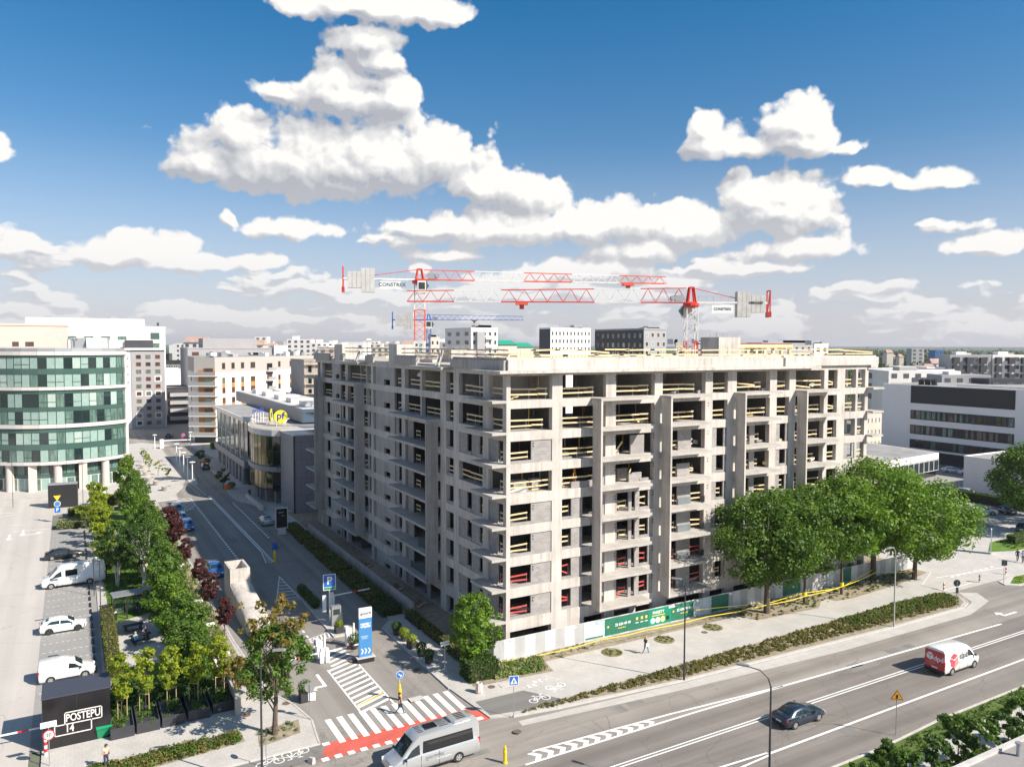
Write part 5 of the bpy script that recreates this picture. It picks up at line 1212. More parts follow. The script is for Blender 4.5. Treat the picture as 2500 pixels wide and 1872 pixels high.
def crane(lab, base, heading, zj, w, mw, mz0, cols, Lj, Lc, h, mastf, plate=None, s=1.0, cabflip=1, trol=.85):
    t = thing('tower_crane', lab, 'crane', (base.x,base.y,0), heading, 'tower cranes over the building site')
    mast(t, mz0, zj-.9, mw, mastf, 0)
    MB().lathe([(mw*.55,0),(mw*.75,.35),(mw*.75,.8),(mw*.5,.9)], (0,0,zj-.95), 10).build('slewing_ring', cols[0], t)
    tb = MB(); 
    for y in (-.6,.6): tb.beam((-.7,y,zj),(-.35,y*.6,zj+h+.15),.3).beam((.7,y,zj),(.35,y*.6,zj+h+.15),.3).beam((-.35,y*.6,zj+h+.1),(.35,y*.6,zj+h+.1),.3)
    tb.box(-.9,.9,-.8,.8,zj-.1,zj+.15); tb.build('tower_head', cols[0], t)
    jib(t, .9, Lj, zj, h, h*.72, lambda f: cols[2+int(f*len(cols[2:]))] , w=1.3*s)
    cj = MB(); 
    for y in (-.6*s,.6*s): cj.beam((-.9,y,zj),(-Lc,y,zj),.22*s,.3*s)
    for i in range(8): cj.beam((-1-i*Lc/8.2,-.6*s,zj),(-1-i*Lc/8.2,.6*s,zj),.08)
    cj.build('counter_jib', M_cw if cols[1] is None else cols[1], t)
    hr = MB()
    for i in range(6): hr.beam((-1.5-i*1.4*s,-.7*s,zj),(-1.5-i*1.4*s,-.7*s,zj+1.2),.04)
    hr.beam((-1.5,-.7*s,zj+1.2),(-8.5*s,-.7*s,zj+1.2),.04); hr.build('handrail', M_steel, t)
    MB().beam((0,0,zj+h+.1),(-Lc*.72,-.4,zj+.4),.12).build('tie_bar', cols[0], t)
    for i, (hh, dz) in enumerate(((4.6,0),(4.6,0),(4.6,0),(3.1,0),(3.1,0),(3.1,0))):
        x = -Lc+.9*s+(5-i)*.85*s; MB().box(x,x+.8*s,-.75*s,.75*s,zj-hh*.56*s,zj+hh*.44*s).build('counterweight', M_cwt, t)
    ef = MB(); 
    for (a, b) in (((-Lc,-.8,zj-2.4*s),(-Lc,-.8,zj+2.2*s)),((-Lc,.8,zj-2.4*s),(-Lc,.8,zj+2.2*s)),((-Lc,-.8,zj-2.4*s),(-Lc,.8,zj+2.2*s)),((-Lc,-.8,zj+2.2*s),(-Lc,.8,zj+2.2*s)),((-Lc,.8,zj-2.4*s),(-Lc,-.8,zj-2.4*s))): ef.beam(a,b,.2)
    ef.box(-Lc-.25,-Lc+.25,-.9,.9,zj-2.6*s,zj-1.6*s); ef.build('end_frame', cols[0], t)
    MB().box(1.6,3.0,-.5,.5,zj+.2,zj+1.3).tube([(3.4,-.6,zj+.8),(3.4,.6,zj+.8)],.45,8).build('winch', M_steel, t)
    tx = Lj*trol; MB().box(tx-1.1,tx+1.1,-.8,.8,zj-.55,zj-.15).box(tx-.4,tx+.4,-.3,.3,zj-1.3,zj-.5).build('trolley', M_cro if cols[0] is not M_cb else M_orange, t)
    cab(t, .3, -(mw/2+.85*s), zj-.4, s, cabflip)
    if plate:
        MB().box(-7.6*s,-3.6*s,-.95,-.9,zj-1.9,zj-.45).build('name_plate', M_signw, t)
        text(plate, 1.0, M_frame, t, (-5.3*s,-.96,zj-1.15), (PI/2,0,0) if cabflip > 0 else (PI/2,0,0), bold=.02)
    return t
# left crane: red/white mast, jib toward the right of the picture
def head(a, b): return math.atan2(b.y-a.y, b.x-a.x)
b1 = atD(1025,841,152); t1 = atD(1625,693,160); z1 = atD(1025,683,152).z
c1 = crane('tallest tower crane with red and white mast at left, long jib reaching right', b1, head(b1,t1), z1, 1, 2.0, RF+.0, [M_cr,M_cw,M_cro,M_cw,M_cro,M_cw,M_cro], (t1-b1).to_2d().length, 14.6, 1.9,
      lambda z: M_cw if (z > 35.6 or z < 28.5) else M_cro, 'CONSTREX', trol=.84)
b2 = atD(1686,841,141); t2_ = atD(994,738,139); z2 = atD(1686,739,141).z
c2_ = crane('white mast tower crane with red base at right, jib reaching left', b2, head(b2,t2_), z2, 1, 2.0, RF+.0, [M_cr,M_cw,M_cr,M_cw,M_cr,M_cw,M_cr], (t2_-b2).to_2d().length, 14.2, 2.6,
      lambda z: M_cro if z < 28.5 else M_cw, None, trol=.6)
MB().box(-7.4,-3.5,.9,.95,z2-1.9,z2-.45).build('name_plate', M_signw, c2_)
text('CONSTREX', .62, M_frame, c2_, (-5.45,.96,z2-1.18), (PI/2,0,PI), bold=.02)
text('HERKULES', .55, M_frame, c2_, (-11.6,.82,z2), (PI/2,0,PI), bold=.02)
b3 = atD(1047,841,330); t3 = atD(1278,782,330); z3 = atD(1047,781,330).z
c3 = crane('small distant blue tower crane behind the red and white one', b3, head(b3,t3), z3, 1, 1.7, 0, [M_cb,M_cb,M_cb,M_cb,M_cb,M_cb], (t3-b3).to_2d().length, 15.4, 2.2, lambda z: M_cb, None, s=1.5, trol=.48)

# ---------------------------------------------------------------- vegetation
def leaves(blobs, n, size, seed=1, up=.35, squash=.8, shell=(.72,1.05), name='crown', m=None):
    """leaf-sized quads spread through the outer volume of many small clumps"""
    R_ = np.random.RandomState(seed)
    B_ = np.array([[*c, r] for c, r in blobs]); w = B_[:,3]**2; w /= w.sum()
    idx = R_.choice(len(B_), n, p=w); d = R_.normal(size=(n,3)); d /= np.linalg.norm(d,axis=1)[:,None]
    rr = R_.uniform(shell[0], shell[1], n)*B_[idx,3]; sc = np.ones(3); sc[2] = squash
    P = B_[idx,:3]+d*sc*rr[:,None]
    N_ = d+R_.normal(size=(n,3))*.55; N_[:,2] += up; N_ /= np.linalg.norm(N_,axis=1)[:,None]
    t = np.cross(N_, R_.normal(size=(n,3))); t /= np.linalg.norm(t,axis=1)[:,None]; b = np.cross(N_, t)
    s = size*R_.uniform(.6,1.35,n)[:,None]
    V = np.empty((n,4,3)); V[:,0] = P-t*s*.62; V[:,1] = P+b*s*.36; V[:,2] = P+t*s*.62+N_*s*.1; V[:,3] = P-b*s*.36
    V[:,:,2] = np.maximum(V[:,:,2], .03)
    me = bpy.data.meshes.new(name); me.vertices.add(n*4); me.vertices.foreach_set('co', V.reshape(-1))
    me.loops.add(n*4); me.loops.foreach_set('vertex_index', np.arange(n*4, dtype=np.int32))
    me.polygons.add(n); me.polygons.foreach_set('loop_start', np.arange(0,n*4,4, dtype=np.int32)); me.update(calc_edges=True)
    if m: me.materials.append(m)
    return me
def crown_blobs(h0, h1, r, n, seed, cr=(.18,.34), shape='round', gap=.0):
    R_ = random.Random(seed); out = []; hc = (h0+h1)/2; hh = (h1-h0)/2
    for i in range(n):
        for _ in range(30):
            z = R_.uniform(-1,1)
            prof = math.sqrt(max(.02,1-z*z)) if shape == 'round' else (max(.12,(1-(z*.5+.5))**.75)*1.0 if shape == 'cone' else math.sqrt(max(.05,1-abs(z)**3))*(.75+.25*math.sin(z*7+seed)))
            a = R_.uniform(0,2*PI); q = R_.uniform(.35,1)**.6*prof*r
            q *= 1+.16*math.sin(a*3+seed)+.1*math.sin(a*5+2*seed)
            c = (q*math.cos(a), q*math.sin(a), hc+z*hh)
            if all((c[0]-o[0][0])**2+(c[1]-o[0][1])**2+(c[2]-o[0][2])**2 > (r*.16)**2 for o in out): break
        out.append((c, r*R_.uniform(*cr)))
    return out
def trunk(h, r0, blobs, parent, seed=0, stems=1, m=M_bark, nlimb=9, fork=.45):
    R_ = random.Random(seed); mb = MB()
    for s_ in range(stems):
        ox, oy = (0,0) if stems == 1 else (R_.uniform(-.3,.3), R_.uniform(-.3,.3)); lx = R_.uniform(-.35,.35)+ox*2; ly = R_.uniform(-.35,.35)+oy*2
        pts = [(ox,oy,-.1),(ox+lx*.1,oy+ly*.1,h*.15),(ox+lx*.4,oy+ly*.4,h*.4),(ox+lx*.8,oy+ly*.8,h*.7),(ox+lx,oy+ly,h*.92)]
        mb.tube(pts, [r0*1.25,r0,r0*.75,r0*.42,r0*.12], 8)
        bl = sorted(blobs, key=lambda b: R_.random())[:nlimb]
        for c, r in bl:
            t = min(.8, max(.2, (c[2]/h)*fork+R_.uniform(-.05,.05))); z = h*t; p = Vector((ox+lx*t,oy+ly*t,z)); e = Vector(c)
            mid = p.lerp(e,.5)+Vector((0,0,(e-p).length*.10)); mb.tube([p,mid,e],[r0*.34,r0*.2,r0*.05],5,False)
    mb.sm = True
    return mb.build('trunk', m, parent)
def tree(name, lab, cat, loc, h, r, leaf, n=5000, size=.34, seed=1, h0=None, nb=42, shape='round', r0=None, stems=1, bark=M_bark, group=None, cr=(.18,.34), rz=0, extra=None, nl=10):
    t = thing(name, lab, cat, loc, rz, group)
    h0 = h*.28 if h0 is None else h0
    k_ = 1.7 if r > 2 else 1.35
    bl = crown_blobs(h0+r*.12, h-r*.14, r*.90, int(nb*k_), seed, (cr[0]*.72,cr[1]*.78), shape)
    trunk(h*.95, r0 or h*.017, bl, t, seed, stems, bark, nl)
    inst('crown', leaves(bl, int(n*1.3), size*.86, seed, m=leaf, shell=(.45,1.12)), t)
    if extra: extra(t, bl)
    return t
L_fresh = leafmat('leaves_fresh',(.055,.115,.012),(.13,.23,.022),(.22,.33,.035))
SR = 'street trees between the cycle path and the hoarding'
tree('lime_tree','broad leafy tree with dark trunk, leftmost of the big roadside trees','tree',(31.2,-4.2,.1),14.4,6.5,L_mid,15000,.34,11,h0=3.2,nb=84,group=None,r0=.3)
tree('maple_tree','leafy green tree behind the broad one, its slim trunk wrapped in yellow tape','tree',(37.4,-4.2,.1),14.2,5.6,bpy.data.materials['leaves_mid'],11000,.34,12,h0=3.6,nb=64,r0=.16)
tree('maple_tree','green tree with thin pale trunk inside the yellow tape, middle of the roadside trees','tree',(44.2,-4.0,.1),14.6,5.8,L_fresh,11000,.36,13,h0=4.4,nb=60,r0=.15)
tree('maple_tree','tall bright green maple with forked dark trunk by the end of the hoarding','tree',(53.0,-2.0,.1),16.0,8.4,L_fresh,17000,.38,14,h0=3.6,nb=95,r0=.34)
tree('maple_tree','spreading bright green maple leaning over the side road at the pavement corner','tree',(57.6,-4.6,.1),13.2,7.4,L_fresh,13000,.38,15,h0=2.6,nb=75,r0=.26)
tree('maple_tree','dark green tree at the right edge beside the parked cars','tree',(98,1.5,.1),15,6.6,L_mid,12000,.42,16,h0=3.2,nb=70,r0=.28)
tree('maple_tree','tree behind the right edge tree, next to the low white building','tree',(112,3,.1),15,6.6,L_mid,7000,.45,17,h0=3,nb=50,r0=.25)
tree('young_maple','small bright green maple at the corner of the hoarding','tree',(-4.5,-1.6,.1),7.2,2.6,L_fresh,7000,.24,21,h0=1.2,nb=60,r0=.1,shape='cone' if 0 else 'round',cr=(.15,.34))
def twigs(t, bl):
    mb = MB(); R_ = random.Random(4)
    for i in range(42):
        a = R_.uniform(0,2*PI); z0 = R_.uniform(5.5,7.5); L = R_.uniform(1.8,3.6); p = Vector((R_.uniform(-.9,.9),R_.uniform(-.9,.9),z0)); d = Vector((math.cos(a)*.65,math.sin(a)*.65,R_.uniform(.5,1.1))).normalized()
        q = p+d*L; mb.tube([p,p.lerp(q,.5)+Vector((0,0,.1)),q],[.035,.02,.008],4,False)
    mb.build('bare_twigs', M_bark, t)
    bt = [((math.cos(i*2.4)*R_.uniform(.6,2.8), math.sin(i*2.4)*R_.uniform(.6,2.8), R_.uniform(7.6,10.3)), R_.uniform(.25,.5)) for i in range(30)]
    inst('turning_leaves', leaves(bt, 1100, .26, 5, m=L_aut, shell=(.3,1.1)), t)
tree('street_tree','street tree with full green lower crown and thin half bare top beside the crossing','tree',(-23.1,-4.9,.1),8.6,2.9,L_mid,5200,.26,22,h0=2.7,nb=34,r0=.2,extra=twigs)
# park rows (three shared crowns, each tree its own object)
pk = [tree('park_tree','x','tree',(0,0,-50),7.0,2.75,m_,6500,.28,30+i,h0=.9,nb=60,shape='col',r0=.11) for i, m_ in enumerate((L_mid,L_mid,L_fresh))]
wh = ['nearest tree of the dense green park row, beside the planter boxes','second tree of the dense park row, level with the picnic tables','third tree of the dense park row behind the picnic tables','fourth tree of the dense park row, level with the glass shelter',
      'fifth tree of the dense park row, just behind the shelter','sixth tree of the dense park row, beside the birches','seventh tree of the dense park row, level with the white van','eighth tree of the dense park row, level with the black saloon car',
      'ninth tree of the dense park row','tenth tree of the dense park row near the blue parked cars','second farthest tree of the dense park row','farthest and tallest tree of the dense park row, near the plaza']
for i, (b_, hs) in enumerate([(8.5,.80),(14.5,.86),(21,.92),(27.5,.95),(34,1.0),(41,1.06),(48,1.1),(56,1.12),(64,1.15),(72,1.2),(81,1.24),(91,1.45)]):
    dup(pk[i % 3], (-27.5+.4*math.sin(i*2.1), b_, .1), i*1.3, wh[i], 'dense row of park trees', (.9,.9,hs))
yk = [tree('yellow_green_tree','x','tree',(0,0,-50),6.4,1.7,L_yel,3000,.27,40+i,h0=.8,nb=42,shape='col',r0=.07) for i in range(2)]
for i, b_ in enumerate((47,52.5,58,64,70.5,77,84)):
    dup(yk[i % 2], (-32.7+.3*math.sin(i*3),b_,.1), i*1.7, ['narrow yellow-green tree directly behind the tall white van','narrow yellow-green tree above the roof of the black saloon','narrow yellow-green tree right behind the black saloon','narrow yellow-green tree by the middle of the empty bays','narrow yellow-green tree two before the parking sign','narrow yellow-green tree next to the white flowering shrubs','farthest narrow yellow-green tree by the black screen box'][i], 'yellow-green trees along the car park', (1,1,1.05+.05*(i % 3)))
for o in pk+yk:
    for c_ in list(o.children): bpy.data.objects.remove(c_)
    bpy.data.objects.remove(o)
tree('birch_tree','multi-stemmed white birch with dark green crown left of the shelter','tree',(-31.6,42.0,.12),8.2,2.7,L_dark,5500,.24,51,h0=2.6,nb=44,stems=4,bark=M_barkw,r0=.07)
tree('birch_tree','birch with bright white forked stems on the lawn behind the shelter','tree',(-29.2,38.8,.12),8.4,2.8,L_dark,5500,.24,52,h0=2.9,nb=44,stems=3,bark=M_barkw,r0=.11)
pp = tree('purple_tree','round purple-leaved tree beside the nearest blue parked car','tree',(-23.6,62.5,.12),5.4,2.0,L_red,5000,.24,61,h0=1.3,nb=60,r0=.09,cr=(.25,.42))
dup(pp,(-23.7,57.0,.12),2.0,'second round purple-leaved tree, just in front of the first',None,.92)
ps = tree('purple_sapling','purple-leaved young tree on thin stem, farthest of the four small ones','tree',(-23.6,43.5,.12),4.7,.95,L_red,2600,.19,63,h0=1.9,nb=34,r0=.05,cr=(.3,.5))
for (y, s_, lab) in ((33.2,.95,'purple-leaved young tree level with the lone blue car'),(24.8,1.05,'slender purple-leaved young tree left of the concrete ramp tower'),(16.0,1.0,'nearest purple-leaved young tree at the foot of the ramp wall')): dup(ps,(-23.3,y,.12),y,lab,None,s_)
tree('bronze_shrub','bronze and purple shrub in the corner behind the street tree','shrub',(-24.6,3.4,.12),3.4,1.9,L_aut,2200,.22,66,h0=.5,nb=24)
tree('round_tree','yellow-green tree between the frame and the banded office','tree',(104,66,0),9.5,4.2,L_yel,2500,.5,67,h0=2,nb=30)
tree('round_tree','small tree showing above the roof of the banded office','tree',(205,52,0),24.5,5,L_mid,2000,.8,68,h0=9,nb=30)
# staked saplings in the planter boxes
M_box = mat('dark_planter_steel', (.045,.045,.052), .5, var=.2, vscale=1.0)
sap = [('yellow-green staked sapling in the first planter next to the black POSTEPU box',-33.3,2.5),('yellow-green staked sapling in the second planter from the black box',-31.5,2.6),('yellow-green staked sapling in the third planter, middle of the five',-29.7,2.7),('yellow-green staked sapling in the fourth planter, partly behind the street tree',-27.8,2.8),('yellow-green staked sapling in the last planter by the concrete post',-25.9,3.2)]
for i, (lab, x, y) in enumerate(sap):
    t = tree('staked_sapling', lab, 'sapling', (x,y,.55), 5.2+.2*math.sin(i*2), 1.1, L_yel, 2600, .19, 70+i, h0=1.7, nb=34, r0=.035, cr=(.25,.48), group='staked saplings in dark planters', shape='col')
    st = MB()
    q3 = [(.45*math.cos(k*2.1+i),.45*math.sin(k*2.1+i)) for k in range(3)]
    for (a, b) in q3: st.tube([(a,b,-.1),(a,b,1.75)],.035,6)
    for k in range(3): st.beam((*q3[k],1.7),(*q3[(k+1)%3],1.7),.06)
    st.build('stakes', mat('stake_wood',(.42,.32,.2),.8), t)
    p = thing('planter_box', ['dark steel planter box beside the green bin','second dark steel planter box','third dark steel planter box under a staked sapling','fourth dark steel planter box in tree shade','fifth dark planter box at the concrete post'][i], 'planter', (x,y-1.1,.1), 0, 'dark planter boxes along the pavement')
    MB().box(-.82,.82,-1.25,-1.15,0,.85).box(-.82,-.74,-1.15,2.4,0,.85).box(.74,.82,-1.15,2.4,0,.85).box(-.74,.74,-1.15,2.4,0,.6).build('box', M_box, p)
    R_ = random.Random(i); bl = [((R_.uniform(-.6,.6),R_.uniform(-1,2.2),R_.uniform(.62,.8)),R_.uniform(.2,.34)) for _ in range(14)]
    inst('plants', leaves(bl, 900, .14, i, m=L_grass), p)
R_ = random.Random(9)
bl = [((R_.uniform(-34.0,-25.4),R_.uniform(4.2,8.5),R_.uniform(.3,1.1)),R_.uniform(.45,.95)) for _ in range(60)]
o = inst('shrub_mass', leaves(bl, 9000, .2, 3, m=L_dark)); o['kind'] = 'stuff'; tag(o,'dark green ground shrubs behind the planter boxes','shrubs')
# hedges: leafy boxes
def hedge(nm, lab, x0, x1, y0, y1, h, leaf, dens=70, size=.13, z=.1, grp=None, cat='hedge'):
    t = thing(nm, lab, cat, ((x0+x1)/2,(y0+y1)/2,z), 0, grp); a, b = (x1-x0)/2, (y1-y0)/2
    MB().box(-a+.08,a-.08,-b+.08,b-.08,0,h-.1).build('dark_core', M_hcore, t)  # solid dark box filling the hedge behind its leaf shell
    area = 4*(a+b)*h+4*a*b; n = int(area*dens); R = np.random.RandomState(int(abs(x0*10+y0*7)) % 999)
    P = np.empty((n,3)); f = R.rand(n)
    u = R.uniform(-1,1,(n,2)); top = f < (4*a*b/area)
    P[:,0] = u[:,0]*a; P[:,1] = u[:,1]*b; P[:,2] = h+R.normal(0,.04,n)
    s = ~top; k = R.randint(0,4,n); zz = R.uniform(.02,h,n)
    for q in range(4):
        m_ = s & (k == q)
        if q < 2: P[m_,0] = (a if q else -a)+R.normal(0,.04,m_.sum())
        else: P[m_,1] = (b if q == 3 else -b)+R.normal(0,.04,m_.sum())
        P[m_,2] = zz[m_]
    bl = [((*p,), .06) for p in P]
    inst('foliage', leaves(bl, n, size, 2, m=leaf, shell=(0,1.5)), t); return t
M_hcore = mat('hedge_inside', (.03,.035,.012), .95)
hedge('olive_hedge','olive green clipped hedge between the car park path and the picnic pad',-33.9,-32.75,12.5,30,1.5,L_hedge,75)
for i, (y0, y1, w, lab) in enumerate([(.5,3.2,1.0,'bright yellow-green low hedge end by the white plate sign'),(4.0,9.5,.9,'narrow olive hedge beside the round tubs'),(10.0,14.0,1.0,'olive hedge block at the shadow edge'),(15.5,19.5,1.9,'dark green hedge block left of the brick heap'),(20.3,25.5,1.8,'wide olive hedge block, second before the shadow edge'),(26.3,32,1.8,'wide olive hedge block level with the parking sign'),(33,38.5,1.8,'olive hedge block level with the hatched triangle'),(39.5,44,1.7,'small olive hedge block level with the yellow post'),(45,50,1.6,'small hedge block behind the yellow post'),(51,56,1.6,'hedge block near the black advertising pillar'),(57,62.5,1.5,'farthest hedge block beside the showroom wall')]):
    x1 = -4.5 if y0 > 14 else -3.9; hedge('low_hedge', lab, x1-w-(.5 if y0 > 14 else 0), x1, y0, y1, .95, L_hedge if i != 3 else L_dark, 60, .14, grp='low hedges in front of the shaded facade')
hedge('dark_yew','dark green clipped yew clump at the corner bed',-6.0,-3.2,-4.4,-2.2,1.7,L_dark,110,.16)
hedge('boundary_hedge','long dark hedge in front of the low white building',114.6,116.4,9,25.5,1.7,L_dark,45,.2)
hedge('flowering_shrubs','white flowering shrubs at the end of the empty parking bays',-38.6,-34.2,79.5,82.5,1.0,L_heath,60,.16,cat='shrub')
hedge('plaza_hedge','low clipped hedge in front of the black screen box',-37,-33,90,92,1.1,L_hedge,50,.18)
hedge('plaza_hedge','tall dark hedge block at the end of the bays behind the flowering shrubs',-35.9,-33.4,82.8,89.5,1.8,L_yel,50,.18)
hedge('ivy_bank','bright green climbing hedge behind the park trees',-32,-25.8,96,98,1.9,L_yel,45,.2)
hedge('reed_planting','upright bright green planting in front of the orange apartments',-1.5,3.6,170,172.5,1.8,L_yel,45,.25)
for i in range(5):   # round yew balls
    p = thing('ball_shrub', ['farthest dark round shrub on the kiosk island','second dark round shrub from the far end of the kiosk island','middle dark round shrub on the kiosk island','fourth dark round shrub on the kiosk island','nearest dark round shrub on the kiosk island behind the parking sign'][i], 'shrub', (-12.5,28.2-i*1.5,.1), 0, 'clipped balls on the kiosk island')
    inst('foliage', leaves([((0,0,.55),.58)]*1, 700, .12, i, m=L_dark, shell=(.8,1.08), squash=1), p); MB().tube([(0,0,0),(0,0,.5)],.3,8).build('core', M_hcore, p)
# planting beds: many small tufts, one object each bed
def bed(nm, lab, poly, n, leaf, hr=(.15,.4), per=26, size=.13, seed=1, kind='stuff', z=.12):
    R_ = random.Random(seed); xs = [p[0] for p in poly]; ys = [p[1] for p in poly]; bl = []
    def inside(x, y):
        c = False
        for i in range(len(poly)):
            (xa,ya),(xb,yb) = poly[i], poly[i-1]
            if (ya > y) != (yb > y) and x < (xb-xa)*(y-ya)/(yb-ya)+xa: c = not c
        return c
    while len(bl) < n:
        x, y = R_.uniform(min(xs),max(xs)), R_.uniform(min(ys),max(ys))
        if inside(x,y):
            r = R_.uniform(*hr); bl.append(((x,y,z+r*.55), r))
    o = inst(nm, leaves(bl, n*per, size, seed, m=leaf, shell=(.4,1.05))); o['kind'] = kind; tag(o, lab, 'plants'); return o
bed('bed_plants','rusty green ground cover in the long roadside planting bed',[(1,-11.6),(11.4,-12.4),(39.7,-12.9),(52.3,-13.2),(54.0,-12.6),(55.2,-11.5),(55.3,-10.4),(54.7,-9.6),(47.3,-9.3),(14,-10.4),(1,-10.9)],1900,L_bed,(.10,.23),22,.13,5)
bed('bed_plants_dense','dense green ground cover at the rounded end of the planting bed',[(36,-9.8),(47.3,-9.3),(54.7,-9.6),(55.3,-10.4),(55.2,-11.5),(53.0,-12.4),(36,-11.9)],700,L_grass,(.10,.24),20,.13,6)
bed('corner_bed_plants','leafy planting with pale flowers in the corner bed by the hoarding',[(-3.4,-2.0),(2.2,-2.3),(1.6,-5.2),(-3.8,-4.6)],170,L_heath,(.2,.38),34,.15,7)
bed('corner_bed_green','green leaves between the pale flowers in the corner bed',[(-3.4,-2.0),(2.2,-2.3),(1.6,-5.2),(-3.8,-4.6)],130,L_mid,(.2,.36),30,.15,8)
bed('south_bed_plants','mixed low planting in the strip in front of the planters',[(-37,-3.5),(-25.6,-3.3),(-25.6,-4.8),(-37,-5.9)],240,L_bed,(.15,.35),30,.14,9)
bed('south_bed_green','green shrubs in the strip in front of the planters',[(-37,-3.5),(-25.6,-3.3),(-25.6,-4.8),(-37,-5.9)],160,L_grass,(.15,.4),30,.14,10)
bed('street_bed_plants','pale grasses and perennials under the purple trees',[(-24.8,6),(-22.8,6),(-22.8,90),(-24.8,90)],420,L_heath,(.2,.42),26,.16,11)
bed('street_bed_green','green perennials under the purple trees',[(-24.8,6),(-22.8,6),(-22.8,90),(-24.8,90)],220,L_grass,(.2,.4),26,.16,12)
bed('pit_weeds','weeds around the street tree and along the dry verges',[(-24.3,-6.1),(-21.4,-5.5),(-21.0,-3.6),(-24.0,-4.0)],26,L_grass,(.08,.25),22,.1,13)
bed('verge_weeds','grass tufts at the kerb beside the crossing sign',[(-5.4,-11.3),(1,-11.7),(2,-10.9),(-3,-10.9)],60,L_bed,(.08,.2),22,.1,14)
bed('verge_weeds_west','dry grass tufts along the kerb west of the crossing',[(-45,-12),(-23.5,-11.2),(-22.8,-10.4),(-45,-11.4)],120,L_bed,(.05,.18),18,.1,15)
bed('strip_weeds','grass along the foot of the hoarding',[(28,-5.2),(40,-5.6),(54,-4.6),(60,-3.4),(60,-1.6),(28,-1.8)],260,L_grass,(.06,.2),20,.12,16)
bed('strip_weeds_west','sparse green weeds on the dirt strip near the corner',[(2.4,-1.6),(9,-1.6),(9,-2.9),(2.4,-3.2)],26,L_grass,(.08,.22),18,.1,17)
bed('lawn_grass','bright short grass of the park lawn',[(-33.1,29.8),(-25.4,30),(-25.4,60),(-33.1,60)],1400,L_grass,(.1,.25),12,.12,18)
bed('park_undergrowth','green undergrowth beneath the dense park row',[(-28.6,8),(-25.4,8),(-25.4,94),(-28.2,94)],420,L_mid,(.4,.9),34,.24,19)
bed('verge_tufts','grass of the verge on the near side of the road',[(8,-30.8),(12,-29.6),(45,-28.4),(45,-30.2),(20,-31.0)],500,L_grass,(.06,.16),14,.11,20)
bed('island_tufts','bright grass on the far traffic island',[(67,-11.6),(68,-12.2),(82,-12.4),(82,-10.8),(70,-10.5)],160,L_yel,(.05,.14),12,.12,21)
# bushes in front of the near roof
for i, (x, y, r) in enumerate([(2110,1800,1.55),(2172,1782,1.4),(2228,1762,1.6),(2282,1758,1.5),(2345,1745,1.6),(2400,1742,1.4),(2455,1712,1.7),(2492,1700,1.5)]):
    d = ray(x,y); t_ = (-35.0+1.0*math.sin(i*2)-CAM.y)/d.y; px_ = CAM.x+d.x*t_; zt = max(2.2, min(4.6, CAM.z+d.z*t_))
    tree('roadside_bush', ['leftmost bush in front of the near roof','second bush from the left in front of the near roof','tall third bush, right of the yellow warning sign pole','fourth bush along the near roof edge','fifth bush along the near roof edge','sixth bush, thinner and lower','seventh bush near the right picture edge','last bush at the right picture edge'][i], 'bush', (px_,-35.0+1.0*math.sin(i*2),.1), zt, r, L_mid if i % 3 else L_dark, 3200, .2, 80+i, h0=.1, nb=30, r0=.05, group='bushes along the near pavement', shape='col', nl=5)
for i, (x, y) in enumerate([(1494,1592),(1622,1561),(1740,1531)]):
    p = G(x,y,.1); bed('pit_grass', ['grass in the round tree pit left of the walking woman','grass and bricks in the round pit right of the walking woman','grass in the round pit shaded by tree twigs'][i], [(p.x+.95*math.cos(k*.8),p.y+.95*math.sin(k*.8)) for k in range(8)], 34, L_bed, (.05,.14), 16, .09, 40+i)
hedge('verge_hedge','low hedge curving round the grass by the right car park',88,98,-1.2,.2,1.2,L_mid,40,.18)
bed('corner_grass_tufts','grass under the right edge tree',[(84,-2.5),(101,-3.5),(101,0),(87,1)],260,L_grass,(.08,.2),14,.14,61)
# distant tree belts
def belt(nm, lab, pts, n, r, seed, leaf=L_far, size=1.6):
    R_ = random.Random(seed); bl = []
    for i in range(n):
        k = R_.randrange(len(pts)-1); a, b = Vector(pts[k]), Vector(pts[k+1]); p = a.lerp(b, R_.random()); w = p.z
        bl.append(((p.x+R_.uniform(-w,w),p.y+R_.uniform(-w,w),R_.uniform(2,r[1]*1.2)),R_.uniform(*r)))
    o = inst(nm, leaves(bl, n*46, size, seed, m=leaf, shell=(.5,1.0), squash=.7)); o['kind'] = 'stuff'; tag(o, lab, 'trees'); return o
def pd(x, D, w=0): q = atD(x,860,D); return (q.x,q.y,w)
belt('tree_belt','dark tree belt in front of the far industrial roofs on the right',[pd(2030,420,14),pd(2200,520,20),pd(2520,560,24)],260,(7,12),1)
belt('tree_belt','second line of trees beyond the blue tower block',[pd(1980,900,40),pd(2560,1000,50)],420,(10,16),2,size=2.6)
belt('tree_belt','small trees among the streets on the left',[pd(330,520,12),pd(480,640,20)],60,(4,7),3)
belt('tree_belt','trees between the white blocks in the middle distance',[pd(520,900,40),pd(1400,1000,60)],160,(7,11),4,size=2.2)
fm = MB(); R_ = np.random.RandomState(8); nx, ny = 150, 60
hs = R_.rand(ny, nx)
for j in range(ny):
    D = 1300*(1.052**j)
    for i in range(nx):
        q = atD(-500+i*24.0,841,D); patch = math.sin(q.x*.0021+1)+math.sin(q.y*.0017)+math.sin((q.x+q.y)*.004)*.7
        h = (9+8*hs[j,i]) if patch > -.7 else -2
        fm.v.append((q.x,q.y,h))
for j in range(ny-1):
    for i in range(nx-1): a = j*nx+i; fm.f.append((a,a+1,a+nx+1,a+nx))
o = fm.build('far_woods', mat('far_canopy',(.045,.075,.035),.95,var=.5,vscale=.02,bump=1,bscale=.2), kind='stuff'); tag(o,'flat dark woods reaching to the horizon','woods')

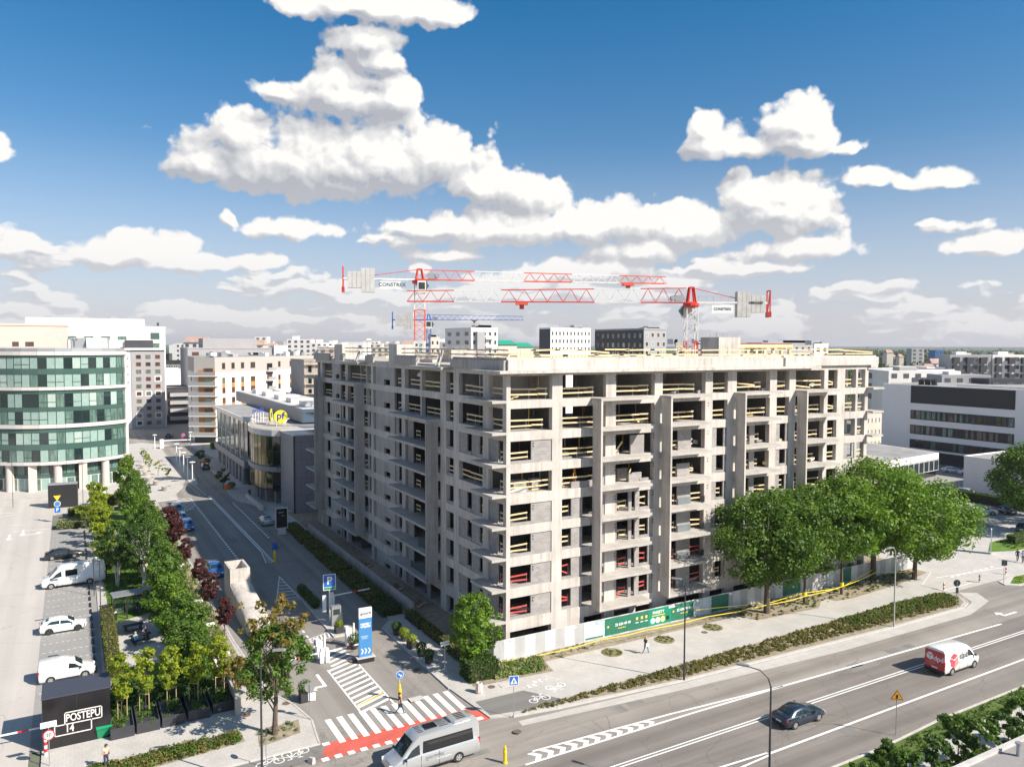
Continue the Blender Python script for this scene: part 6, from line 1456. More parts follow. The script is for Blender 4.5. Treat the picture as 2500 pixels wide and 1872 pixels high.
# ---------------------------------------------------------------- vehicles
G_car = mat('car_glass', (.02,.03,.035), .04, spec=1.0); M_rim = mat('alloy_rim', (.55,.55,.56), .3, metal=.6)
M_head = mat('headlight_glass', (.75,.77,.78), .1, spec=1.0); M_tail = mat('tail_light_red', (.55,.01,.015), .15, spec=1.0); M_plate = mat('number_plate', (.75,.75,.72), .4)
def paint(n, c, metal=.0): return mat('paint_'+n, c, .28, metal=metal, spec=.6, coat=.8)
PT = dict(black=paint('black',(.012,.013,.018)), white=paint('white',(.78,.78,.77)), silver=paint('silver',(.50,.51,.52),.45), blue=paint('blue',(.03,.12,.34),.1), lblue=paint('light_blue',(.10,.22,.36),.2), navy=paint('navy',(.015,.03,.055),.2), grey=paint('grey',(.12,.12,.13),.3), red=paint('red',(.50,.01,.03)))
ST = {
 'sedan': dict(W=.90, wh=(1.36,-1.36), r=.33, st=[(2.28,.36,.56,.60,.62,.48),(2.14,.22,.68,.71,.82,.68),(1.75,.18,.78,.82,.88,.74),(1.05,.18,.88,.94,.90,.78),(.80,.18,.90,1.02,.90,.78),(.15,.18,.92,1.38,.90,.64),(-.5,.18,.93,1.45,.90,.65),(-1.15,.18,.95,1.36,.90,.62),(-1.72,.18,.98,1.08,.89,.72),(-2.14,.22,.95,1.02,.85,.68),(-2.28,.40,.78,.82,.74,.58)],
   side=[[(.72,.12),(.16,.84),(-.36,.86),(-.40,.10)],[(-.46,.10),(-.44,.86),(-1.0,.84),(-1.38,.30),(-1.30,.10)]], ws=(.86,.22), rw=(-1.66,-1.18)),
 'hatch': dict(W=.89, wh=(1.32,-1.28), r=.33, st=[(2.15,.36,.58,.62,.62,.48),(2.02,.22,.70,.74,.82,.68),(1.6,.18,.82,.88,.88,.74),(1.1,.18,.90,.98,.89,.78),(.4,.18,.94,1.38,.89,.65),(-.3,.18,.96,1.48,.89,.66),(-1.2,.18,1.0,1.45,.89,.64),(-1.75,.20,1.04,1.24,.87,.66),(-2.05,.24,.98,1.02,.85,.70),(-2.15,.40,.80,.84,.76,.6)],
   side=[[(.95,.10),(.40,.84),(-.24,.86),(-.28,.10)],[(-.34,.10),(-.32,.86),(-1.1,.84),(-1.5,.3),(-1.4,.10)]], ws=(1.04,.46), rw=(-1.95,-1.28)),
 'mpv': dict(W=.90, wh=(1.32,-1.28), r=.33, st=[(2.1,.36,.62,.66,.64,.5),(1.98,.22,.78,.82,.84,.7),(1.6,.18,.92,.98,.89,.76),(1.2,.18,.98,1.10,.90,.78),(.55,.18,1.02,1.52,.90,.68),(-.1,.18,1.04,1.63,.90,.69),(-1.5,.18,1.06,1.60,.90,.68),(-1.95,.20,1.06,1.30,.88,.72),(-2.08,.30,.95,1.0,.84,.7)],
   side=[[(1.05,.10),(.55,.84),(-.2,.86),(-.22,.10)],[(-.3,.10),(-.28,.86),(-1.2,.86),(-1.22,.10)],[(-1.3,.10),(-1.28,.86),(-1.6,.8),(-1.72,.10)]], ws=(1.14,.62), rw=(-1.93,-1.58)),
 'smallvan': dict(W=.91, wh=(1.38,-1.30), r=.33, st=[(2.2,.36,.62,.68,.66,.52),(2.08,.24,.82,.88,.86,.72),(1.7,.2,.96,1.03,.90,.78),(1.3,.2,1.02,1.12,.91,.80),(.62,.2,1.06,1.66,.91,.74),(.1,.2,1.08,1.82,.91,.76),(-2.0,.2,1.08,1.84,.91,.78),(-2.16,.24,1.08,1.74,.90,.76),(-2.2,.4,1.0,1.5,.88,.76)],
   side=[[(1.15,.08),(.60,.72),(.15,.74),(.10,.06)]], ws=(1.22,.66), rw=None),
 'bigvan': dict(W=1.0, wh=(2.45,-1.75), r=.36, st=[(3.48,.45,.75,.80,.74,.58),(3.34,.28,1.0,1.06,.92,.76),(2.95,.24,1.14,1.22,.97,.84),(2.55,.24,1.22,1.42,.99,.86),(1.75,.24,1.30,2.30,1.0,.82),(1.25,.24,1.32,2.66,1.0,.82),(-3.2,.24,1.34,2.74,1.0,.83),(-3.42,.26,1.34,2.66,.99,.82),(-3.48,.42,1.2,2.4,.97,.82)],
   side=[[(2.42,.08),(1.86,.62),(1.30,.62),(1.28,.06)]], ws=(2.56,1.74), rw=None),
 'midvan': dict(W=1.0, wh=(1.85,-1.65), r=.35, st=[(2.75,.45,.72,.78,.74,.58),(2.62,.28,.96,1.02,.93,.78),(2.3,.24,1.12,1.2,.98,.84),(1.95,.24,1.2,1.38,1.0,.86),(1.25,.24,1.28,2.15,1.0,.84),(.8,.24,1.3,2.38,1.0,.84),(-2.55,.24,1.3,2.46,1.0,.85),(-2.72,.26,1.3,2.38,.99,.84),(-2.75,.42,1.2,2.2,.97,.84)],
   side=[[(1.78,.08),(1.30,.66),(.86,.66),(.84,.06)]], ws=(1.93,1.22), rw=None)}
def interp(st, x):
    for a, b in zip(st, st[1:]):
        if a[0] >= x >= b[0]: t = (a[0]-x)/(a[0]-b[0]+1e-9); return [a[i]+(b[i]-a[i])*t for i in range(6)]
    return list(st[0] if x > st[0][0] else st[-1])
def vehicle(name, lab, cat, loc, rz, kind, pm, group=None, extra=None, hub=None):
    K = ST[kind]; st = K['st']; t = thing(name, lab, cat, loc, rz, group); mb = MB(); mb.sm = True
    for s in st:
        x, zb, zl, zt, w, wt = s; zm = (zb+zl)/2
        half = [(0,zb),(w-.14,zb),(w-.02,zb+.14),(w,zm),(w-.02,zl-.04),(w-.05,zl),(wt+.01,max(zl+.005,zt-.07)),(wt-.11,zt),(0,zt+.025)]
        for y, z in half: mb.v.append((x,y,z))
        for y, z in half[-2:0:-1]: mb.v.append((x,-y,z))
    n = 16
    for i in range(len(st)-1):
        for k in range(n): a = i*n+k; b = i*n+(k+1)%n; mb.f.append((a,b,b+n,a+n))
    mb.f.append(tuple(reversed(range(n)))); mb.f.append(tuple(range((len(st)-1)*n,len(st)*n)))
    mb.build('body', pm, t)
    def sp(x, v, s):
        q = interp(st, x); y0, z0 = q[4]-.05, q[2]; y1, z1 = q[5]+.01, max(q[2]+.005,q[3]-.07)
        return (x, s*(y0+(y1-y0)*v+.014), z0+(z1-z0)*v+.004)
    for s in (1,-1):
        for poly in K['side']: MB().add([sp(x,v,s) for x, v in (poly if s < 0 else poly[::-1])],[tuple(range(len(poly)))]).build('side_window', G_car, t)
    def top(x, y, dz=.03): q = interp(st, x); return (x, y*(q[5]-.10), q[3]+.025*(1-abs(y))+dz)
    for nm, rg in (('windscreen',K['ws']),('rear_window',K['rw'])):
        if rg:
            a, b = rg; f = [top(a,-1.0),top(a,0),top(a,1.0),top(b,.97),top(b,0),top(b,-.97)]; MB().add(f,[(0,1,4,5),(1,2,3,4)]).build(nm, G_car, t)
    r = K['r']
    for x in K['wh']:
        q = interp(st, x); w = q[4]
        for s in (1,-1):
            y = s*(w-.10); d = MB().lathe([(r*.62,-.11),(r,-.09),(r,.09),(r*.62,.11)],(0,0,0),18); d.sm = True
            wl = d.build('wheel', M_rubber, t, (x,y,r)); wl.rotation_euler = (PI/2,0,0)
            MB().lathe([(r*.62,-.118),(r*.62,.118)],(0,0,0),12).build('rim', hub or M_rim, wl)
            sp_ = MB()
            for k in range(5): a = k*2*PI/5; sp_.cbox((math.cos(a)*r*.38,math.sin(a)*r*.38,0),(r*.34,.05,.246),a)
            sp_.build('spokes', M_frame, wl)
            c = MB(); pts = [(x+(r+.055)*math.cos(a), s*(w+.004), r+(r+.055)*math.sin(a)) for a in [PI*k/10 for k in range(11)]]; pts += [(x-r-.05,s*(w+.004),.2),(x+r+.05,s*(w+.004),.2)]
            c.add(pts,[tuple(range(13))]); c.build('wheel_arch', M_black, t)
    q = st[1]; xf = q[0]; zf = q[2]-.06; h_ = .13 if kind in ('sedan','hatch') else .22
    for s in (1,-1):
        MB().cbox((xf-.02,s*(q[4]-.20),zf-.02),(.26,.30,h_),s*.35,0,.15).build('headlight', M_head, t)
        MB().box(1.0,1.02,0,.01,0,.01) if 0 else None
        qb = st[-2]; hh = .18 if kind in ('sedan','hatch','mpv') else .42; MB().cbox((qb[0]-.02,s*(qb[4]-.10),qb[2]-.12),(.14,.16,hh),0).build('tail_light', M_tail, t)
        qm = K['ws'][0]-.15; qq = interp(st,qm); MB().cbox((qm,s*(qq[4]+.10),qq[2]+.10),(.12,.20,.16)).build('wing_mirror', pm if cat == 'car' else M_black, t)
    MB().box(st[0][0]-.02,st[0][0]+.02,-.26,.26,.38,.50).build('number_plate', M_plate, t); MB().box(st[-1][0]-.02,st[-1][0]+.01,-.26,.26,.55,.67).build('number_plate', M_plate, t)
    MB().box(st[0][0]-.10,st[0][0]+.01,-.55,.55,.52,.62).build('grille', M_black, t)
    for s in (1,-1):
        a, b = K['wh']; MB().box(b+r+.1,a-r-.1,s*(K['W']-.01)-.012,s*(K['W']-.01)+.012,.26,.36).build('sill_trim', M_black if cat == 'van' else pm, t)
        for x in ((.15,-.42) if cat == 'car' else (K['side'][0][-1][0]-.1,)): MB().box(x-.5,x-.34,s*K['W']-.012,s*K['W']+.014,.84,.87).build('door_handle', M_rim if cat == 'car' else M_black, t)
    dl = MB()
    for s in (1,-1):
        for x in ({'sedan':(.82,-.42,-1.2),'hatch':(.95,-.3,-1.2),'mpv':(1.05,-.25,-1.2),'smallvan':(1.15,.05),'bigvan':(2.3,1.2,-.2),'midvan':(1.7,.75,-.6)}[kind]):
            qx = interp(st,x); dl.box(x-.008,x+.008,s*(qx[4]+.001)-.006,s*(qx[4]+.001)+.004,.30,qx[2]-.03)
    dl.build('door_gap', M_black, t)
    if extra: extra(t, K, pm)
    return t
# moving traffic
def ex_mini(t, K, pm):
    for s in (1,-1):
        MB().add([(1.05,s*.985,1.42),(-2.95,s*.985,1.42),(-2.9,s*.90,2.22),(1.0,s*.90,2.22)],[(0,1,2,3) if s < 0 else (3,2,1,0)]).build('side_glass', G_blk, t)
        MB().box(-1.15,-.0,s*1.0-.03,s*1.0+.01,.70,.76).build('swage_line', PT['silver'], t)
    text('AEROPARK', .30, M_steel, t, (.15,1.012,1.02), (PI/2,0,PI), bold=.004); text('AEROPARK', .30, M_steel, t, (.15,-1.012,1.02), (PI/2,0,0), bold=.004)
    MB().box(-.35,.55,-.36,.36,2.74,2.79).build('roof_hatch', G_blk, t)
    MB().prism([(-2.9,-.6),(-1.6,-.6),(-1.4,-.4),(-1.4,.4),(-1.6,.6),(-2.9,.6)],2.76,2.92).build('roof_aircon', PT['silver'], t)
    for k in range(4): MB().box(-2.6,-1.9,-.4+k*.24,-.28+k*.24,2.925,2.94).build('vent_slot', M_black, t)
    for k in range(5): MB().box(.8,1.2,-.5+k*.22,-.42+k*.22,2.70,2.715).build('roof_rib', PT['grey'], t); MB().box(-1.2,-.5,-.5+k*.22,-.42+k*.22,2.755,2.765).build('roof_rib', PT['grey'], t)
vehicle('minibus','silver high-roof minibus with a long dark side window turning at the crossing','van',(-14.2,-14.35,0),PI+.03,'bigvan',PT['silver'],extra=ex_mini)
def ex_dpd(t, K, pm):
    MB().box(-2.80,-2.765,-.93,.93,.50,2.20).build('rear_door', PT['red'], t)
    MB().box(-2.84,-2.70,-.96,.96,.28,.52).build('rear_bumper', M_black, t); MB().box(-2.815,-2.80,-.28,.28,.62,.76).build('number_plate', M_plate, t)
    text('dpd', .62, M_signw, t, (-2.805,-.38,1.52), (PI/2,0,-PI/2), bold=.012)
    M_dr = mat('logo_red', (.75,.07,.10), .4); M_dr2 = mat('logo_red_light', (.85,.25,.25), .4)
    def cube(o, rx, s_, mA, mB_, mC):   # isometric parcel
        P = lambda a, b: o(a*s_, b*s_)
        MB().add([P(0,.06),P(.46,.29),P(0,.52),P(-.46,.29)],[(0,1,2,3)]).build('parcel_top', mB_, t); MB().add([P(-.52,.2),P(-.03,-.05),P(-.03,-.65),P(-.52,-.4)],[(0,1,2,3)]).build('parcel_side', mA, t); MB().add([P(.03,-.05),P(.52,.2),P(.52,-.4),P(.03,-.65)],[(0,1,2,3)]).build('parcel_front', mC, t)
    cube(lambda a, b: (-2.806,.45-a,1.65+b), 0, .62, M_signw, M_signw, M_signw)
    for s in (-1,1):
        cube(lambda a, b, s=s: (-1.35-a*s, s*(1.016-.09*max(0,(1.4+b-1.3))), 1.4+b), 0, 1.15, M_dr, M_dr, M_dr2)
        text('dpd', .85, PT['grey'], t, (.12,s*1.0,1.58), (PI/2-(.08 if s < 0 else -.08)*0,0,0 if s < 0 else PI), bold=.012)
    MB().box(-2.4,.6,-1.013,-1.0,1.02,1.04).build('line', PT['grey'], t)
vehicle('delivery_van','white delivery van with red rear doors and dpd lettering','van',(34.9,-23.1,0),0,'midvan',PT['white'],extra=ex_dpd)
vehicle('saloon_car','dark navy saloon car driving along the double white line','car',(14.0,-23.05,0),0.0,'sedan',PT['navy'])
vehicle('saloon_car','black saloon parked in the bays beyond the tall white van','car',(-37.6,60.3,0),.02,'sedan',PT['black'],'cars in the left car park')
def ex_wv(t, K, pm):
    for s in (1,-1): MB().add([(.9,s*.985,1.42),(-.4,s*.985,1.42),(-.4,s*.90,2.15),(.9,s*.90,2.15)],[(0,1,2,3) if s < 0 else (3,2,1,0)]).build('side_glass', G_blk, t)
vehicle('panel_van','tall white panel van parked with its nose to the open car park','van',(-36.4,45.9,0),PI+.05,'bigvan',PT['white'],'cars in the left car park',extra=ex_wv)
vehicle('hatchback','dark car almost hidden behind the tall white van','car',(-37.2,49.6,0),PI,'hatch',PT['black'],'cars in the left car park')
vehicle('hatchback','white hatchback parked alone in the middle of the bays','car',(-37.4,28.4,0),.03,'hatch',PT['white'],'cars in the left car park',hub=M_rubber)
vehicle('small_van','small white delivery van parked right behind the black POSTEPU box','van',(-37.0,14.9,0),.02,'smallvan',PT['white'],'cars in the left car park')
vehicle('parked_car','farthest of the three blue cars parked along the side street','car',(-20.2,84.2,0),-PI/2,'mpv',PT['lblue'],'blue cars parked in the side street')
vehicle('parked_car','middle of the three blue cars, dark grey-blue','car',(-20.3,77.0,0),-PI/2,'hatch',PT['lblue'],'blue cars parked in the side street')
vehicle('parked_car','nearest of the three bright blue parked cars','car',(-20.2,70.2,0),-PI/2,'mpv',PT['blue'],'blue cars parked in the side street')
vehicle('parked_car','lone blue car facing the concrete ramp tower','car',(-20.3,41.6,0),-PI/2,'mpv',PT['blue'])
vehicle('estate_car','silver hatchback parked on the right of the side street','car',(-8.2,67.9,0),PI/2,'hatch',PT['silver'])
vehicle('dark_car','dark car standing at the far end of the side street','car',(-8.4,134,0),PI/2,'hatch',PT['black'])
vehicle('dark_blue_car','dark blue car in front of the dark balcony building','car',(-8.8,207,0),PI/2-.3,'hatch',PT['navy'])
for (lab, x, y, rz, k, p_) in [('silver estate car in the right car park under the hedge',106.2,13.6,-1.1,'hatch','silver'),('black car in the right car park close to the green maples',96.2,11.2,1.0,'hatch','black'),('dark car with red tail lights beside the silver estate',109.8,12.2,1.2,'sedan','black'),
    ('dark blue car in the tree shade at the right edge',98.5,3.2,.4,'hatch','navy'),('first white car under the banded office',146.0,43.4,-.7,'hatch','white'),('second white car under the banded office, nearer the white wall',146.3,39.6,-.7,'sedan','white'),('pale car behind the hedge at the low white building',119.8,24.6,-1.4,'mpv','silver')]:
    vehicle('parked_car',lab,'car',(x,y,0),rz,k,PT[p_],'cars in the right car park')
q = G(246,1212); vehicle('white_van','white van parked in front of the hotel columns','van',(q.x,q.y,0),-PI/2,'smallvan',PT['white'])

# ---------------------------------------------------------------- street furniture, signs
def hz(px, py, ref):            # height of a survey pixel above ground point ref
    d = ray(px, py); D = (ref.x-CAM.x)*CU[1]+(ref.y-CAM.y)*CV[1]*1.0
    t = D/(d.x*CU[1]+d.y*CV[1]); return CAM.z+d.z*t
M_dpole = mat('lamp_post_dark', (.055,.055,.065), .45, metal=.3); M_cpole = mat('concrete_pole', (.40,.38,.35), .8, var=.15, vscale=2)
def tall_lamp(lab, p, h, az, arm, m_, lean=.7, grp='tall street lamps'):
    t = thing('street_lamp', lab, 'street lamp', (p.x,p.y,.1), az, grp)
    MB().tube([(0,0,0),(0,0,h*.12),(0,0,h-.9)],[.10,.085,.055],10).build('pole', m_, t)
    MB().tube([(0,0,h-.92),(arm*.12,0,h-.4),(arm*.45,0,h),(arm,0,h+.12*lean)],[.05,.045,.04,.035],8).build('arm', m_, t)
    MB().prism([(arm-.1,-.10),(arm+.65,-.14),(arm+.78,0),(arm+.65,.14),(arm-.1,.10)],h+.06,h+.18).build('lamp_head', M_steel, t)
def toward(p, x, y, z): q = G(x,y,z); return math.atan2(q.y-p.y,q.x-p.x)
p = G(1670,1662); tall_lamp('dark street lamp rising from the planting bed in front of the sunlit facade', p, hz(1675,1421,p), toward(p,1640,1421,8.8), .5, M_dpole)
p = G(2182,1532); tall_lamp('pale concrete street lamp in the planting bed before the big trees', p, hz(2182,1338,p), toward(p,2150,1338,9), .9, M_cpole)
p = G(636,1610,8.8); p.z = 0; tall_lamp('tall dark street lamp left of the street tree, head above the crown', p, 9.2, toward(p,690,1600,9), .9, M_dpole)
p = G(1882,1690,7.8); p.z = 0; tall_lamp('black curved-neck street lamp at the near kerb, head pointing left', p, 9.0, toward(p,1800,1627,9.0), 1.5, M_dpole)
for i, (x, y0, y1, lab) in enumerate([(230,1455,1325,'black car park lamp with flat head behind the tall white van'),(247,1545,1372,'tall black lamp post beside the olive hedge, level with the shelter'),(266,1632,1480,'thin black lamp post at the near end of the olive hedge'),(32,1240,1130,'black lamp post in front of the hotel entrance'),(203,1235,1130,'dark lamp post right of the black screen box')]):
    p = G(x,y0); t = thing('path_lamp', lab, 'lamp', (p.x,p.y,.1), 0, 'slim black park lamps'); h = hz(x,y1,p)
    MB().tube([(0,0,0),(0,0,h)],.045,6).build('pole', M_dpole, t); MB().box(-.7,.12,-.12,.12,h,h+.07).build('lamp_head', M_dpole, t)
lamps = [(1275,1120,990),(1300,1150,1020),(1327,1195,1052),(1357,1240,1085),(1390,1270,1122),(1375,1010,905),(1118,1030,925)]
for i, (x, y, yt) in enumerate(lamps):
    px_, py_ = x/2.957, 750+y/2.957; p = G(px_,py_); t = thing('plaza_lamp', ['farthest of the five white disc lamps on the lamp island','second farthest white disc lamp on the lamp island','middle white disc lamp on the lamp island','fourth white disc lamp on the lamp island','nearest white disc lamp on the lamp island','white disc lamp by the green reed planting','white disc lamp alone on the plaza beside the barrier'][i], 'lamp', (p.x,p.y,.1), 0, 'white disc lamps')
    h = hz(px_,750+yt/2.957,p); MB().tube([(0,0,0),(0,0,h)],.11,8).build('pole', M_signw, t); MB().lathe([(.15,-.1),(.65,.0),(.65,.06),(.1,.2)],(0,0,h),14).build('disc_shade', M_signw, t)
def pole_sign(lab, p, h, name='road_sign', cat='sign', z=.1, rz=0, m_=None, r=.03):
    t = thing(name, lab, cat, (p.x,p.y,z), rz); MB().tube([(0,0,0),(0,0,h)],r,7).build('pole', m_ or M_steel, t); return t
def plate(t, w, h, z, m_, name='plate', back=True, y=-.045):
    o = MB().box(-w/2,w/2,y,y+.02,z-h/2,z+h/2).build(name, m_, t)
    return o
def disc(t, r, z, m_, name='disc', y=-.05, n=20):
    o = MB().lathe([(r,-.01),(r,.01)],(0,0,0),n).build(name, m_, t, (0,y,z)); o.rotation_euler = (PI/2,0,0); return o
CAMDIR = lambda p: math.atan2(CAM.y-p.y, CAM.x-p.x)+PI/2          # turns a face with normal -Y to the viewer side
# parking sign and payment point
p = G(805,1518); t = pole_sign('white framed blue parking sign with a letter P on a white post', p, 3.42, rz=-.15, m_=M_signw, r=.07)
plate(t,1.35,1.75,4.3,M_signw,'frame'); plate(t,1.2,1.3,4.45,M_blue,'face',y=-.06); text('P',1.15,M_signw,t,(0,-.07,4.45),(PI/2,0,0),bold=.03); plate(t,1.2,.25,3.62,mat('sign_green',(.05,.30,.10),.4),'strip',y=-.06)
MB().box(-.75,-.35,-.05,.05,1.1,2.9).build('side_panel', M_signw, t)
def barrier(lab, p, L, rz, z=1.0, m_=None):
    t = thing('barrier_gate', lab, 'barrier', (p.x,p.y,.05), rz, 'white parking barriers'); MB().box(-.18,.18,-.16,.16,0,z+.12).build('cabinet', M_signw, t)
    n = 6
    for i in range(n): MB().box(.2+i*L/n,.2+(i+1)*L/n-.004,-.03,.03,z-.06,z+.06).build('boom', M_redp if (i == n//2 and z > .9) else M_signw, t)
    MB().cbox((-.05,0,z+.25),(.3,.3,.3)).build('head', M_signw, t)
    return t
p = G(799,1617); barrier('white barrier post with a boom reaching the blue totem', p, 3.6, .12)
p = G(799,1617)+Vector((-.5,.1,0)); barrier('white boom reaching left toward the street tree', p, 3.2, PI+.1)
p = G(812,1512); barrier('white barrier boom raised over the shaded exit lane by the parking sign', p, 4.2, .1, 2.6)
q = G(0,1797,1.0); barrier('red and white boom at the car park entrance on the left edge', Vector((q.x-1.2,q.y,0)), 4.2, .0)
for (x, y, lab) in [(780,1607,'bent white payment column left of the hatched median'),(852,1575,'bent white payment column beside the blue totem')]:
    p = G(x,y); t = thing('payment_column', lab, 'ticket machine', (p.x,p.y,.05), .2, 'bent white payment columns')
    MB().box(-.35,.25,-.2,.2,0,1.7).box(-.45,-.1,-.22,.22,1.3,1.95).build('housing', M_signw, t); MB().tube([(.55,0,0),(.55,0,2.1)],.09,8).build('post', M_signw, t); MB().box(-.47,-.44,-.15,.15,1.4,1.7).build('screen', G_dark, t)
p = G(820,1527); t = thing('ticket_kiosk','grey metal ticket machine behind the small planter on the kiosk island','ticket machine',(p.x,p.y,.1),.0); MB().box(-.5,.5,-.3,.3,0,2.1).build('housing', M_steel, t); MB().box(-.35,.35,-.32,-.3,1.2,1.8).build('screen', G_dark, t); MB().box(.52,.62,-.3,.2,0,1.4).build('side_box', M_steel, t)
def tub(lab, p, h=.5, r=.42, leaf=L_mid, ball=.5, box=False, grp='tubs with round shrubs', m_=None):
    t = thing('planted_tub', lab, 'planter', (p.x,p.y,.1), 0, grp)
    (MB().box(-r,r,-r,r,0,h*1.3) if box else MB().lathe([(r*.8,0),(r,h)],(0,0,0),14)).build('tub', m_ or M_box, t)
    inst('plant', leaves([((0,0,h+ball*.8),ball)], 600, .13, int(p.x*7) % 50, m=leaf, shell=(.7,1.1), squash=1), t)
for i, (x, y) in enumerate([(980,800),(1030,840),(1080,885),(1140,940),(1190,985)]):
    tub(['farthest round shrub tub, in the building shadow','second round tub with bright green plant at the shadow edge','middle round tub in a black box','fourth round shrub tub with dark green ball','nearest round shrub tub beside the white plate sign'][i], G(600+x/2.6625,1250+y/2.6625), leaf=(L_dark,L_yel,L_yel,L_dark,L_dark)[i], box=i == 2)
tub('square black tub with bright plant in front of the ticket machine', G(828,1545), .55,.42,L_yel,.4,True); tub('plant tub between the payment column and the blue totem', G(865,1583), .4,.45,L_dark,.6); tub('square dark planter with small conifer left of the exit lane', G(745,1710), .6,.45,L_mid,.6,True)
tub('small plant box near the foot of the street tree', G(785,1590)+Vector((-1.5,2,0)),.4,.4,L_mid,.35,True)
for i, ((x, y), (x2, y2)) in enumerate(zip([(1040,1165),(1060,1215),(1083,1260),(1137,1285),(1200,1325)],[(1037,1120),(1060,1150),(1078,1190),(1140,1215),(1205,1255)])):
    p = G(x/2.957,750+y/2.957); t = thing('stone_pot', ['farthest','second','third','fourth','nearest'][i]+' round grey stone pot on the plaza', 'planter', (p.x,p.y,.1), 0, 'stone pots on the plaza'); MB().lathe([(.75,0),(.95,.9),(.8,.9),(.78,.7)],(0,0,0),16).build('pot', M_cpole, t)
    p2 = G(x2/2.957,750+y2/2.957); tree('pot_tree', ['farthest','second','third','fourth','nearest'][i]+' small round yellow-green tree on the plaza','tree',(p2.x,p2.y,.1),3.2,.95,L_yel,500,.25,90+i,h0=1.3,nb=14,r0=.05,group='small round plaza trees',nl=4)
for (lab, x, y, h, r) in [('dark round tree in an orange tub by the parked dark car',1450,1130,3.6,1.5),('dark round tree with orange tub halfway along the showroom pavement',1615,1310,4.4,1.7)]:
    p = G(x/2.957,750+y/2.957); t = tree('tub_tree',lab,'tree',(p.x,p.y,.1),h,r,L_dark,1800,.22,95,h0=1.2,nb=24,r0=.06,group='dark trees in orange tubs'); MB().lathe([(.55,0),(.75,.9)],(.6,-1.4,0),12).build('orange_tub', mat('orange_plastic',(.75,.16,.02),.5), t); inst('low_plants', leaves([((1.4,-1.0,.8),.8)],500,.2,2,m=L_dark),t)
# blue totem
p = G(892,1613); t = thing('blue_totem','tall blue and white information totem with three white arrows','sign',(p.x,p.y,.05),-.02)
MB().prism([(-.85,-.45),(.75,-.45),(.85,0),(.75,.45),(-.85,.45)],0,.4).build('plinth', M_black, t); MB().prism([(-.9,-.5),(.9,-.5),(.9,.5),(-.9,.5)],.4,.44).build('plinth_cap', M_kerb, t)
MB().box(-.62,.62,-.12,.12,.44,4.15).build('panel', M_lblue, t); MB().box(-.625,.625,-.125,.125,4.15,5.1).build('header', M_signw, t)
text('qoorti', .42, M_frame, t, (0,-.13,4.6), (PI/2,0,0), bold=.012); text('WJAZD /\nWYJAZD', .25, M_signw, t, (0,-.125,3.45), (PI/2,0,0), bold=.012); text('PARKING\nGOŚCI', .17, M_signw, t, (-.1,-.125,2.3), (PI/2,0,0))
for k in range(3):
    x = -.36+k*.34; MB().add([(x-.1,-.128,1.25),(x+.02,-.128,1.25),(x+.17,-.128,.99),(x+.02,-.128,.73),(x-.1,-.128,.73),(x+.05,-.128,.99)],[(0,5,2,1),(5,4,3,2)]).build('arrow', M_signw, t)
# black address box
t = thing('address_box','large black box with white outlined lettering POSTEPU 14','sign',(-38.5,.95,0)); 
for i in range(4): MB().box(.0+i*1.11,1.10+i*1.11,0,2.95,0,3.9).build('cladding_panel', mat('black_gloss_panel',(.012,.011,.014),.22,spec=.7) if i == 0 else bpy.data.materials['black_gloss_panel'], t)
MB().box(-.05,4.5,-.05,3.05,3.9,4.0).build('roof', mat('black_roof_felt',(.05,.055,.075),.55), t); MB().box(-.03,-.0,0,2.95,0,3.9).build('side_panel', M_wall_d, t)
M_let = mat('lettering_white',(.74,.70,.66),.5); text('POSTEPU', .80, M_let, t, (2.62,-.012,2.18), (PI/2,0,0), bold=.014, sx=.70); text('14', .78, M_let, t, (1.72,-.012,1.38), (PI/2,0,0), bold=.014, sx=.75)
fr_ = MB()
def frl(x0,z0,x1,z1): fr_.box(min(x0,x1)-.035,max(x0,x1)+.035,-.02,-.002,min(z0,z1)-.035,max(z0,z1)+.035)
frl(1.42,2.62,3.85,2.62); frl(1.42,1.75,1.42,2.62); frl(3.85,1.75,3.85,2.62); frl(.75,1.75,3.85,1.75); frl(.75,.98,.75,1.75); frl(.75,.98,3.15,.98); frl(3.15,.98,3.15,1.75)
fr_.build('lettering_frame', M_let, t)
p = G(121,1868,.1); t = pole_sign('round white speed limit sign 20 with red rim and white plate above', p, 3.0, rz=CAMDIR(p)*1.0); disc(t,.38,2.25,M_redp,'rim'); disc(t,.30,2.25,M_signw,'face',y=-.065); text('20',.36,M_frame,t,(0,-.08,2.25),(PI/2,0,0),bold=.008); plate(t,1.0,.42,3.0,M_signw); text('STREFA RUCHU',.1,M_frame,t,(0,-.05,3.05),(PI/2,0,0))
p = G(112,1843,.1); t = thing('striped_bollard','red and white striped flexible bollard at the foot of the black box','bollard',(p.x,p.y,.1)); 
for k in range(5): MB().tube([(0,0,k*.26),(0,0,k*.26+.258)],.11,10).build('band', M_redp if k % 2 else M_signw, t)
p = G(252,1795,.1); t = thing('grit_bin','green plastic grit bin between the black box and first planter','bin',(p.x,p.y,.1),.1); MB().add([(-.4,-.35,0),(.4,-.35,0),(.4,.35,0),(-.4,.35,0),(-.5,-.55,.75),(.5,-.55,.75),(.5,.4,1.05),(-.5,.4,1.05)],[(0,3,2,1),(4,5,6,7),(0,1,5,4),(1,2,6,5),(2,3,7,6),(3,0,4,7)]).build('body', mat('bin_green',(.01,.22,.10),.4), t); MB().cbox((0,-.08,.98),(1.04,1.1,.06),0,.3).build('lid', mat('bin_green_lid',(.01,.27,.12),.4), t)
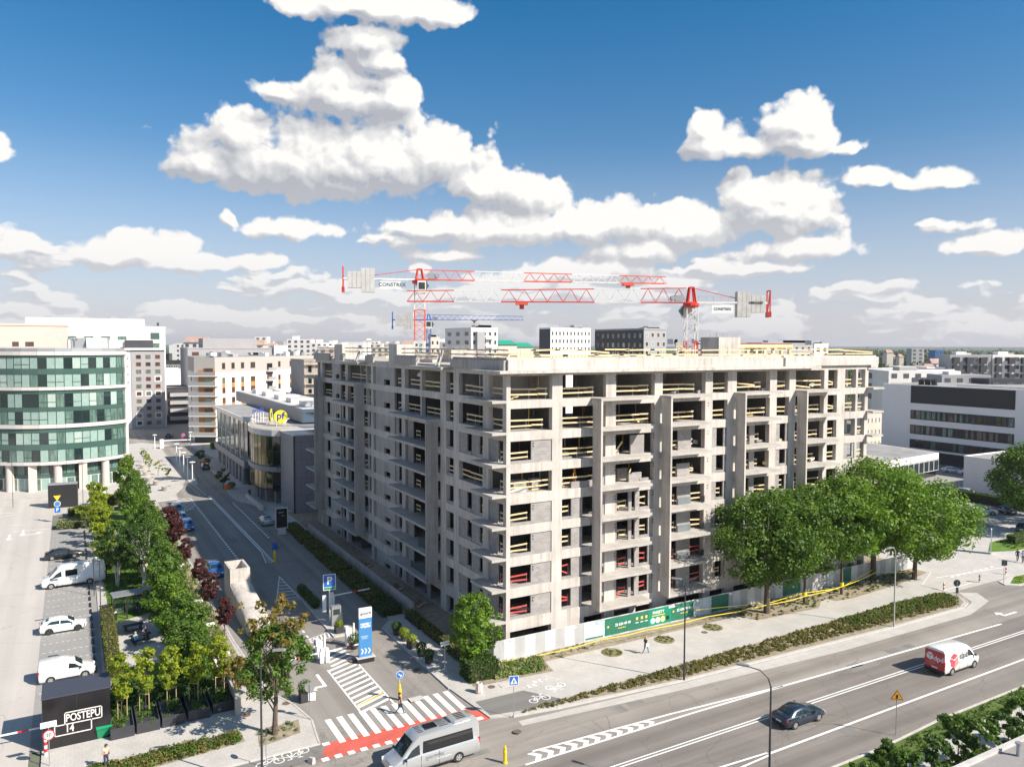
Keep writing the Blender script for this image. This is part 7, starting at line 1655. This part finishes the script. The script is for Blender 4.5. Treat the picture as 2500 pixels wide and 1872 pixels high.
# pedestrian signs etc
p = G(1254,1749,.1); t = pole_sign('blue pedestrian crossing sign with white triangle at the right end of the crossing', p, 3.3, rz=-.3); plate(t,.78,.78,3.0,M_signw); plate(t,.70,.70,3.0,M_blue,'face',y=-.055); MB().add([(-.30,-.062,2.74),(.30,-.062,2.74),(0,-.062,3.28)],[(0,1,2)]).build('triangle', M_signw, t); MB().box(-.05,.05,-.068,-.062,2.8,3.05).build('walker', M_frame, t)
p = G(976,1708); t = thing('keep_right_post','yellow bollard with round blue arrow sign at the tip of the hatched median','sign',(p.x,p.y,0),-.1); MB().lathe([(.14,0),(.15,.9),(.11,1.05),(.11,1.25),(.05,1.4)],(0,0,0),12).build('bollard', M_yel, t); MB().tube([(0,0,1.3),(0,0,2.0)],.03,6).build('post', M_yel, t); disc(t,.33,2.2,M_signw,'rim'); disc(t,.30,2.2,M_blue,'face',y=-.065); MB().cbox((0,-.08,2.2),(.34,.01,.07),0,0,.7).cbox((.1,-.08,2.1),(.2,.01,.07),0,0,-.85).build('arrow', M_signw, t)
p = G(671,1372); t = thing('keep_right_post','yellow bollard with blue plate where the centre hatching ends','sign',(p.x,p.y,0)); MB().lathe([(.17,0),(.2,.5),(.2,1.5),(.1,1.7)],(0,0,0),12).build('bollard', M_yel, t); plate(t,.6,.95,2.2,M_blue,'face'); 
p = G(1233,1862); t = thing('yellow_bollard','plain yellow bollard at the tip of the chevron markings','bollard',(p.x,p.y,0)); MB().lathe([(.17,0),(.17,.12),(.12,.15),(.14,.85),(.10,1.0),(.11,1.15),(.04,1.32)],(0,0,0),12).build('bollard', M_yel, t)
p = G(1086,1642,.1); t = pole_sign('small white rectangular plate on a pole beside the tubs', p, 2.6, rz=.1); plate(t,.95,.42,2.75,M_signw); text('DROGA WEWNĘTRZNA',.09,M_frame,t,(0,-.055,2.75),(PI/2,0,0))
p = G(757,1755,.1); t = pole_sign('back of a round sign with square plates beside the exit lane', p, 2.9, rz=2.9); disc(t,.40,2.6,M_steel,'back'); MB().box(-.45,.12,-.05,-.03,1.5,2.15).build('plate', M_signw, t)
p = G(650,1870,.1); t = pole_sign('dark narrow sign edge-on beside the tall lamp near the street tree', p, 2.7, rz=1.3); disc(t,.3,2.5,M_frame,'back')
p = G(2187,1793,.06); t = pole_sign('yellow triangular warning sign at the near verge of the main road', p, 3.1, rz=-.75); MB().add([(-.48,-.05,2.75),(.48,-.05,2.75),(0,-.05,3.55),(-.48,-.03,2.75),(.48,-.03,2.75),(0,-.03,3.55)],[(0,1,2),(5,4,3),(0,3,4,1),(1,4,5,2),(2,5,3,0)]).build('rim', mat('sign_orange',(.62,.13,.02),.4), t); MB().add([(-.36,-.056,2.82),(.36,-.056,2.82),(0,-.056,3.42)],[(0,1,2)]).build('face', mat('sign_amber',(.85,.47,.03),.4), t); MB().box(-.07,.07,-.062,-.056,2.86,3.15).build('pictogram', M_frame, t)
p = G(2335,1484,.1); t = pole_sign('round sign back on a pole at the rounded end of the planting bed', p, 3.1, rz=2.6); disc(t,.40,2.9,M_frame,'back'); MB().box(-.15,.15,.02,.05,1.75,2.4).build('plate', M_frame, t)
p = G(2450,1426,.1); t = pole_sign('square sign back on a pole at the far traffic island', p, 3.0, rz=2.6); MB().box(-.35,.35,.02,.05,2.4,3.1).build('plate', M_frame, t)
for (x, y, lab) in [(2304,1442,'red and white bollard left of the side road'),(2391,1421,'red and white bollard in the middle of the side road mouth'),(2456,1402,'red and white bollard behind the far island sign'),(2359,1252,'red and white bollard at the near row of parked cars'),(2341,1187,'red and white bollard at the hedge opening')]:
    p = G(x,y); t = thing('striped_bollard',lab,'bollard',(p.x,p.y,0),0,'red and white bollards by the side road'); 
    for k in range(5): MB().tube([(0,0,k*.22),(0,0,k*.22+.219)],.10,8).build('band', M_redp if k % 2 else M_signw, t)
p = G(2419,1351); t = thing('info_board','tall white information board on the grass by the side road','sign',(p.x,p.y,0),.5); MB().box(-.55,.55,-.06,.06,.1,3.6).build('panel', M_signw, t); MB().box(-.4,.4,-.07,-.06,1.2,2.9).build('print', M_wall_g, t)
p = G(1170,1690,.1); t = thing('waste_bin','tapered concrete waste bin at the corner of the dark yew clump','bin',(p.x,p.y,.1)); MB().lathe([(.30,0),(.36,.15),(.28,.85),(.27,.9),(.2,.9),(.2,.7)],(0,0,0),8).build('bin', M_cream, t)
p = G(760,1860,.02); t = thing('kerb_block','small pale wooden block standing by the kerb at the crossing','block',(p.x,p.y,0),.4); MB().add([(-.15,-.3,0),(.15,-.3,0),(.15,.3,0),(-.15,.3,0),(-.1,-.3,.45),(.1,-.3,.45),(.1,.2,.35),(-.1,.2,.35)],[(0,3,2,1),(4,5,6,7),(0,1,5,4),(1,2,6,5),(2,3,7,6),(3,0,4,7)]).build('block', M_cream, t)
# advertising pillar, low barrier, black screen
p = G(688,1306); t = thing('advert_panel','black advertising panel in a white frame beside the silver hatchback','sign',(p.x,p.y,.1),-.1); MB().box(-.95,.95,-.15,.15,1.0,4.3).build('frame', M_alu, t); MB().box(-.82,.82,-.17,-.15,1.15,4.15).build('poster', G_blk, t); MB().box(-.6,.6,-.13,.13,0,1.0).build('foot', M_alu, t); text('24/7', .3, M_gold, t, (.2,-.175,3.0), (PI/2,0,0)); MB().box(-.5,.3,-.176,-.171,3.5,3.62).build('print', M_steel, t)
p0, p1 = G(603,1216), G(640,1249); t = thing('low_white_barrier','long low white barrier on the showroom pavement','barrier',(p0.x,p0.y,.1)); MB().beam((0,0,.5),(p1.x-p0.x,p1.y-p0.y,.5),.5,.8).build('body', M_alu, t); MB().tube([(.9,2,0),(.9,2,1.2)],.25,8).build('bin', M_frame, t)
p = G(118,1241); w = (G(189,1236)-p).length; t = thing('black_screen','large black rear side of an advertising screen at the plaza edge','sign',(p.x,p.y,0),math.atan2(*(G(189,1236)-p).to_2d().yx)); hh = hz(118,1185,p); MB().box(0,w,0,1.6,0,hh).build('screen_back', M_black, t); MB().box(-.02,w+.02,-.02,1.62,hh,hh+.2).build('cap', M_steel, t)
p = G(141,1274,.1); t = pole_sign('yellow give-way triangle above a blue roundabout disc and a blue P plate', p, 4.2, rz=CAMDIR(p)); z_ = hz(141,1230,p); MB().add([(-.55,-.05,4.5),(.55,-.05,4.5),(0,-.05,3.6)],[(2,1,0)]).build('give_way', M_yel, t); disc(t,.5,3.1,M_signw,'rim'); disc(t,.42,3.1,M_lblue,'face',y=-.065); plate(t,.85,.95,2.1,M_blue); text('P',.7,M_signw,t,(0,-.055,2.1),(PI/2,0,0),bold=.02)
p = G(497,1127,.1); t = pole_sign('yellow triangle over a small blue disc by the orange tub', p, 3.6, rz=0); MB().add([(-.5,-.05,3.9),(.5,-.05,3.9),(0,-.05,3.05)],[(2,1,0)]).build('give_way', M_yel, t); disc(t,.42,2.6,M_lblue,'face')
p = G(448,1090,.1); t = pole_sign('round red-rimmed sign near the green reed planting', p, 3.2, rz=0); disc(t,.6,3.4,M_redp,'rim'); disc(t,.42,3.4,M_lblue,'face',y=-.065); MB().box(-.5,.5,-.05,-.03,2.3,2.8).build('plate', M_redp, t)
p = G(395,1095); t = thing('barrier_gate','white barrier machine with long boom at the far end of the plaza','barrier',(p.x,p.y,.1),.05); MB().box(-.5,.5,-.4,.4,0,2.6).build('cabinet', M_signw, t); MB().beam((.5,0,2.2),(8.5,0,2.0),.25).build('boom', M_signw, t)
# concrete ramp tower and roof
t = thing('ramp_tower','pale concrete tower with open top where the garage ramp begins','building',(0,0,0))
tw = MB(); tw.box(-20.8,-18.6,27.4,27.65,0,4.3).box(-20.8,-20.55,27.65,31.4,0,4.3).box(-18.85,-18.6,27.65,31.4,0,4.3).box(-20.55,-18.85,31.15,31.4,0,4.3).box(-20.55,-18.85,27.65,31.15,3.0,3.2)
tw.build('walls', M_conc, t); MB().box(-18.6,-18.45,27.6,28.2,1.2,3.6).build('glass_edge', G_mid, t); MB().box(-19.1,-18.85,27.37,27.4,2.2,2.7).build('blue_plate', M_blue, t)
rf = MB(); N = 10
for i in range(N+1):
    y = 27.35-i*1.3; z = 2.9-.15*i-(0 if i < 7 else (i-6)*.12)
    for k in range(7): a = PI*k/6; rf.v.append((-19.7+1.15*math.cos(a), y, z-.35+.35*math.sin(a)))
for i in range(N):
    for k in range(6): a = i*7+k; rf.f.append((a,a+1,a+8,a+7))
rf.sm = True; rf.build('ramp_roof', M_conc, t); MB().add([(-20.85,27.3,0),(-20.85,14.3,0),(-20.85,14.3,.9),(-20.85,27.3,2.6),(-20.7,27.3,0),(-20.7,14.3,0),(-20.7,14.3,.9),(-20.7,27.3,2.6)],[(0,1,2,3),(7,6,5,4),(3,2,6,7),(1,5,6,2)]).build('side_wall', M_conc, t); MB().add([(-18.6,27.3,0),(-18.6,14.3,0),(-18.6,14.3,.9),(-18.6,27.3,2.6)],[(3,2,1,0)]).build('side_wall', M_conc, t)
t = thing('street_wall','low pale wall between the street bed and the park, with concrete end post','wall',(0,0,0)); MB().box(-25.15,-24.95,5,60,0,.75).build('wall', M_wall_w, t); MB().box(-25.2,-24.75,-.4,-.05,0,2.0).build('end_post', M_cpole, t); MB().box(-25.05,-24.9,0,5,0,1.6).build('mesh_panel', M_cpole, t)
for i, y in enumerate((12.5,21.5,30,47)): MB().box(-24.6,-23.4,y,y+.5,.1,.45).build('bed_edging', M_white, t)
p = G(395,1290); t = thing('ramp_kiosk','small white entrance kiosk with brown roof hatch at the plaza edge','building',(p.x,p.y,0),.0); MB().box(-1.6,1.8,-1.5,3,0,1.9).build('wall', M_wall_w, t); MB().box(-1.2,1.2,-1.0,2,1.9,2.0).build('roof_hatch', M_beige, t); MB().box(2.0,2.3,-1,3,0,2.8).build('dark_fin', M_wall_d, t)
# glass shelter, tables, bin, bench row
t = thing('glass_shelter','glass smoking shelter with flat grey roof and black posts on the park lawn','shelter',(-30.8,29.6,.14),.1)
MB().box(-2.0,2.0,-1.0,1.0,2.5,2.62).build('roof', M_steel, t)
for x in (-1.9,-.65,.65,1.9): MB().box(x-.06,x+.06,-.96,-.84,0,2.5).build('post', M_black, t); MB().box(x-.04,x+.04,.86,.94,0,2.5).build('post', M_black, t)
gg = mat('clear_green_glass',(.45,.6,.5),.05,spec=.9); gg.node_tree.nodes['Principled BSDF'].inputs['Transmission Weight'].default_value = .85
for x in (-1.27,0,1.27): MB().box(x-.56,x+.56,.88,.90,.15,2.3).build('glass_panel', gg, t); o_ = MB().lathe([(.16,-.02),(.16,.02)],(0,0,0),12).build('orange_disc', mat('orange_disc',(.9,.35,.03),.5), t, (x,.8,1.95)); o_.rotation_euler = (PI/2,0,0)
for i, (x, y, lab) in enumerate([(-31.0,24.0,'farther black picnic table with bench, empty'),(-30.6,20.6,'nearer black picnic table with two people sitting at it')]):
    t = thing('picnic_table',lab,'table',(x,y,.14),.12,'black picnic tables'); 
    for k in range(4): MB().box(-.95,.95,-.4+k*.205,-.21+k*.205,.72,.76).build('plank', M_black, t)
    for s in (-1,1): MB().box(-.95,.95,s*.85-.16,s*.85+.16,.42,.47).build('bench', M_black, t); MB().beam((s*.7,-.85,.0),(s*.7,-.85,.42),.07).beam((s*.7,.85,.0),(s*.7,.85,.42),.07).beam((s*.7,-.3,0),(s*.7,-.3,.72),.07).beam((s*.7,.3,0),(s*.7,.3,.72),.07).beam((s*.7,-.85,.36),(s*.7,.85,.36),.06).build('legs', M_black, t)
p = G(281,1514,.14); t = thing('park_bin','slim black bin with white top beside the shelter','bin',(p.x,p.y,.14)); MB().tube([(0,0,0),(0,0,.85)],.2,10).build('bin', M_black, t); MB().tube([(0,0,.86),(0,0,.95)],.17,10).build('lid', M_signw, t)
p = G(232,1420,.1); t = thing('green_info_sign','white plate with green mark on a post behind the tall van','sign',(p.x,p.y,.1),-.1); MB().box(-.45,.45,-.05,0,2.0,3.2).build('plate', M_signw, t); MB().box(-.25,.25,-.06,-.05,2.3,2.9).build('mark', mat('mark_green',(.1,.45,.25),.4), t); MB().tube([(0,.03,0),(0,.03,2.9)],.05,6).build('post', M_signw, t)
# wheel stops along the bays
t0 = MB().box(-.09,.09,-.75,.75,0,.13).build('wheel_stop', M_black, None, (-34.75,13.2,.0)); tag(t0,'nearest black rubber wheel stop','wheel stop','rubber wheel stops of the parking bays')
for i in range(1, 26):
    c_ = t0.copy(); COL.objects.link(c_); c_.location = (-34.75,13.2+i*2.52,0); c_['label'] = 'black rubber wheel stop at the head of a parking bay'
t0['label'] = 'black rubber wheel stop at the head of a parking bay'
# yellow tape on thin stakes
M_tape = mat('yellow_tape',(.85,.68,.05),.5)
t = thing('caution_tape','yellow caution tape strung between stakes and tree trunks along the hoarding','tape',(0,0,0))
pts = [(-1.8,-2.2,.5),(3.5,-2.6,.45),(8.9,-3.3,.95),(14.8,-3.6,1.0),(22.5,-3.7,1.0),(31.2,-4.4,1.1),(37.4,-4.5,1.15),(44.2,-4.3,1.2),(53,-2.5,1.2),(57.6,-4.8,1.2)]
for a, b in zip(pts, pts[1:]):
    m_ = ((a[0]+b[0])/2,(a[1]+b[1])/2,(a[2]+b[2])/2-.12); MB().beam(a,m_,.012,.075).beam(m_,b,.012,.075).build('tape', M_tape, t)
for a, b in (((22.5,-2.2,1.3),(31.2,-3.2,.9)),((31.2,-3.8,.95),(37.4,-4.1,1.4)),((37.4,-4.2,1.4),(44.2,-3.8,.8)),((44.2,-3.8,.8),(53,-2.0,1.4))): MB().beam(a,b,.012,.075).build('tape', M_tape, t)
for a in pts[:5]: MB().tube([(a[0],a[1],0.1),(a[0],a[1],a[2]+.1)],.02,5).build('stake', M_steel, t)
for (x, y, z) in ((31.2,-4.2,1.1),(37.4,-4.2,1.15),(44.2,-4.0,1.2)): MB().tube([(x,y,z-.1),(x,y,z+.35)],.24,10).build('tape_wrap', M_tape, t)
# rubble in the shaded yard
for i, (x, y, c_, lab) in enumerate([(-2.0,18,'M','heap of broken bricks at the foot of the shaded facade'),(-2.2,24.5,'M','scattered boards at the foot of the shaded facade'),(-2.0,36,'M','second heap of rubble farther along the shaded facade')]):
    R_ = random.Random(i); t = thing('rubble_heap', lab, 'rubble', (x,y,.11)); mb = MB()
    for k in range(40): mb.cbox((R_.gauss(0,.5),R_.gauss(0,.8),R_.uniform(.02,.3)),(R_.uniform(.1,.5),R_.uniform(.1,.3),R_.uniform(.05,.15)),R_.uniform(0,3),R_.uniform(-.4,.4))
    o = mb.build('rubble', mat('rubble%d' % i,(.30,.20,.16),.9,var=.4,vscale=3), t); o['kind'] = 'stuff'
    MB().cbox((.3,-1.2,.15),(1.8,.25,.06),.6).build('board', M_wood, t)

# ---------------------------------------------------------------- people
M_skin = mat('skin', (.50,.30,.21), .6); M_hair = mat('hair_brown', (.06,.035,.02), .7); M_hairb = mat('hair_blond', (.40,.26,.12), .7)
def cloth(n, c): return bpy.data.materials.get('cloth_'+n) or mat('cloth_'+n, c, .85, var=.12, vscale=6)
def person(lab, loc, rz, J=None, shirt=None, trs=None, shoe=None, sleeve=.55, hair=M_hair, longhair=False, extra=None, scale=1.0, name='person', group=None):
    D = dict(pel=(0,0,.96),sp=(0,.0,1.15),ch=(0,0,1.38),nk=(0,.01,1.52),hd=(0,.02,1.66),
      sL=(.19,0,1.43),eL=(.25,-.02,1.14),wL=(.25,.08,.90),hL=(.25,.11,.82),sR=(-.19,0,1.43),eR=(-.25,-.02,1.14),wR=(-.25,.08,.90),hR=(-.25,.11,.82),
      pL=(.10,0,.92),kL=(.11,.03,.50),aL=(.11,-.02,.09),tL=(.12,.14,.04),pR=(-.10,0,.92),kR=(-.11,.03,.50),aR=(-.11,-.02,.09),tR=(-.12,.14,.04))
    if J: D.update(J)
    rd = dict(pel=.13,sp=.125,ch=.15,nk=.062,hd=.10,sL=.068,sR=.068,eL=.047,eR=.047,wL=.032,wR=.032,hL=.038,hR=.038,pL=.095,pR=.095,kL=.062,kR=.062,aL=.045,aR=.045,tL=.038,tR=.038)
    ks = list(D); ed = [('pel','sp'),('sp','ch'),('ch','nk'),('nk','hd'),('ch','sL'),('sL','eL'),('eL','wL'),('wL','hL'),('ch','sR'),('sR','eR'),('eR','wR'),('wR','hR'),('pel','pL'),('pL','kL'),('kL','aL'),('aL','tL'),('pel','pR'),('pR','kR'),('kR','aR'),('aR','tR')]
    V = [Vector(D[k]) for k in ks]; E = [(ks.index(a),ks.index(b)) for a, b in ed]; R = [rd[k] for k in ks]
    V.append(Vector(D['hd'])+Vector((0,.0,.07))); E.append((ks.index('hd'),len(V)-1)); R.append(.088)
    V.append(Vector(D['hd'])+Vector((0,.105,.0))); E.append((ks.index('hd'),len(V)-1)); R.append(.018)
    for s in 'LR':
        h = Vector(D['h'+s]); d = (h-Vector(D['w'+s])).normalized(); sd = d.cross(Vector((0,1,.2))).normalized()
        for i, L in enumerate((.075,.085,.08,.06)):
            V.append(h+d*L*.6+sd*(i-1.5)*.022); E.append((ks.index('h'+s),len(V)-1)); R.append(.010); V.append(h+d*L*1.1+sd*(i-1.5)*.026+Vector((0,.015,0))); E.append((len(V)-2,len(V)-1)); R.append(.008)
        V.append(h+sd*.055+d*.01+Vector((0,.02,0))); E.append((ks.index('h'+s),len(V)-1)); R.append(.011)
    me = bpy.data.meshes.new('body'); me.from_pydata([tuple(v) for v in V], E, []); ob = bpy.data.objects.new('tmp', me); COL.objects.link(ob)
    ob.modifiers.new('s','SKIN'); ob.modifiers.new('u','SUBSURF').levels = 1
    for i, sv in enumerate(me.skin_vertices[0].data): sv.radius = (R[i],R[i]*(.8 if ks[i] in ('pel','sp','ch') else 1) if i < len(ks) else R[i]); sv.use_root = (i == 0)
    bpy.context.view_layer.update(); m2 = bpy.data.meshes.new_from_object(ob.evaluated_get(bpy.context.evaluated_depsgraph_get())); bpy.data.objects.remove(ob)
    m2.materials.clear()
    for m_ in (shirt, trs, M_skin, shoe or M_black): m2.materials.append(m_)
    def seg(p, a, b): a = Vector(D[a]); b = Vector(D[b]); ab = b-a; u = max(0,min(1,(p-a).dot(ab)/ab.length_squared)); return (p-a-ab*u).length, u
    for f in m2.polygons:
        p = f.center; best = min(((seg(p,a,b)[0]-min(rd[a],rd[b])*.5,a,b,seg(p,a,b)[1]) for a, b in ed), key=lambda q: q[0]); a, b, u = best[1:]
        mi = 0
        if a[0] in 'pk' and a != 'pel' : mi = 1
        if (a,b) in (('pel','pL'),('pel','pR')) or (a == 'pel' and p.z < D['pel'][2]+.02): mi = 1
        if a[0] == 'a': mi = 3
        if (a == 'ch' and b == 'nk' and u > .75) or a == 'nk' or a[0] == 'w' or (a[0] == 'e' and sleeve < 1) or (a[0] == 's' and a != 'sp' and u > sleeve): mi = 2
        f.material_index = mi; f.use_smooth = True
    t = thing(name, lab, 'person', loc, rz, group); inst('body', m2, t); hd = Vector(D['hd'])
    hb = MB(); hb.sm = True
    for i in range(7):
        a = PI/2*i/6; 
        for k in range(12): th = 2*PI*k/12; r_ = .118*math.cos(a); hb.v.append((hd.x+r_*math.cos(th),hd.y-.012+r_*math.sin(th)*1.05,hd.z+.035+.12*math.sin(a)-(.07 if (i == 0 and math.sin(th) < .3) else 0)-(.16 if (i == 0 and longhair and math.sin(th) < .2) else 0)))
    for i in range(6):
        for k in range(12): hb.f.append((i*12+k,i*12+(k+1)%12,i*12+12+(k+1)%12,i*12+12+k))
    hb.build('hair', hair, t); t.scale = (scale,)*3
    if extra: extra(t, D)
    return t
walk = dict(pel=(0,0,.94),kL=(.10,.22,.53),aL=(.10,.30,.11),tL=(.10,.46,.07),kR=(-.10,-.02,.50),aR=(-.10,-.34,.14),tR=(-.10,-.22,.05),eL=(.25,-.14,1.16),wL=(.23,-.10,.92),hL=(.22,-.06,.85),eR=(-.25,.06,1.15),wR=(-.22,.24,.98),hR=(-.21,.30,.93))
p = G(976,1742); t = person('man in dark t-shirt and jeans crossing the street on the zebra with a black bag', (p.x,p.y,.0), -PI/2-.1, walk, cloth('charcoal',(.02,.02,.03)), cloth('denim',(.05,.09,.17)), extra=lambda t, D: MB().cbox((.32,-.05,.85),(.1,.34,.28)).build('bag', M_black, t))
p = G(1576,1597); t = person('woman with long blond hair, brown jacket and white bag walking along the pavement', (p.x,p.y,.1), -PI/2+.15, walk, cloth('brown',(.09,.06,.03)), cloth('denim_blue',(.06,.13,.24)), sleeve=2, hair=M_hairb, longhair=True, scale=.96, extra=lambda t, D: MB().cbox((.30,-.10,1.0),(.1,.34,.34)).build('bag', M_signw, t))
phone = dict(eL=(.27,.02,1.15),wL=(.10,.24,1.16),hL=(.03,.28,1.18),eR=(-.27,.02,1.15),wR=(-.10,.24,1.16),hR=(-.03,.29,1.18),hd=(0,.06,1.64))
p = G(259,1872,.1); person('man in pale peach t-shirt standing on the pavement looking at his hands', (p.x,p.y-.15,.1), PI+.55, phone, cloth('peach',(.62,.44,.33)), cloth('dark_denim',(.04,.05,.10)), hair=mat('cap_grey',(.05,.05,.06),.8), extra=lambda t, D: MB().cbox((0,.34,1.2),(.08,.02,.15),0,.5).build('phone', M_black, t))
sit = dict(pel=(0,0,.52),sp=(0,.03,.72),ch=(0,.08,.95),nk=(0,.12,1.08),hd=(0,.16,1.21),sL=(.19,.08,.99),sR=(-.19,.08,.99),eL=(.25,.25,.78),wL=(.14,.45,.80),hL=(.10,.52,.80),eR=(-.25,.25,.78),wR=(-.14,.45,.80),hR=(-.10,.52,.80),pL=(.10,.02,.50),pR=(-.10,.02,.50),kL=(.13,.45,.50),kR=(-.13,.45,.50),aL=(.13,.42,.09),aR=(-.13,.42,.09),tL=(.13,.58,.04),tR=(-.13,.58,.04))
person('person in light blue top sitting left at the nearer picnic table', (-31.1,19.75,.14), .1, sit, cloth('sky',(.25,.48,.68)), cloth('dark_denim',(.04,.05,.10)), hair=M_hairb)
person('person in dark and blue shirt sitting right at the nearer picnic table', (-30.1,21.5,.14), PI, sit, cloth('bluedark',(.04,.10,.22)), M_black)
person('person in dark clothes standing inside the glass shelter', (-30.1,29.4,.14), PI*.9, None, M_black, cloth('denim',(.05,.09,.17)), sleeve=2)
def vest(t, D): MB().lathe([(.19,.98),(.21,1.15),(.215,1.38),(.12,1.48)],(0,0,0),12).build('safety_vest', mat('vest_orange',(.85,.22,.02),.6), t)
person('construction worker in orange trousers and vest standing on the fifth floor slab', (8.4,.75,FL[5]), .4, None, cloth('orange_top',(.75,.28,.03)), cloth('orange',(.85,.16,.02)), sleeve=2, hair=mat('helmet_orange',(.8,.35,.05),.4), extra=lambda t, D: MB().cbox((0,-.16,1.1),(.34,.14,.3)).build('tool_bag', mat('bag_dark',(.03,.05,.04),.8), t))
p = G(2497,1374); person('first of two walkers at the right edge, light blue shirt', (p.x,p.y,.0), 2.2, walk, cloth('lightblue',(.35,.5,.65)), M_black); person('second walker at the right edge in dark clothes', (p.x+.2,p.y+.8,.0), 2.2, walk, M_black, M_black)

# ---------------------------------------------------------------- distant city
CMW = [M_wall_w, M_beige, M_wall_w, M_wall_g, mat('far_cream',(.66,.60,.53),.85), mat('far_pink',(.62,.50,.45),.85), mat('far_white',(.74,.72,.70),.85)]
M_fwin = mat('far_windows', (.10,.10,.115), .4)
def far_block(lab, xl, xr, yt, D, m_, dp=None, grp=None, roof=None):
    a = atD(xl,yt,D); b = atD(xr,yt,D); w = (b-a).length; z = max(3.0,a.z); dp = dp or min(40,max(8,w*.5))
    t = thing('city_block', lab, 'building', (a.x,a.y,0), math.atan2(b.y-a.y,b.x-a.x), grp)
    MB().box(0,w,0,dp,0,z).build('wall', m_, t)
    wm = MB(); nf = min(8, int(z/3.1)); nw = max(2, int(w/3.4))
    if D < 700 or w > 30:
        for k in range(nf):
            for j in range(min(nw,22)): wm.box(w*(j+.25)/min(nw,22),w*(j+.7)/min(nw,22),-.08,.0,z-2.4-k*3.1,z-.9-k*3.1)
        o = wm.build('windows', M_fwin, t); o['kind'] = 'stuff'
    if w > 12: MB().box(w*.2,w*.45,dp*.2,dp*.6,z,z+min(2.5,D*.004)).build('roof_box', rng.choice([M_wall_w,M_wall_g]), t)
    if roof: MB().add([(-.5,-.5,z),(w+.5,-.5,z),(w+.5,dp+.5,z),(-.5,dp+.5,z),(.5,dp/2,z+3),(w-.5,dp/2,z+3)],[(0,1,5,4),(1,2,5),(2,3,4,5),(3,0,4)]).build('roof', roof, t)
    return t
R_ = random.Random(12)
GL = 'pale city blocks packed along the left horizon'
def scatter(n, x0, x1, D0, D1, y0, y1, w0, w1, lab, grp, seed):
    R_ = random.Random(seed)
    for i in range(n):
        D = D0*(D1/D0)**R_.random(); x = R_.uniform(x0,x1); w = R_.uniform(w0,w1)*(D0/D)**.5
        ci = R_.randrange(len(CMW)); cn = ('white','beige','white','grey','cream','dusty pink','bright white')[ci]
        where = next(n_ for lim, n_ in ((520,'above the grey tower gap'),(640,'over the orange apartments'),(760,'left of the frame'),(900,'over the far wing'),(1090,'behind the left crane mast'),(1320,'around the green roofs'),(1640,'near the black block'),(1830,'near the white crane mast'),(2060,'right of the roof stair core'),(2200,'just right of the frame'),(2330,'below the blue tower'),(9999,'near the right edge')) if x < lim)
        wd = ('narrow ','','wide ')[0 if w < w0*.8 else (2 if w > w0*1.4 else 1)]+('plain ' if D > 700 else 'windowed ')
        far_block(lab.replace('pale', wd+cn)+' '+where, x, x+w, R_.uniform(y0,y1), D, CMW[ci], grp=grp, roof=(M_tile if R_.random() < .15 else None))
scatter(95,395,1120,380,1500,833,850,22,62,'pale city block on the left horizon',GL,1)
scatter(18,1240,1900,600,1300,843,852,14,36,'low pale block over the roof line','low blocks over the roof line',2)
scatter(34,2080,2520,300,560,884,915,24,60,'low pale hall beyond the office','pale halls beyond the office',3)
scatter(22,2120,2560,640,1500,860,872,10,28,'small pale far house among trees','far houses near the right horizon',4)
for i, (x0, x1, yt, D, m_, lab) in enumerate([(2226,2256,851,640,M_wall_g,'grey and white office tower left of the blue tower'),(2283,2303,855,520,mat('tower_blue',(.02,.13,.36),.5),'plain bright blue tower block near the horizon'),(2320,2420,866,300,M_wall_g,'grey and white apartment row with balconies, right of the blue tower'),(2424,2520,866,300,M_wall_w,'white apartment row with dark balconies at the right edge'),
     (2170,2345,905,255,M_wall_w,'long white hall with three louvred windows behind the banded office'),(622,652,822,640,M_wall_w,'pale tower with red crown on the left horizon'),(2300,2420,915,215,M_wall_g,'low dark roofed block behind the banded office'),(2415,2520,925,205,M_wall_d,'dark flat block at the right edge behind the office'),(700,760,828,520,M_wall_w,'long white block just above the left wing roof')]):
    t = far_block(lab,x0,x1,yt,D,m_,roof=None)
    if i in (2,3):
        a = atD(x0,yt,D); b = atD(x1,yt,D); w = (b-a).length; z = a.z
        for k in range(3):
            for j in range(3): MB().box(w*(.05+j*.33),w*(.20+j*.33),-1.2,-.1,z-3.5-k*3.2,z-1.0-k*3.2).build('balcony', M_wall_d, t)
    if i == 4:
        a = atD(x0,yt,D); b = atD(x1,yt,D); w = (b-a).length; z = a.z
        for (u, v) in ((.33,.42),(.45,.6),(.64,.72)): MB().box(w*u,w*v,-.12,.0,z-4,z-2.2).build('louvre', M_fwin, t)
R_ = random.Random(5)
for i in range(18):   # roof lights and plant on the white hall
    q = atD(R_.uniform(2175,2420), 900, R_.uniform(262,330)); t = None
    h = R_.uniform(20.5,22.5) if 0 else 0
M_hz = bpy.data.materials.new('haze'); M_hz.use_nodes = True; nt = M_hz.node_tree; nt.nodes.clear()
pv = nt.nodes.new('ShaderNodeVolumePrincipled'); pv.inputs['Color'].default_value = (.93,.95,1,1); pv.inputs['Density'].default_value = 0.00009; pv.inputs['Anisotropy'].default_value = .3
ou = nt.nodes.new('ShaderNodeOutputMaterial'); nt.links.new(pv.outputs[0], ou.inputs['Volume'])
if HAZE:
    hb = MB().box(-5000,5000,-1500,6500,-1.2,75).build('haze', M_hz, kind='stuff'); tag(hb,'thin pale haze over the whole scene','haze')
